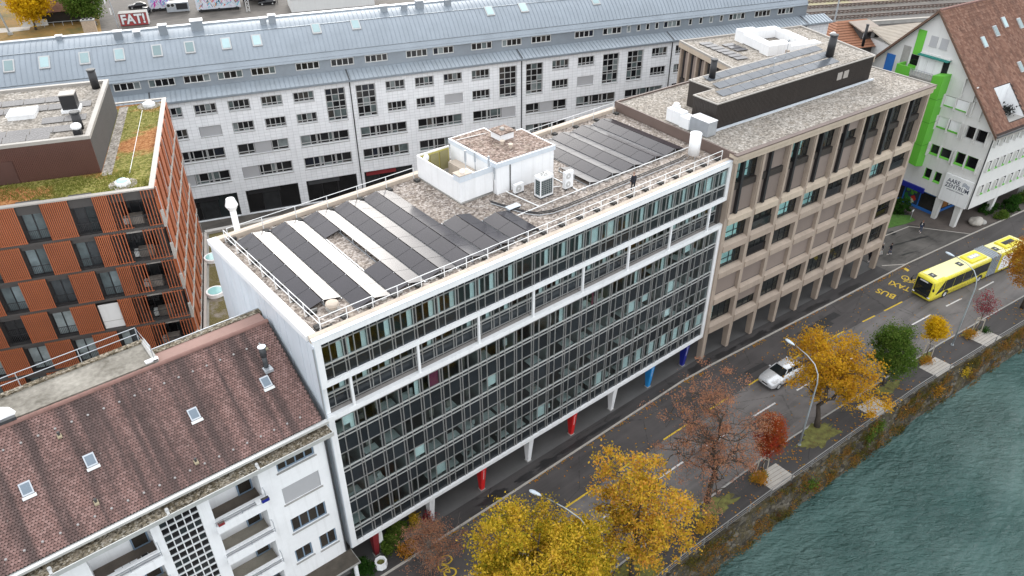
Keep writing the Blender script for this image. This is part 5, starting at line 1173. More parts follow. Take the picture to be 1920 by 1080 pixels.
# facade with openings
lev = [(12.92, 15.0), (9.75, 12.08), (6.5, 8.86), (3.5, 5.6)]
ops = [(-4.02, -1.36, 14.2, 15.06), (-4.05, -1.36, 11.12, 12.66), (-4.0, -1.36, 8.08, 9.5), (-4.24, -2.95, 4.95, 6.3), (-2.34, -1.0, 4.8, 6.32)]
bal = [(-8.5, -5.3), (-15.6, -12.06)]
for a, b in bal: ops += [(a, b, z0, z1) for z0, z1 in lev]
GR = (-11.55, -9.22, 4.2, 15.04); ops.append(GR)
for z in (14.2, 11.1, 8.05, 5.0): ops += [(-20.2, -17.4, z, z + 1.42 if z < 14 else 15.06), (-25.2, -22.4, z, z + 1.42 if z < 14 else 15.06)]
MB.build(facade(ops, GX0, GX1, 3.0, 16.15, .18), 'wall', whitew, wh); bx('inner_wall', wh, whitew, GX0, GX1, 1.65, 1.74, 3, 16.1)
bx('party_cheek', wh, whitew, GX1 - .05, GX1 - .001, .0, 1.7, 3, 16.1)
for i, (a, b, z0, z1) in enumerate(ops):
    if i == 1: bx('roller_shutter', wh, shut, a + .02, b - .02, .06, .12, z0 + .03, z1); bx('sill', wh, conc, a - .1, b + .1, -.08, .1, z0 - .1, z0 - .002); bx('backing', wh, antra, a, b, .185, .25, z0, z1); continue
    if b - a < 3 and (a, b, z0, z1) != GR:
        window(wh, a + .02, b - .02, z0 + .03, z1 - .02, .09, (.25, .5, .75) if b - a > 2 else (.5,), (), frameb, mat('brown dim pane', (.035, .03, .025), .08, .3, rand=.5), .09)
        bx('sill', wh, conc, a - .1, b + .1, -.08, .1, z0 - .1, z0 - .002); bx('backing', wh, antra, a, b, .185, .25, z0, z1)
floorm = mat('beige balcony floor', (.30, .27, .22), .9, .2, 1.2); floord = mat('brown balcony floor', (.13, .105, .085), .9, .25, 1.2)
for bi, (a, b) in enumerate(bal):
    for li, (z0, z1) in enumerate(lev):
        bx('balcony_floor', wh, floord if li == 0 else floorm, a, b, -.3, 1.64, z0 - .72, z0 - .6); bx('balcony_front', wh, whitew, a - .12, b + .12, -.42, -.3, z0 - .85, z0 - .12)
        for x in (a - .12, b): bx('balcony_cheek', wh, whitew, x, x + .12, -.3, -.001, z0 - .85, z0 - .12)
        bx('balcony_side_wall', wh, whitew, a - .13, a - .001, .185, 1.64, z0 - .6, z1); bx('balcony_side_wall', wh, whitew, b + .001, b + .13, .185, 1.64, z0 - .6, z1)
        window(wh, b - 1.15, b - .12, z0 - .55, z1 - .25, 1.52, (), (), frameb, mat('brown dim pane', (.035, .03, .025), .08), .1, 'balcony_door')
        mb = MB().box(a - .1, b + .1, -.40, -.36, z0 + .22, z0 + .26).box(a - .1, b + .1, -.39, -.37, z0 + .03, z0 + .06)
        for x in (a - .1, (a + b) / 2, b + .06): mb.box(x, x + .04, -.4, -.36, z0 - .12, z0 + .24)
        mb.build('balcony_rail', galv, wh)
        mb = MB().box(b + .06, b + .1, -.36, .9, z0 + .75, z0 + .8).box(b + .06, b + .1, -.36, -.32, z0, z0 + .78); mb.build('screen_rail', galv, wh)
    bx('balcony_void_back', wh, whitew, a - .13, b + .13, 1.645, 1.648, 3, 15.2)
# stair window grid
nx, nz = 5, 17
bx('stair_backing', wh, antra, GR[0], GR[1], .6, .65, GR[2], GR[3])
for i in range(nx):
    for j in range(nz):
        x = GR[0] + (GR[1] - GR[0]) * i / nx; z = GR[2] + (GR[3] - GR[2]) * j / nz; bx('stair_pane', wh, glassK, x + .03, x + (GR[1] - GR[0]) / nx - .03, .14, .16, z + .03, z + (GR[3] - GR[2]) / nz - .03)
for i in range(nx + 1): x = GR[0] + (GR[1] - GR[0]) * i / nx; bx('stair_mullion', wh, white, x - .028, x + .028, .02, .18, GR[2], GR[3])
for j in range(nz + 1): z = GR[2] + (GR[3] - GR[2]) * j / nz; bx('stair_transom', wh, white, GR[0], GR[1], .03, .17, z - .024, z + .024)
bx('downpipe', wh, darkg, GX1 - .16, GX1 - .06, -.12, -.02, 3.3, 16.1)
bx('canopy', wh, conc, -4.6, -.15, -1.5, -.01, 3.02, 3.18); bx('canopy_top', wh, mat('dark mossy felt', (.07, .058, .045), .9, .35, 1.5), -4.55, -.2, -1.45, -.02, 3.18, 3.21); bx('canopy_post', wh, whitew, -.65, -.4, -1.4, -1.15, .1, 3.02)
bx('ground_wall', wh, concd, GX0, GX1, .3, 1.7, .1, 3.0)
# things on the balconies
def onbalc(name, label, cat, parts, loc):
    t = thing(name, label, cat, loc)
    for nm, m_, a in parts: bx(nm, t, m_, *a)
for k, x in enumerate((-14.35, -13.9, -13.45)): onbalc('storage_box', ['pale storage box at the left end of a row on the balcony', 'pale storage box in the middle of a row on the balcony', 'pale storage box at the right end of a row on the balcony'][k], 'box', [('tub', pcb, (-.2, .2, -.17, .17, 0, .3)), ('lid', white, (-.21, .21, -.18, .18, .3, .35))], (x, .35, 12.32))
onbalc('drying_rack', 'small white framed seat with black cushion on the balcony', 'stool', [('frame', white, (-.22, .22, -.2, .2, .3, .36)), ('cushion', black, (-.18, .18, -.16, .16, .36, .42)), ('leg', white, (-.2, -.16, -.18, .18, 0, .3)), ('leg', white, (.16, .2, -.18, .18, 0, .3))], (-12.8, .35, 12.32))
onbalc('flower_box', 'blue flower box hanging at the right end of the top balcony', 'planter', [('box', navy, (-.25, .25, -.12, .12, 0, .25)), ('soil', clutter_m, (-.22, .22, -.1, .1, .25, .27))], (-5.35, -.5, 12.95))
onbalc('white_pot', 'white round pot on the rail of the top balcony', 'pot', [('body', white, (-.14, .14, -.12, .12, 0, .2)), ('rim', white, (-.17, .17, -.15, .15, .2, .26))], (-5.8, -.45, 13.0))
onbalc('flower_box', 'small dark red flower box at the left end of the top balcony', 'planter', [('box', dredp, (-.2, .2, -.1, .1, 0, .2)), ('soil', clutter_m, (-.17, .17, -.08, .08, .2, .22))], (-8.3, -.5, 12.9))
# concrete terrace with railing behind the ridge
tr = thing('roof_terrace', 'stained grey concrete roof terrace behind the plum ridge', 'terrace')
tm = mat('stained terrace concrete', (.17, .145, .105), .95, .6, .35, bump=.4, c2=(.36, .335, .29))
MB().prism([(-34, 6.85), (-7.9, 6.85), (-7.72, 9.45), (-34, 9.2)], 19.5, 21.3).build('deck', tm, tr); MB().prism([(-34, 9.0), (-7.9, 9.3), (-7.7, 9.65), (-34, 9.35)], 21.0, 21.42).build('kerb', mossg, tr); MB().prism([(-7.95, 6.9), (-7.65, 6.9), (-7.65, 9.6), (-7.95, 9.4)], 21.0, 21.40).build('kerb', conc, tr)
t = thing('terrace_railing', 'thin grey metal railing round the concrete roof terrace', 'railing')
for z in (22.45, 21.95): MB().tube([(-33, 9.3, z), (-8.0, 9.6, z), (-7.85, 7.0, z)], .028, 6).build('rail', galv, t)
for x in (-30, -26, -22, -18.5, -15, -11.5, -8.0): y = 9.3 + .3 * (x + 33) / 25; MB().cyl((x, y, 21.2), (x, y, 22.45), .028, .028, 6).build('post', galv, t)
MB().cyl((-7.85, 7.0, 21.2), (-7.85, 7.0, 22.45), .028, .028, 6).build('post', galv, t); bx('foot_plate', t, white, -8.4, -7.6, 6.9, 7.2, 21.31, 21.42)
t = thing('terrace_hood', 'rounded white hood at the left end of the roof terrace', 'hood', (-16.2, 7.4, 21.3)); MB().ball((-1.2, 0, 0), (1.7, .8, .75), 16, 8).build('shell', white, t, True); bx('vent_slot', t, darkg, -1.0, .4, -.85, -.6, .05, .25)

# ================================================================== GREEN TRIMMED GABLED BUILDING (right)
gb = thing('gabled_block', 'white gabled block with lime green trim and brown tiled roof', 'building', (93.45, 18.03, 0), RAD(-97))
GW, GE, GA, GD = 22.8, 14.4, 26.7, 34.0
def gz(t): return GE + (GA - GE) * (1 - abs(t - GW / 2) / (GW / 2))
wins = [(15.4, 18.4, 8.65, 10.1), (19.0, 22.1, 8.55, 10.3), (15.6, 16.65, 5.1, 6.65), (17.1, 18.1, 5.1, 6.65), (19.2, 22.1, 12.3, 14.0), (15.2, 18.4, 12.4, 13.95), (10.9, 12.6, 5.1, 6.4)]
MB.build(facade(wins, 0, GW, 3.3, GE, .3), 'gable_wall', offw, gb); bx('wall_backing', gb, antra, .05, GW - .3, .32, .5, 3.4, GE)
mb = MB().poly([(0, 0, GE), (GW, 0, GE), (GW / 2, 0, GA)]); mb.build('gable_triangle', offw, gb)
for i, (a, b, z0, z1) in enumerate(wins[:5]):
    window(gb, a + .02, b - .02, z0 + .02, z1, .16, (.5,) if b - a > 2 else (), (), green if i < 4 else frameg, glassK, .1)
    if i < 4: MB().add([(a, -.06, z0 - .02), (b, -.06, z0 - .02), (b, .16, z0 + .22), (a, .16, z0 + .22)], [(0, 1, 2, 3)]).build('green_sill', green, gb)
for a, b, z0, z1 in ((15.2, 18.4, 12.4, 13.95),): 
    for q in (0, 1): bx('white_blind', gb, white, a + .05 + q * (b - a) / 2, a + (q + 1) * (b - a) / 2 - .05, .1, .14, z0 + .2, z1); bx('green_sill', gb, green, a + .05 + q * (b - a) / 2, a + (q + 1) * (b - a) / 2 - .05, -.05, .1, z0 + .0, z0 + .18)
for q in (0, 1): x = 15.3 + q * 1.65; bx('white_blind', gb, white, x, x + 1.55, -.04, -.002, 15.6, 16.8); bx('green_sill', gb, green, x, x + 1.55, -.08, -.002, 15.45, 15.6); bx('blind_frame', gb, conc, x - .05, x + 1.6, -.06, -.041, 16.8, 16.88)
# pilaster fins beside the windows
for t_, z0, z1 in ((15.2, 8.4, 10.3), (16.85, 8.4, 10.3), (18.55, 8.4, 10.3), (18.95, 8.2, 10.4), (20.5, 8.2, 10.4), (22.2, 8.2, 10.4), (15.05, 12.1, 14.1), (16.75, 12.1, 14.1), (18.5, 12.1, 14.1), (19.1, 12, 14.1), (20.6, 12, 14.1), (22.15, 12, 14.1), (15.1, 15.2, 17.0), (16.85, 15.2, 17), (18.65, 15.2, 17), (19.2, 15.2, 17.2), (17.2, 17.2, 19.6), (18.9, 17.0, 19.0), (20.4, 15.0, 16.8)): bx('wall_fin', gb, offw, t_ - .06, t_ + .06, -.35, -.002, z0, z1)
for q in (0, 1): x = 10.95 + q * 1.45; bx('small_blind', gb, shut, x, x + 1.0, -.04, -.002, 22.25, 23.55); bx('small_sill', gb, frameg, x - .05, x + 1.05, -.07, -.002, 22.15, 22.25)
bx('awning', gb, mat('teal awning', (.02, .20, .17), .7), 10.3, 14.5, -.9, -.003, 21.0, 21.15); bx('awning_box', gb, offw, 10.3, 14.5, -.3, -.003, 21.16, 21.3)
for k in range(3): bx('balcony_door', gb, white, 10.4 + k * 1.05, 11.4 + k * 1.05, -.05, -.002, 18.7, 20.9)
bx('balcony_door', gb, glassK, 13.6, 14.4, -.05, -.002, 18.7, 20.9)
bx('green_panel', gb, green, 9.05, 10.2, -.06, -.002, 20.7, 23.95); bx('green_panel_low', gb, green, 8.9, 10.0, -.06, -.002, 18.7, 19.3); bx('stair_glass', gb, glassK, 9.0, 10.1, -.04, -.002, 19.32, 20.65); bx('blue_panel', gb, bluep, 5.5, 6.8, -.05, -.002, 16.5, 19.9)
bx('grey_panel', gb, conc, 7.6, 8.7, -.03, -.002, 16.5, 21.5)
bx('balcony_floor', gb, conc, 8.8, 14.9, -1.7, -.001, 18.4, 18.6); bx('balcony_parapet', gb, green, 8.4, 10.4, -1.85, -1.7, 18.2, 19.5); bx('balcony_parapet', gb, green, 8.4, 8.55, -1.7, -.01, 18.2, 19.5)
mb = MB().box(10.4, 13.6, -1.8, -1.76, 19.4, 19.45)
for k in range(9): mb.box(10.4 + k * .4, 10.44 + k * .4, -1.8, -1.76, 18.6, 19.4)
mb.build('balcony_rail', galv, gb)
# tall green bay with slanted foot
bay = MB().add([(13.6, -1.75, 7.2), (15.1, -1.75, 7.0), (15.1, 0, 6.6), (13.6, 0, 6.6), (13.6, -1.75, 19.3), (15.1, -1.75, 19.6), (15.1, 0, 19.6), (13.6, 0, 19.3)], [(0, 3, 2, 1), (4, 5, 6, 7), (0, 1, 5, 4), (1, 2, 6, 5), (2, 3, 7, 6), (3, 0, 4, 7)]).build('green_bay', green, gb)
for z in (10.0, 13.2, 16.4): bx('bay_joint', bay, mat('dark green joint', (.04, .2, .01), .6), 13.59, 15.12, -1.765, -.01, z, z + .05)
for z in (8.2, 11.4, 14.6, 17.6): bx('bay_window', bay, white, 13.57, 13.6, -1.6, -.4, z, z + 1.3)
# roof: tiles as pieces on both slopes, with an inset terrace
SLC = math.hypot(GW / 2, GA - GE)
def croof(y, f, side, lift=0):
    nn = Vector(((GA - GE) * side, 0, GW / 2)).normalized(); over = 1.055
    return tuple(Vector((GW / 2 + side * GW / 2 * f, y, GA + .25 + (GE - GA) * f)) + nn * lift)
for side in (1, -1):
    pts = [croof(-.75, 0, side), croof(-.75, 1.05, side), croof(GD, 1.05, side), croof(GD, 0, side)]
    if side == 1:
        hole = (3.0, 6.6, .70, .98); mb = MB()
        for y0, y1, f0, f1 in ((-.75, hole[0], 0, 1.05), (hole[1], GD, 0, 1.05), (hole[0], hole[1], 0, hole[2]), (hole[0], hole[1], hole[3], 1.05)): mb.poly([croof(y0, f0, side), croof(y0, f1, side), croof(y1, f1, side), croof(y1, f0, side)])
        mb.build('roof_deck', mat('dark roof underlay', (.04, .026, .022), .9), gb)
    else: MB().poly(pts).build('roof_deck', mat('dark roof underlay', (.04, .026, .022), .9), gb)
TWc, THc = .30, .36; nrc = int(SLC * 1.05 / THc); mb = MB()
for side in (1,):
    for r in range(nrc):
        f0 = r * THc / SLC; f1 = f0 + THc * 1.03 / SLC; y = -.8 + (TWc / 2 if r % 2 else 0)
        while y < GD - 4:
            if not (hole[0] - .25 < y < hole[1] and hole[2] - .02 < f0 < hole[3]):
                o = len(mb.v); l1 = .07; mb.v += [croof(y, f0, side, .01), croof(y + TWc - .01, f0, side, .01), croof(y + TWc - .01, f1, side, l1), croof(y + TWc * .5, f1 + .003, side, l1 + .012), croof(y, f1, side, l1), croof(y + TWc - .01, f1, side, 0), croof(y, f1, side, 0)]
                mb.f += [(o, o + 4, o + 3, o + 2, o + 1), (o + 4, o + 6, o + 5, o + 2)]
            y += TWc
tag(mb.build('roof_tiles', tileC, gb), kind='stuff')
mb = MB()
for side in (1, -1):
    a, b = Vector(croof(-.78, 0, side, .02)), Vector(croof(-.78, 1.06, side, .02)); dn = Vector((0, 0, -.38)); mb.add([a, b, b + dn, a + dn, a + Vector((0, .16, 0)), b + Vector((0, .16, 0)), b + dn + Vector((0, .16, 0)), a + dn + Vector((0, .16, 0))], [(0, 1, 2, 3), (7, 6, 5, 4), (0, 4, 5, 1), (3, 2, 6, 7)])
mb.build('verge_board', woodb, gb); bx('eave_board', gb, taupe, GW + .2, GW + .75, -.78, GD, 13.55, 13.95)
bx('gutter', gb, darkg, GW + .7, GW + .85, -.78, GD, 13.9, 14.05)
for k in range(90): 
    p = croof(-.6 + k * .36, 0, 1); bx('ridge_tile', gb, ridm, p[0] - .16, p[0] + .16, p[1], p[1] + .34, p[2] - .06, p[2] + .1 + .02 * (k % 2)) if k < 60 else None
bx('terrace_back', gb, whitew, GW * .5 + GW / 2 * .70 - .1, GW * .5 + GW / 2 * .70, 3.0, 6.6, 14.9, 18.4); bx('terrace_floor', gb, conc, 19.4, 22.6, 3.0, 6.6, 14.7, 14.85); [MB().add([(19.38, y, 14.85), (22.5, y, 14.85), (19.38, y, 18.25), (19.38, y + .1, 14.85), (22.5, y + .1, 14.85), (19.38, y + .1, 18.25)], [(0, 1, 2), (5, 4, 3)]).build('terrace_side', m_, gb) for y, m_ in ((2.95, antra), (6.55, whitew))]
mb = MB(); leafcloud(mb, [(21 + R2.gauss(0, .4), 4.8 + R2.gauss(0, .7), 15.6 + R2.gauss(0, .3)) for _ in range(260)], .3, .5, R=R2); mb.build('terrace_plants', mat('dark plant', (.01, .012, .01), .8), gb)['kind'] = 'stuff'
sa = math.atan2(GA - GE, GW / 2)
for f, y, c in ((.33, 5.0, 0), (.27, 8.4, 0), (.22, 11.0, 0), (.26, 14.2, 1), (.60, 10.2, 0), (.56, 12.6, 0), (.3, 17, 1)):
    M_ = basis(croof(y, f, 1, .06), (0, 1, 0), (-math.cos(sa), 0, math.sin(sa))); o = obj('skylight', MB(M_).box(-.42, .42, -.75, .75, -.02, .1).mesh('skylight', frameg), gb); obj('pane', MB(M_).box(-.33, .33, -.63, .63, .1, .13).mesh('pane', skyl_m), o)
stack('roof_chimney', 'grey chimney on the ridge of the gabled block', (104.5, 5.6, 26.4), .3, 1.4, darkg)
stack('roof_chimney', 'thin black flue left of the gable', (95.1, 17.5, 19.2), .2, 3.0, black)
# street side: rows of deep set windows with green sills
mb = MB(); xs_ = GW
for z0, z1, ys in ((12.2, 13.5, [.7 + 1.55 * k for k in range(18)]), (8.7, 10.0, [.9 + 1.6 * k for k in range(18)]), (5.2, 6.4, [1.2 + 1.75 * k for k in range(16)])):
    for y in ys:
        bx('street_window', gb, glassK, xs_ - .02, xs_ + .012, y, y + .95, z0, z1); bx('green_sill', gb, green if z0 < 12 else offw, xs_ + .013, xs_ + .2, y, y + .95, z0 - .12, z0 + .06); bx('window_fin', gb, offw, xs_ + .012, xs_ + .34, y - .13, y - .02, z0 - .1, z1 + .1)
MB().poly([(xs_, 0, 3.3), (xs_, GD, 3.3), (xs_, GD, GE), (xs_, 0, GE)]).build('street_wall', offw, gb); bx('downpipe', gb, darkg, xs_ + .0, xs_ + .12, -.12, -.003, 3.4, 13.9)
bx('soffit', gb, offw, .1, GW - .01, .3, GD, 3.18, 3.3)
bx('rear_base', gb, offw, 0, 8, .2, GD, 0, 3.18)
for x, y in ((21.6, .35), (18.77, .35), (21.8, 8.5), (21.8, 16.5), (21.8, 24.5)): MB().loft([[(x - .3, y - .3, .0), (x + .3, y - .3, 0), (x + .3, y + .3, 0), (x - .3, y + .3, 0)], [(x - .42, y - .34, 3.18), (x + .42, y - .34, 3.18), (x + .42, y + .34, 3.18), (x - .42, y + .34, 3.18)]]).build('pillar', offw, gb)
# shop front under the overhang
sg = mat('shop interior glass', (.03, .03, .028), .08, .3)
bx('shop_glass', gb, sg, 8.0, 18.1, .95, 1.0, .3, 2.9); bx('shop_glass', gb, sg, 18.05, 18.12, 1.01, 20, .3, 2.9)
for z0, z1 in ((.02, .45), (2.75, 3.15)): bx('blue_band', gb, bluep, 8.0, 18.2, .86, .94, z0, z1); bx('blue_band', gb, bluep, 18.13, 18.2, .94, 20, z0, z1)
for x in (8.0, 11.0, 13.2, 15.6, 18.05): bx('blue_post', gb, bluep, x, x + .15, .84, .94, .0, 3.1)
bx('shop_fascia', gb, navy, 8.0, 16.5, -.25, -.003, 3.0, 3.7)
po_ = bx('poster', gb, mat('dark poster', (.03, .05, .09), .4), 13.4, 15.5, .92, .945, .55, 2.7)
Rv = random.Random(6); vg = [mat('veg green', (.12, .38, .04), .5), mat('veg red', (.55, .04, .02), .4), mat('veg dark green', (.03, .2, .04), .5), mat('veg white', (.6, .66, .5), .5)]
for k in range(26): x, z = Rv.uniform(13.6, 15.3), Rv.uniform(.7, 2.6); r = Rv.uniform(.12, .3); m_ = vg[0] if z > 1.9 else vg[1] if (x > 14.4 and z > 1.1) else vg[2] if x < 14.3 else vg[3]; MB().cyl((x, .915 - .002 * k * .2, z), (x, .91 - .002 * k * .2, z), r, r * .97, 10).build('poster_vegetable', m_, gb)
for k, m_ in enumerate((mat('gold crate', (.5, .28, .02), .6), mat('brown crate', (.3, .13, .03), .6), offw)): bx('shop_display', gb, m_, 18.13, 18.17, 1.4 + k * 1.5, 2.6 + k * 1.5, .6, 1.9)
bx('entry_canopy', gb, offw, 9.5, 12.5, -1.2, -.26, 3.1, 3.9)
# sign board
sg_ = thing('sign_board', 'white sign board reading AARE ZENTRUM above the corner pillars', 'sign', (93.45, 18.03, 0), RAD(-97))
bx('board', sg_, white, 18.75, 22.6, -.32, -.06, 3.3, 7.15)
SM = lambda x, z: basis((x, -.326, z), (1, 0, 0), (0, 0, 1)); ink = mat('dark blue print', (.03, .04, .08), .6)
text_mb('AARE', .82, SM(20.1, 6.35), .88, .012).build('lettering', ink, sg_); text_mb('ZENTRUM', .82, SM(20.75, 5.65), .88, .012).build('lettering', ink, sg_); text_mb('entspannt einkaufen', .30, SM(20.65, 5.15), 1.0, .004).build('lettering', ink, sg_)
mb = MB()
for k in range(3):
    pts = [(21.3 + .1 * i, 6.55 - k * .17 + .12 * math.sin(i * .62 - .4)) for i in range(11)]
    for (a, b), (c, d) in zip(pts, pts[1:]): mb.poly([(a, -.327, b - .045), (c, -.327, d - .045), (c, -.327, d + .045), (a, -.327, b + .045)])
mb.build('wave_logo', mat('slate blue print', (.12, .17, .26), .6), sg_)

# ================================================================== FAR RIGHT: house, shed, tracks
hs_ = thing('brick_roof_house', 'low house with orange brown hipped roof and shed dormer by the tracks', 'building', (138, 38.9, 0), RAD(-22))
MB().box(-6, 9, 1, 13, 0, 6.2).build('wall', antra, hs_)
rm = mat('orange brown pantiles', (.30, .135, .075), .8, .15, 2)
MB().add([(-7, 0, 5.8), (10, 0, 5.8), (10, 14, 5.8), (-7, 14, 5.8), (-1.5, 7, 9.4), (5.5, 7, 9.4)], [(0, 1, 5, 4), (1, 2, 5), (2, 3, 4, 5), (3, 0, 4)]).build('roof', rm, hs_)
mb = MB()
for k in range(11): f = k / 11; mb.cyl((-7 + 5.5 * f, 7 * f - .02, 5.86 + 3.6 * f), (10 - 4.5 * f, 7 * f - .02, 5.86 + 3.6 * f), .06, .06, 4)
for k in range(11): f = k / 11; mb.cyl((-7 + 5.5 * f, 7 * f, 5.86 + 3.6 * f), (-7 + 5.5 * f, 14 - 7 * f, 5.86 + 3.6 * f), .06, .06, 4)
tag(mb.build('tile_rows', mat('pantile row', (.22, .10, .058), .8, .2, 2), hs_), kind='stuff')
dm = MB().box(1.0, 5.2, 1.9, 5.5, 6.9, 8.5).build('dormer', antra, hs_); MB().add([(.6, 1.5, 8.4), (5.6, 1.5, 8.4), (5.6, 6.2, 9.2), (.6, 6.2, 9.2), (.6, 1.5, 8.65), (5.6, 1.5, 8.65), (5.6, 6.2, 9.4), (.6, 6.2, 9.4)], [(0, 3, 2, 1), (4, 5, 6, 7), (0, 1, 5, 4), (1, 2, 6, 5), (2, 3, 7, 6), (3, 0, 4, 7)]).build('dormer_roof', mat('corrugated grey roof', (.30, .25, .21), .7, .15), dm)
for k in range(4): bx('dormer_window', dm, glassK if k % 2 else shut, 1.2 + k, 2.0 + k, 1.86, 1.9, 7.1, 8.1)
sh = thing('white_shed', 'white box shed with ribbed beige sloping roof beside the gable', 'building', (138.5, 37.0, 0), RAD(-22))
MB().box(2.2, 14, -3.5, 3.5, 0, 7.0).build('wall', offw, sh); MB().add([(1.8, -4, 7.0), (14.5, -4, 7.0), (14.5, 4, 8.6), (1.8, 4, 8.6), (1.8, -4, 7.3), (14.5, -4, 7.3), (14.5, 4, 8.9), (1.8, 4, 8.9)], [(0, 3, 2, 1), (4, 5, 6, 7), (0, 1, 5, 4), (1, 2, 6, 5), (2, 3, 7, 6), (3, 0, 4, 7)]).build('roof', mat('beige sheet roof', (.47, .42, .35), .7, .1), sh)
mb = MB()
for k in range(16): f = k / 15; mb.cyl((1.8, -4 + 8 * f, 7.34 + 1.6 * f), (14.5, -4 + 8 * f, 7.34 + 1.6 * f), .07, .07, 4)
tag(mb.build('roof_ribs', mat('roof rib', (.36, .31, .26), .7), sh), kind='stuff')
bx('fascia', sh, antra, 1.78, 14.5, -4.1, -4.01, 6.8, 7.3)
# tracks: pairs of rails
rust = mat('rusty rail', (.085, .05, .038), .6, .2); d = Vector((math.cos(RAD(-27)), math.sin(RAD(-27)), 0)); nrm = Vector((-d.y, d.x, 0))
for i, (off, lab) in enumerate(((0, 'nearest the orange roofed house'), (6.0, 'second from the orange roofed house'), (11, 'third from the orange roofed house'), (17, 'fourth from the orange roofed house'), (22, 'fifth from the orange roofed house'), (29, 'farthest from the orange roofed house'))):
    t = thing('railway_track', 'rusty railway track, ' + lab, 'track', Vector((173, 60.2, 0)) + nrm * off, RAD(-27), 'railway tracks behind the houses')
    for q in (-.75, .75): bx('rail', t, rust, -70, 110, q - .06, q + .06, .12, .30)
    mb = MB()
    for k in range(140): mb.box(-60 + k * 1.2, -59.72 + k * 1.2, -1.25, 1.25, .03, .13)
    tag(mb.build('sleepers', mat('old sleeper', (.15, .11, .09), .9), t), kind='stuff')
t = thing('retaining_ledge', 'long pale concrete ledge beside the tracks', 'wall', (196, 47, 0), RAD(-27)); bx('wall', t, conc, -22, 60, -.3, .3, 0, .8); bx('coping', t, stonep, -22, 60, -.4, .4, .8, .95)
t = thing('catenary_mast', 'grey lattice mast among the tracks', 'mast', (172.0, 64.5, 0)); MB().cyl((0, 0, 0), (0, 0, 11), .22, .16, 8).build('pole', galv, t); MB().box(-.3, 2.4, -.05, .05, 8.6, 8.75).build('arm', galv, t); bx('lamp', t, yel, -.9, -.3, -.15, .15, 7.0, 7.3)

# ================================================================== FAR LEFT: yard behind the long block
struct('yard_grass', MB().prism([(-60, 165), (27, 172), (31, 190), (26, 210), (-60, 260)], -.03, .01), mat('autumn lawn', (.16, .15, .03), .95, .5, .12, bump=.5, c2=(.33, .17, .04)))
struct('yard_path', MB().prism([(-20, 196), (14, 186.5), (15, 190), (-20, 205)], .011, .02), stonep)
fc = thing('graffiti_container', 'red container with white graffiti reading FAT!', 'container', (32.4, 175.0, 0), RAD(-22)); MB().box(0, 6.4, 0, 2.6, .1, 3.0).build('body', mat('container red', (.33, .05, .05), .6), fc); bx('roof', fc, conc, -.05, 6.45, -.05, 2.65, 3.0, 3.08); bx('end_frame', fc, offw, 6.4, 6.5, 0, 2.6, .1, 3.0)
text_mb('FAT!', 3.1, basis((3.15, -.02, 1.5), (1, 0, 0), (0, 0, 1)), .92, .10).build('graffiti', clothw, fc); text_mb('FAT!', 3.1, basis((3.15, -.01, 1.5), (1, 0, 0), (0, 0, 1)), .92, .2).build('graffiti_outline', black, fc)
sh2 = thing('timber_shed', 'dark timber shed with red brown tiled roof between two trees', 'building', (17.5, 190, 0), RAD(-20)); MB().box(0, 11, 0, 8, 0, 3.0).build('wall', mat('dark shed wall', (.03, .025, .02), .9), sh2)
MB().add([(-.8, -1, 2.9), (12, -1, 2.9), (12, 9, 2.9), (-.8, 9, 2.9), (-.8, 4, 7.2), (12, 4, 7.2)], [(0, 1, 5, 4), (2, 3, 4, 5), (1, 2, 5), (3, 0, 4)]).build('roof', tileC, sh2); mb = MB().box(-1, 12, -3.1, -3.05, 1.0, 1.08)
for k in range(7): mb.box(-1 + k * 2.1, -.9 + k * 2.1, -3.1, -3.0, 0, 1.05)
mb.build('yard_fence', galv, sh2); bx('trestle', sh2, offw, -4, 2, -2.6, -2.5, .3, 1.8)
# graffiti wagons
gcol = [mat('graffiti cyan', (.08, .45, .55), .6), mat('graffiti magenta', (.55, .05, .3), .6), mat('graffiti violet', (.25, .1, .5), .6), mat('graffiti orange', (.6, .22, .02), .6), mat('graffiti dark', (.03, .03, .05), .6)]
def wagon(label, loc, rz, L, H, cols, seed, name='graffiti_wagon'):
    t = thing(name, label, 'wagon', loc, rz); MB().box(0, L, 0, 2.8, .7, H).build('body', mat('wagon pale side', (.55, .57, .62), .6), t); bx('roof', t, pcb, -.05, L + .05, -.05, 2.85, H, H + .12); bx('underframe', t, black, .4, L - .4, .2, 2.6, .2, .7)
    Rg = random.Random(seed)
    for ci in cols:
        mb = MB()
        for _ in range(26):
            x, z = Rg.uniform(.4, L - .6), Rg.uniform(1.0, H - .4); dx, dz = Rg.uniform(.15, .7), Rg.uniform(.2, .9); dx *= Rg.choice((-1, 1)); yy = -.01 - .003 * ci
            mb.poly([(x, yy, z), (x + .16, yy, z - .05), (x + dx + .16, yy, z + dz), (x + dx, yy, z + dz + .1)])
        mb.build('graffiti', gcol[ci], t)
    for k in range(3): MB().cyl((1 + k * (L - 2) / 2, -.05, .45), (1 + k * (L - 2) / 2, .1, .45), .42, .42, 12).build('wheel', black, t)
    return t
wagon('pale wagon covered in violet and cyan graffiti', (42.5, 184.5, 0), RAD(-20), 5, 4.2, (0, 1, 2), 3); wagon('long pale wagon with cyan lettering and an orange flame', (51.8, 175.6, 0), RAD(-20), 11, 4.2, (0, 0, 1, 3, 4), 8)
t = thing('machine_unit', 'grey machine frame with two black fans between the wagons', 'machine', (45.5, 180.0, 0), RAD(-20)); bx('frame', t, galv, 0, 5.5, 0, 2, .3, 2.6); bx('cage', t, black, 2.4, 5.2, -.05, 0, .8, 2.3)
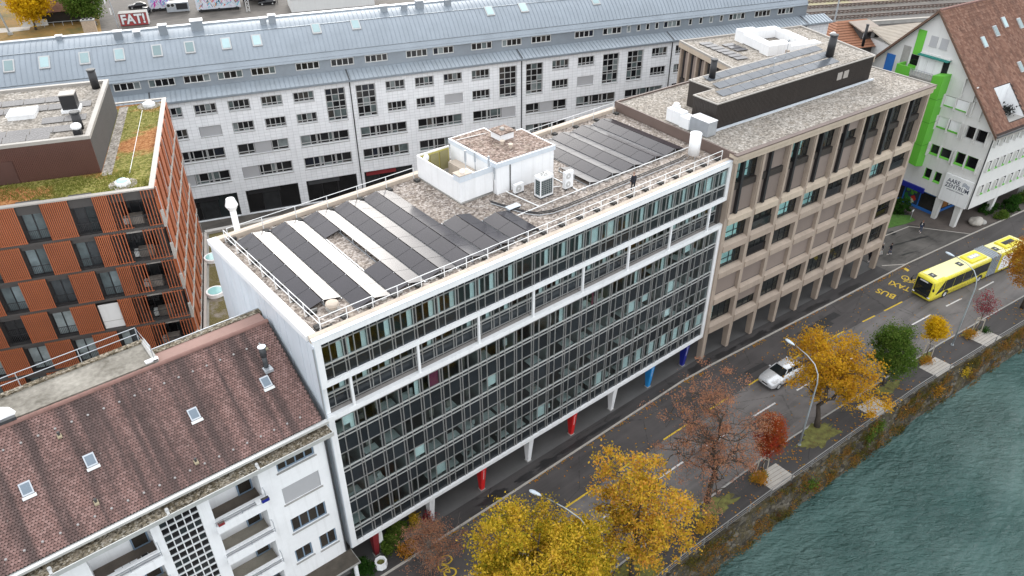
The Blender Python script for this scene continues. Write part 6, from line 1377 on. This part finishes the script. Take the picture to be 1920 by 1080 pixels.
for x in (.6, 1.6): MB().cyl((x, -.02, 2.0), (x, -.12, 2.0), .42, .42, 14).build('fan', black, t); MB().cyl((x, -.01, 2.0), (x, -.05, 2.0), .55, .55, 14).build('fan_plate', offw, t)
t = thing('white_annex', 'white flat roofed annex with two dark roof lights behind the ridge', 'building', (71.0, 160.0, 0), RAD(-19)); MB().box(0, 22, 0, 9, 0, 3.4).build('wall', offw, t); MB().add([(-.3, -.3, 3.4), (22.3, -.3, 3.4), (22.3, 9.3, 4.6), (-.3, 9.3, 4.6)], [(0, 1, 2, 3)]).build('roof', offw, t)
for k in range(3): MB().add([(1.5 + k * 7, 2.5, 3.85), (7.2 + k * 7, 2.5, 3.85), (7.2 + k * 7, 6.5, 4.36), (1.5 + k * 7, 6.5, 4.36)], [(0, 1, 2, 3)]).build('roof_light', glassK, t)
t = thing('portal_mast', 'white lattice mast standing beside the graffiti wagons', 'mast', (62.3, 168.5, 0), RAD(-20))
for x in (0, .8):
    for y in (0, .8): bx('leg', t, offw, x - .06, x + .06, y - .06, y + .06, 0, 9)
mb = MB()
for k in range(9): mb.cyl((0, 0, k), (.8, 0, k + 1), .05, .05, 4); mb.cyl((.8, 0, k), (0, 0, k + 1), .05, .05, 4); mb.cyl((0, 0, k), (0, .8, k + 1), .05, .05, 4)
mb.build('lattice', offw, t)
t = thing('brick_chimney', 'short pale brick chimney stump on the leaf strewn verge', 'chimney', (24.0, 168.0, 0), RAD(-20)); bx('shaft', t, mat('pale brick', (.42, .32, .23), .85, .2, 3), -1.4, 1.4, -.6, .6, 0, 4.4); bx('cap', t, conc, -1.5, 1.5, -.7, .7, 4.4, 4.6)
for k in range(3): bx('pot', t, black, -1.1 + k * .85, -.6 + k * .85, -.25, .25, 4.6, 4.9)
t = thing('flood_mast', 'thin steel mast at the left edge of the yard', 'mast', (9.6, 184.9, 0)); MB().cyl((0, 0, 0), (-2.4, -1, 18), .22, .16, 8).build('pole', pole_m, t); bx('foot', t, conc, -.5, .5, -.5, .5, 0, .6)
t = thing('signal_post', 'grey post with two short arms beside the red container', 'post', (31.6, 174.6, 0)); MB().cyl((0, 0, 0), (-.4, 0, 8), .12, .1, 8).build('pole', galv, t); bx('arm', t, offw, -1.6, -1.2, -.05, .05, 6.0, 7.8); bx('arm', t, offw, -.9, -.6, -.05, .05, 3.2, 4.8)

# ================================================================== ARTICULATED BUS
_u9 = Vector((math.cos(RAD(-7.7)), math.sin(RAD(-7.7)), 0)); _n9 = Vector((-_u9.y, _u9.x, 0))
bus = thing('articulated_bus', 'yellow articulated city bus with black windows driving on the road', 'bus', Vector((71.08, -9.04, 0)) - _u9 * .32 - _n9 * .2, RAD(-9.6))
W2 = 1.27
def ring(x, zb, zt, w_, r=.16, tw=.06):
    """rounded body cross-section"""
    return [(x, -w_, zb), (x, -w_, zb + .5), (x, -w_, zt - r - .25), (x, -w_ + tw * .4, zt - r), (x, -w_ + tw + r * .6, zt - .03), (x, 0, zt), (x, w_ - tw - r * .6, zt - .03), (x, w_ - tw * .4, zt - r), (x, w_, zt - r - .25), (x, w_, zb + .5), (x, w_, zb)]
front = MB().loft([ring(.0, .32, 2.75, W2 - .22), ring(.14, .28, 2.98, W2 - .07), ring(.45, .28, 3.05, W2), ring(10.6, .28, 3.05, W2)]).build('front_body', busy, bus, True)
rear = MB().loft([ring(12.5, .28, 3.05, W2), ring(17.8, .28, 3.05, W2), ring(18.1, .32, 2.95, W2 - .08)]).build('rear_body', busy, bus, True)
for x0, x1 in ((.5, 10.55), (12.55, 17.8)): MB().add([(x0, -W2 + .16, 3.04), (x1, -W2 + .16, 3.04), (x1, 0, 3.085), (x0, 0, 3.085), (x0, W2 - .16, 3.04), (x1, W2 - .16, 3.04)], [(0, 1, 2, 3), (3, 2, 5, 4)]).build('roof_panel', buspale, bus)
mb = MB()
for k in range(10):
    x = 10.62 + k * .188; s = .05 if k % 2 else -.02; mb.box(x, x + .17, -W2 - s + .05, W2 + s - .05, .35 - s, 3.0 + s * .6)
mb.build('bellows', bellow, bus)
for side in (-1, 1):
    y = side * (W2 + .006)
    q = lambda a, b, c, d, nm, m_=carglass: MB().poly([(a, y, c), (b, y, c), (b, y, d), (a, y, d)]).build(nm, m_, bus)
    # window band in panes, following the rising waist line at the cab
    MB().poly([(.25, y - side * .1, 1.15), (.9, y, .95), (2.1, y, 1.15), (2.1, y, 2.62), (.3, y - side * .06, 2.5)]).build('cab_window', carglass, bus)
    for a in (2.15, 3.9, 5.65, 7.4, 9.05): q(a, min(a + 1.7, 10.55), 1.15 if a < 9 else 1.3, 2.62, 'side_window')
    if side < 0: q(13.0, 15.2, .55, 2.62, 'advert_panel', white); q(15.3, 17.9, 1.2, 2.62, 'side_window')
    else:
        for a in (12.6, 14.3, 16.0): q(a, a + 1.65, 1.15, 2.62, 'side_window')
    q(3.3, 6.6, .55, .8, 'skirt_trim', mat('bus ochre skirt', (.45, .36, .04), .5))
    for wx in (2.75, 9.3, 15.9):
        wl = MB().cyl((wx, side * (W2 - .28), .48), (wx, side * (W2 + .015), .48), .48, .48, 22).build('wheel', tyre, bus); MB().cyl((wx, side * (W2 + .015), .48), (wx, side * (W2 + .03), .48), .29, .29, 16).build('rim', pcb, wl)
        a = [(wx + .62 * math.cos(t), y + side * .004, .48 + .62 * math.sin(t)) for t in (math.pi * i / 10 for i in range(11))]; MB().poly(a).build('wheel_arch', black, bus)
mb = MB()
for k, (x, z) in enumerate(((13.3, 2.2), (13.9, 2.35), (14.4, 2.2), (13.5, 1.7), (14.2, 1.75), (13.4, .9), (13.9, .85))): mb.poly([(x, -W2 - .01, z), (x + .4, -W2 - .01, z), (x + .4, -W2 - .01, z + .13), (x, -W2 - .01, z + .13)])
mb.build('advert_print', frameg, bus)
MB().add([(-.02, -1.02, .95), (-.02, 1.02, .95), (-.012, .98, 2.68), (-.012, -.98, 2.68)], [(0, 3, 2, 1)]).build('windscreen', carglass, bus)
MB().add([(-.02, -.98, .55), (-.02, .98, .55), (-.02, 1.0, .94), (-.02, -1.0, .94)], [(0, 3, 2, 1)]).build('grille_panel', black, bus)
MB().add([(-.03, -.75, 2.36), (-.03, .75, 2.36), (-.028, .75, 2.64), (-.028, -.75, 2.64)], [(0, 3, 2, 1)]).build('destination_frame', black, bus)
MB().add([(-.04, -.45, 2.42), (-.04, .6, 2.42), (-.04, .6, 2.6), (-.04, -.45, 2.6)], [(0, 3, 2, 1)]).build('destination_display', clothw, bus)
for s in (-1, 1):
    MB().ball((.02, s * .98, .66), (.1, .2, .11), 10, 6).build('headlight', lampglass, bus, True)
    m_ = MB().tube([(.1, s * 1.15, 2.7), (-.25, s * 1.4, 2.65), (-.3, s * 1.45, 2.3)], .035, 6).build('mirror_arm', black, bus); MB().ball((-.3, s * 1.46, 2.1), (.1, .12, .24), 10, 6).build('mirror', black, m_, True)
for x, y in ((.95, -.1), (5.9, -.1), (12.95, -.1)): o = bx('roof_hatch', bus, darkg, x - .35, x + .35, y - .38, y + .38, 3.06, 3.13); bx('hatch_vent', o, pcb, -.15, .15, -.15, .15, .4, .7)
for x0, x1, m_ in ((7.2, 10.2, white), (14.0, 17.2, black)):
    pod = MB().loft([[(x0, -.85, 3.05), (x1, -.85, 3.05), (x1, .85, 3.05), (x0, .85, 3.05)], [(x0 + .12, -.8, 3.28), (x1 - .12, -.8, 3.28), (x1 - .12, .8, 3.28), (x0 + .12, .8, 3.28)]]).build('roof_pod', busy, bus); bx('pod_well', pod, pcb if m_ is white else darkg, x0 + .55, x1 - .6, -.32, .32, 3.28, 3.30)
    for k in range(3): MB().cyl((x0 + .9 + k * .55, 0, 3.30), (x0 + .9 + k * .55, 0, 3.33), .22, .22, 14).build('fan', m_, pod)
for s in (-1, 1): bx('roof_ledge', bus, busy, .6, 1.9, s * 1.02 - .08, s * 1.02 + .08, 3.0, 3.07)

# ================================================================== CARS
def car(label, loc, rz, body, group=None, L=4.6):
    t = thing('car', label, 'car', loc, rz, group); k = L / 4.6; w_ = .92
    def rg(x, zb, zm, zt, wb, wt): return [(x * k, -wb * .86, zb), (x * k, -wb, zb + .15), (x * k, -wb, zm), (x * k, -wt, zt), (x * k, 0, zt + .025), (x * k, wt, zt), (x * k, wb, zm), (x * k, wb, zb + .15), (x * k, wb * .86, zb)]
    MB().loft([rg(.0, .42, .58, .66, .60, .55), rg(.07, .28, .62, .78, .78, .70), rg(.35, .22, .66, .86, .89, .80), rg(1.0, .20, .72, .95, w_, .84), rg(1.65, .20, .78, 1.02, w_, .86), rg(2.6, .20, .80, 1.04, w_, .87), rg(3.7, .2, .82, 1.05, w_, .87), rg(4.3, .25, .82, 1.04, .89, .84), rg(4.55, .35, .78, 1.0, .82, .76), rg(4.6, .42, .75, .95, .78, .7)]).build('body', body, t, True)
    g0 = [(1.45, .79, 1.02), (2.25, .62, 1.50), (3.5, .62, 1.50), (4.35, .74, 1.04)]
    MB().loft([[(x * k, -y, z), (x * k, y, z), (x * k, y * .98, z + .01), (x * k, -y * .98, z + .01)] for x, y, z in g0[:1]] + [[(2.2 * k, -.70, 1.0), (2.2 * k, .70, 1.0), (2.25 * k, .60, 1.45), (2.25 * k, -.60, 1.45)], [(3.5 * k, -.72, 1.0), (3.5 * k, .72, 1.0), (3.5 * k, .60, 1.46), (3.5 * k, -.60, 1.46)], [(4.35 * k, -.72, 1.0), (4.35 * k, .72, 1.0), (4.33 * k, .70, 1.04), (4.33 * k, -.70, 1.04)]]).build('glasshouse', carglass, t)
    MB().loft([[(2.12 * k, -.60, 1.43), (2.12 * k, .60, 1.43), (2.14 * k, .57, 1.465), (2.14 * k, -.57, 1.465)], [(2.6 * k, -.63, 1.45), (2.6 * k, .63, 1.45), (2.6 * k, .58, 1.52), (2.6 * k, -.58, 1.52)], [(3.4 * k, -.63, 1.45), (3.4 * k, .63, 1.45), (3.4 * k, .58, 1.51), (3.4 * k, -.58, 1.51)], [(3.85 * k, -.6, 1.36), (3.85 * k, .6, 1.36), (3.85 * k, .56, 1.40), (3.85 * k, -.56, 1.40)]]).build('roof', body, t, True)
    for s in (-1, 1):
        MB().tube([(1.5 * k, s * .82, .99), (2.15 * k, s * .635, 1.44)], .038, 6).build('pillar', body, t); MB().tube([(2.85 * k, s * .74, 1.0), (2.9 * k, s * .635, 1.44)], .03, 6).build('pillar', body, t); MB().tube([(3.75 * k, s * .76, 1.02), (3.6 * k, s * .625, 1.44)], .06, 6).build('pillar', body, t)
        MB().ball((1.78 * k, s * 1.0, 1.04), (.09, .12, .08), 10, 6).build('mirror', body, t, True)
        MB().ball((.16 * k, s * .62, .66), (.14, .19, .07), 10, 6).build('headlight', lampglass, t, True); MB().ball((4.5 * k, s * .62, .85), (.08, .16, .08), 8, 6).build('tail_light', redp, t)
        bx('sill_trim', t, darkg, 1.2 * k, 3.5 * k, s * .9 - .03, s * .9 + .03, .2, .3)
        for wx in (.92 * k, 3.68 * k):
            wl = MB().cyl((wx, s * .70, .33), (wx, s * .925, .33), .33, .33, 20).build('wheel', tyre, t); MB().cyl((wx, s * .925, .33), (wx, s * .94, .33), .21, .2, 14).build('rim', pcb, wl)
    MB().box(-.01, .03, -.3, .3, .50, .64).build('grille', black, t); MB().box(-.02, .02, -.26, .26, .40, .49).build('number_plate', clothw, t); MB().box(.02, .1, -.7, .7, .24, .36).build('bumper_intake', darkg, t)
    mb = MB().tube([(1.42 * k, -.6, 1.03), (1.42 * k, .1, 1.05)], .015, 4); mb.build('wipers', black, t)
    return t
_n = Vector((-math.sin(RAD(-4.5)), math.cos(RAD(-4.5)), 0))
car('silver car driving towards the left under the yellow tree', Vector((43.05, -7.2, 0)) + _n * .12, RAD(-4.6), silver).scale = (1.1, 1.12, 1.2)
car('black car parked alone beside the dark green tree', (27.6, 181.5, 0), RAD(250), carblk, 'parked dark cars in the yard'); car('black car nearest the top edge behind the red container', (39.0, 191.5, 0), RAD(-15), carblk, 'parked dark cars in the yard'); car('dark car right of the red container end', (40.0, 181.5, 0), RAD(60), carblk, 'parked dark cars in the yard'); car('dark car in the shade of the open shelter behind the mast', (67.5, 173.0, 0), RAD(-20), carblk, 'parked dark cars in the yard')
t = thing('open_shelter', 'dark open vehicle shelter behind the lattice mast', 'shelter', (64, 174.5, 0), RAD(-20)); bx('roof', t, darkg, 0, 9, 0, 6, 3.0, 3.2); bx('back', t, black, 0, 9, 5.8, 6, 0, 3)
for x in (.1, 8.8): bx('post', t, darkg, x, x + .12, .1, .22, 0, 3)

# ================================================================== STREET LAMPS
def lamp(label, x, y, hx, hy):
    t = thing('street_lamp', label, 'street lamp', (x, y, .1), 0, 'curved street lamps along the river road'); dx, dy = hx - x, hy - y
    MB().cyl((0, 0, 0), (0, 0, .12), .17, .15, 12).build('base', pole_m, t)
    path = [(0, 0, 0), (0, 0, 4), (0, 0, 7.6), (dx * .05, dy * .05, 8.5), (dx * .2, dy * .2, 9.25), (dx * .45, dy * .45, 9.6), (dx * .8, dy * .8, 9.75)]
    MB().tube(path, [.095, .085, .065, .055, .048, .042, .04], 8).build('pole', pole_m, t, True)
    d = Vector((dx, dy, 0)).normalized(); nn = Vector((-d.y, d.x, 0)); c = Vector((dx, dy, 9.72)); rings = []
    for f, w_, h in ((-.55, .05, .04), (-.2, .15, .09), (.15, .19, .11), (.42, .13, .07), (.5, .03, .02)): p = c + d * f; rings.append([tuple(p + nn * w_ * math.cos(a) + Vector((0, 0, h * math.sin(a)))) for a in (i * math.pi / 4 for i in range(8))])
    MB().loft(rings).build('head', mat('lamp head', (.55, .62, .68), .3, .05), t, True)
    o = c + Vector((0, 0, -.1)); MB().cyl(o, o - Vector((0, 0, .03)), .13, .11, 12).build('lens', lampglass, t)
lamp('street lamp reaching over the roof of the yellow bus', 64.8, -15.95, 65.4, -12.3); lamp('street lamp beside the big golden tree and the silver car', 38.85, -14.05, 39.4, -10.4); lamp('street lamp rising through the yellow green tree at the bottom', 12.0, -13.4, 10.5, -9.1)

# ================================================================== TREES
def branch_path(a, b, sag, R, n=5, wob=.12):
    a, b = Vector(a), Vector(b); L = (b - a).length; out = []
    for i in range(n + 1):
        f = i / n; p = a.lerp(b, f); p.z += sag * L * math.sin(math.pi * f) * .5; j = wob * L * .12 * math.sin(math.pi * f); out.append(p + Vector((R.gauss(0, j), R.gauss(0, j), R.gauss(0, j * .5))))
    return out
def tree(name, label, loc, h, blobs, leaf, nleaf, lsize, tr=.16, bk=None, clump=.45, nclump=90, limbs=9, twigs=5, lean=(0, 0), seed=1, group='autumn street trees by the river', fork=.32, fill=.55, cat='tree'):
    """blobs: crown ellipsoids (x, y, z, rx, ry, rz) relative to the foot"""
    R = random.Random(seed); t = thing(name, label, cat, loc, 0, group); bk = bk or bark
    vol = [b[3] * b[4] * b[5] for b in blobs]
    def sample(shell=.5):
        b = R.choices(blobs, vol)[0]; v = Vector((R.gauss(0, 1), R.gauss(0, 1), R.gauss(0, 1))).normalized() * (R.random() ** shell)
        return Vector((b[0] + v.x * b[3], b[1] + v.y * b[4], b[2] + v.z * b[5]))
    top = Vector((lean[0], lean[1], h * .86)); tp = branch_path((0, 0, 0), top, 0, R, 7, .25)
    mb = MB().tube(tp, [tr * (1.25 if i == 0 else 1) * (1 - .86 * i / 7) for i in range(8)], 9); mb.build('trunk', bk, t, True)
    mb = MB(); ends = []
    for i in range(limbs):
        f = fork + (.95 - fork) * (i + .5) / limbs; k = f * 7; a = tp[int(k)].lerp(tp[min(7, int(k) + 1)], k - int(k))
        b = min((sample(.3) for _ in range(5)), key=lambda q: abs(q.z - a.z - .8))
        r0 = tr * (1 - .8 * f) * .55; path = branch_path(a, b, .18, R, 6, .9); mb.tube(path, [max(.012, r0 * (1 - .82 * j / 6)) for j in range(7)], 6)
        for j in range(twigs):
            q = path[2 + j % 5].lerp(path[min(6, 3 + j % 5)], R.random()); e = q + Vector((R.gauss(0, 1), R.gauss(0, 1), R.gauss(.25, .7))).normalized() * R.uniform(.5, 1.3) * (blobs[0][3] / 2.5); p2 = branch_path(q, e, .1, R, 4, 1.0); mb.tube(p2, [max(.010, r0 * .5 * (1 - .75 * m / 4)) for m in range(5)], 5); ends.append(e)
            for _ in range(2): q3 = p2[2 + R.randrange(3)]; e3 = q3 + Vector((R.gauss(0, 1), R.gauss(0, 1), R.gauss(.2, .6))).normalized() * R.uniform(.3, .7) * (blobs[0][3] / 2.5); mb.tube([q3, q3.lerp(e3, .5) + Vector((R.gauss(0, .04), R.gauss(0, .04), R.gauss(0, .04))), e3], [.014, .011, .007], 4); ends.append(e3)
    mb.build('branches', bk, t)
    cs = [sample(.33) for _ in range(int(nclump * fill))] + [R.choice(ends) for _ in range(nclump - int(nclump * fill))]
    mb = MB(); pts = []
    per = nleaf // len(cs)
    for c in cs:
        s = clump * R.uniform(.6, 1.3)
        pts += [c + Vector((R.gauss(0, s), R.gauss(0, s), R.gauss(0, s * .7))) for _ in range(int(per * R.uniform(.5, 1.5)))]
    leafcloud(mb, pts, lsize, .6, R=R).build('crown', leaf, t)
    return t
tree('linden_tree', 'big yellow green leafy tree at the bottom edge', (7.9, -12.6, .1), 12.6, [(-.2, .1, 7.9, 4.6, 4.3, 4.1), (2.8, -.6, 7.0, 3.0, 2.9, 2.8), (-2.9, .3, 7.3, 2.8, 2.8, 2.6)], lf_yg, 60000, .18, .24, clump=.42, nclump=300, limbs=12, twigs=6, seed=3, fill=.8)
tree('maple_tree', 'yellow orange tree with gaps, right of the yellow green one', (16.6, -13.9, .1), 12.9, [(-.3, .4, 7.4, 4.2, 3.9, 4.2), (1.6, -.9, 5.0, 3.6, 2.9, 2.8), (-.4, .8, 10.8, 2.0, 2.0, 2.1)], lf_yo, 16500, .20, .24, clump=.32, nclump=230, limbs=13, twigs=6, seed=5, fill=.5)
tree('bare_tree', 'nearly bare tree with thin withered brown leaves', (26.9, -12.9, .1), 12.4, [(-.2, .8, 6.8, 4.7, 4.8, 4.6), (-1.2, 2.4, 10.0, 3.0, 2.8, 2.1), (2.3, -.8, 4.6, 2.9, 2.4, 1.9)], lf_br, 12500, .13, .24, clump=.3, nclump=260, limbs=20, twigs=9, seed=8, fill=.08)
tree('red_maple', 'small dense red and orange tree on stakes', (33.4, -13.8, .1), 6.9, [(-.1, .05, 4.5, 1.3, 1.3, 2.3), (-.3, .15, 6.3, .8, .8, .8)], lf_red, 12500, .12, .06, clump=.22, nclump=150, limbs=8, twigs=4, seed=4, fill=.9)
tree('maple_tree', 'large golden yellow tree overhanging the silver car', (42.3, -13.7, .1), 9.5, [(.6, 1.0, 6.7, 3.3, 3.4, 2.7), (.5, 3.4, 7.3, 2.3, 2.0, 1.6), (3.2, -2.4, 4.4, 2.9, 2.2, 2.3), (2.8, 1.0, 6.4, 2.5, 2.3, 2.0)], lf_go, 18500, .20, .26, clump=.36, nclump=270, limbs=14, twigs=6, seed=12, fill=.45, lean=(.6, .5))
tree('green_tree', 'dark green bushy tree right of the golden tree', (52.8, -14.6, .1), 7.8, [(0, .2, 4.2, 2.0, 2.0, 2.5), (-.2, .5, 6.3, 1.3, 1.3, 1.4), (.7, -.3, 2.8, 1.8, 1.6, 1.4)], lf_g, 19000, .16, .1, clump=.34, nclump=170, limbs=9, twigs=4, seed=6, fill=.85)
tree('young_tree', 'small round bright golden tree on stakes', (60.8, -15.1, .1), 4.9, [(0, 0, 3.6, 1.05, 1.05, 1.15), (-.1, .2, 4.4, .65, .65, .6)], lf_y, 6500, .15, .05, clump=.22, nclump=110, limbs=8, twigs=4, seed=9, fill=.9)
tree('young_tree', 'thin crimson tree on stakes beside the bus', (69.2, -16.5, .1), 5.4, [(0, 0, 3.9, 1.15, 1.15, 1.5)], lf_cr, 1500, .12, .05, clump=.3, nclump=80, limbs=10, twigs=5, seed=10, fill=.5)
tree('maple_tree', 'orange tree at the right edge hiding the end of the bus', (78.0, -17.8, .1), 10.5, [(.3, .5, 6.4, 3.0, 3.0, 3.3), (.6, .5, 8.6, 2.0, 2.0, 1.6)], lf_or, 20000, .18, .2, clump=.45, nclump=200, limbs=12, twigs=5, seed=14, fill=.8)
tree('dry_shrub_tree', 'brown withered bushy tree left of the yellow green tree', (4.2, -4.9, .1) if 0 else (5.0, -3.4, .1), 4.8, [(.2, .2, 2.7, 2.6, 2.2, 1.8), (-.4, .9, 3.3, 1.6, 1.4, 1.3)], lf_br, 6500, .11, .12, barkl, clump=.28, nclump=170, limbs=18, twigs=8, seed=15, fill=.1, fork=.1)
# stakes round the young trees
def stakes(label, x, y):
    t = thing('tree_stakes', label, 'stakes', (x, y, .1), 0, 'timber stakes round the young trees')
    for i in range(3): a = i * 2.094 + .4; MB().cyl((.5 * math.cos(a), .5 * math.sin(a), 0), (.42 * math.cos(a), .42 * math.sin(a), 2.0), .05, .045, 8).build('stake', timber, t)
    for i in range(3): a, b = i * 2.094 + .4, (i + 1) * 2.094 + .4; MB().cyl((.44 * math.cos(a), .44 * math.sin(a), 1.8), (.44 * math.cos(b), .44 * math.sin(b), 1.8), .035, .035, 6).build('crossbar', timber, t)
stakes('timber stakes round the small red tree', 33.4, -13.8); stakes('timber stakes round the small golden tree', 60.8, -15.1); stakes('timber stakes round the thin crimson tree', 69.2, -16.5); stakes('timber stakes beside the golden and dark green trees', 48.9, -14.6)
# shrubs
def shrub(name, label, loc, r, leaf, n, ls=.13, seed=1, group=None):
    R = random.Random(seed); t = thing(name, label, 'shrub', loc, 0, group); mb = MB()
    for k in range(8): a = R.uniform(0, 6.28); e = (r[0] * .7 * math.cos(a), r[1] * .7 * math.sin(a), r[2] * R.uniform(.8, 1.5)); mb.tube(branch_path((0, 0, 0), e, .1, R, 4, .6), [.03, .025, .018, .012, .006], 5)
    mb.build('stems', bark, t); mb = MB(); pts = []
    for _ in range(40):
        v = Vector((R.gauss(0, 1), R.gauss(0, 1), abs(R.gauss(0, 1)))).normalized() * R.random() ** .35; c = Vector((v.x * r[0], v.y * r[1], .15 + v.z * r[2] * 1.5)); pts += [c + Vector((R.gauss(0, .16), R.gauss(0, .16), R.gauss(0, .13))) for _ in range(n // 40)]
    leafcloud(mb, pts, ls, .7, R=R).build('foliage', leaf, t); return t
for i, a in enumerate(((('dark green shrub right beside the red pillar foot'), (3.2, .2, .1), (.9, .8, .9), lf_g, 2600), ('green shrub under the white frame corner', (.6, -.3, .1), (.8, .7, .8), lf_dg, 2200), ('taller green shrub behind the red pillar', (4.3, .9, .1), (.9, .7, 1.1), lf_g, 2200), ('orange tinged shrub between pillar and road', (4.1, -1.0, .1), (.9, .6, .7), lf_or, 1200), ('small olive shrub right of the green ones', (6.0, .8, .1), (.5, .5, .9), lf_yg, 900), ('red leaved shrub by the white pillar', (7.0, .3, .1), (.5, .4, 1.0), lf_cr, 450))): shrub('shrub', a[0], a[1], a[2], a[3], a[4], seed=20 + i, group='shrubs at the left end of the arcade')
for i, a in enumerate((('rusty low shrub at the foot of the golden stakes tree', (59.6, -15.6, .1), (.9, .5, .35), lf_or, 700), ('rusty low shrub left of the crimson tree', (67.8, -16.4, .1), (1.1, .5, .4), lf_or, 800), ('small green shrub beside the crimson tree', (69.9, -17.1, .1), (.35, .35, .35), lf_dg, 400), ('orange brown shrub beneath the small red tree', (32.3, -14.3, .1), (.8, .6, .6), lf_or, 900), ('yellow green low shrub at the bare tree foot', (24.6, -14.6, .1), (1.3, .7, .7), lf_yo, 1100))): shrub('bed_shrub', a[0], a[1], a[2], a[3], a[4], seed=40 + i, group='low shrubs in the riverside beds')
for i, a in enumerate((('dark rounded shrub at the corner of the beige block', (89.2, 3.2, 0), (1.3, 1.3, 1.6), lf_dg, 3000), ('long dark hedge plant nearest the road by the gabled block', (103.0, -6.2, 0), (2.2, 1.1, 1.2), lf_dg, 3600), ('brighter green hedge plant at the right end by the gabled block', (106.5, -6.4, 0), (1.8, 1.0, 1.2), lf_g, 2600), ('low green ground plant at the hedge foot', (99.0, -6.6, 0), (1.5, .7, .5), lf_g, 1500), ('dark hedge plant against the overhang', (99.5, -4.6, 0), (2.0, .9, .9), lf_dg, 2200))): shrub('hedge_shrub', a[0], a[1], a[2], a[3], a[4], .2, 60 + i, 'plants in front of the gabled block')
tag(MB().prism([(79.5, 3.2), (86.9, .95), (88.9, .6), (89.6, 1.8), (86, 6), (80, 8)], -.02, .06).build('lawn_wedge', grass_m), kind='structure')
struct('brick_paving', MB().prism([(86.9, .8), (91.0, -5.9), (112, -8.6), (112, 5), (93, 6), (88.9, .6)], -.02, .05), mat('worn brick paving', (.10, .082, .072), .85, .35, .5))
rk = thing('rock', 'weathered boulder on the paving by the road corner', 'rock', (94.3, -5.2, .05)); mb = MB().ball((0, 0, .4), (1.2, .9, .6), 14, 8); mb.v = [tuple(Vector(v) * (1 + .22 * noise.noise(Vector(v) * 1.3))) for v in mb.v]; mb.build('boulder', stonep, rk); MB().ball((.9, -.5, .15), (.6, .5, .35), 10, 6).build('small_stone', conc, rk)
t = thing('bollard_post', 'thin pale post on the paving by the shop', 'post', (88.6, 1.2, .05)); MB().cyl((0, 0, 0), (0, 0, 1.3), .04, .04, 8).build('pole', galv, t); bx('sign_plate', t, white, -.2, .2, -.02, .02, 1.2, 1.5)
# concrete planter by the red pillar
t = thing('concrete_planter', 'white octagonal concrete planter by the dark red pillar', 'planter', (1.75, -.75, .1)); n = 8; o8 = [[(r * math.cos(a), r * math.sin(a), z) for a in (i * 2 * math.pi / n + .39 for i in range(n))] for r, z in ((.42, 0), (.5, .1), (.5, .72), (.36, .72), (.34, .45))]; MB().loft(o8).build('tub', whitew, t); MB().cyl((0, 0, .44), (0, 0, .47), .33, .33, 12).build('soil', earth_m, t)
t = thing('notice_plate', 'white notice plate on the dark red pillar', 'sign', (2.45, .45, .1)); bx('post', t, galv, -.02, .02, -.02, .02, 0, 2.4); bx('plate', t, white, -.28, .3, -.05, -.02, 1.2, 2.4)
# far trees
tree('yellow_far_tree', 'bright yellow tree beside the timber shed far left', (15.3, 185.5, 0), 9.5, [(0, 0, 6.2, 4.4, 3.6, 4.0)], lf_y, 9000, .5, .25, clump=.8, nclump=120, limbs=9, seed=31, group='far trees behind the long block')
tree('green_far_tree', 'dark green tree beside the timber shed far left', (27.0, 184.5, 0), 12, [(0, 0, 5.0, 4.2, 3.6, 4.4), (.5, 0, 9.5, 4.5, 3.0, 3.0)], lf_g, 12000, .5, .3, clump=.85, nclump=150, limbs=9, seed=32, group='far trees behind the long block')
tree('green_far_tree', 'green and yellow tree in the top left corner', (6.5, 200, 0), 13, [(0, 0, 8, 5, 4, 5)], lf_yg, 9000, .6, .3, clump=.9, nclump=110, limbs=8, seed=33, group='far trees behind the long block')
shrub('meadow_bush', 'bright green bush at the left edge of the far lawn', (2.0, 181, 0), (3.5, 2, 1.2), lf_g, 1600, .5, 71)
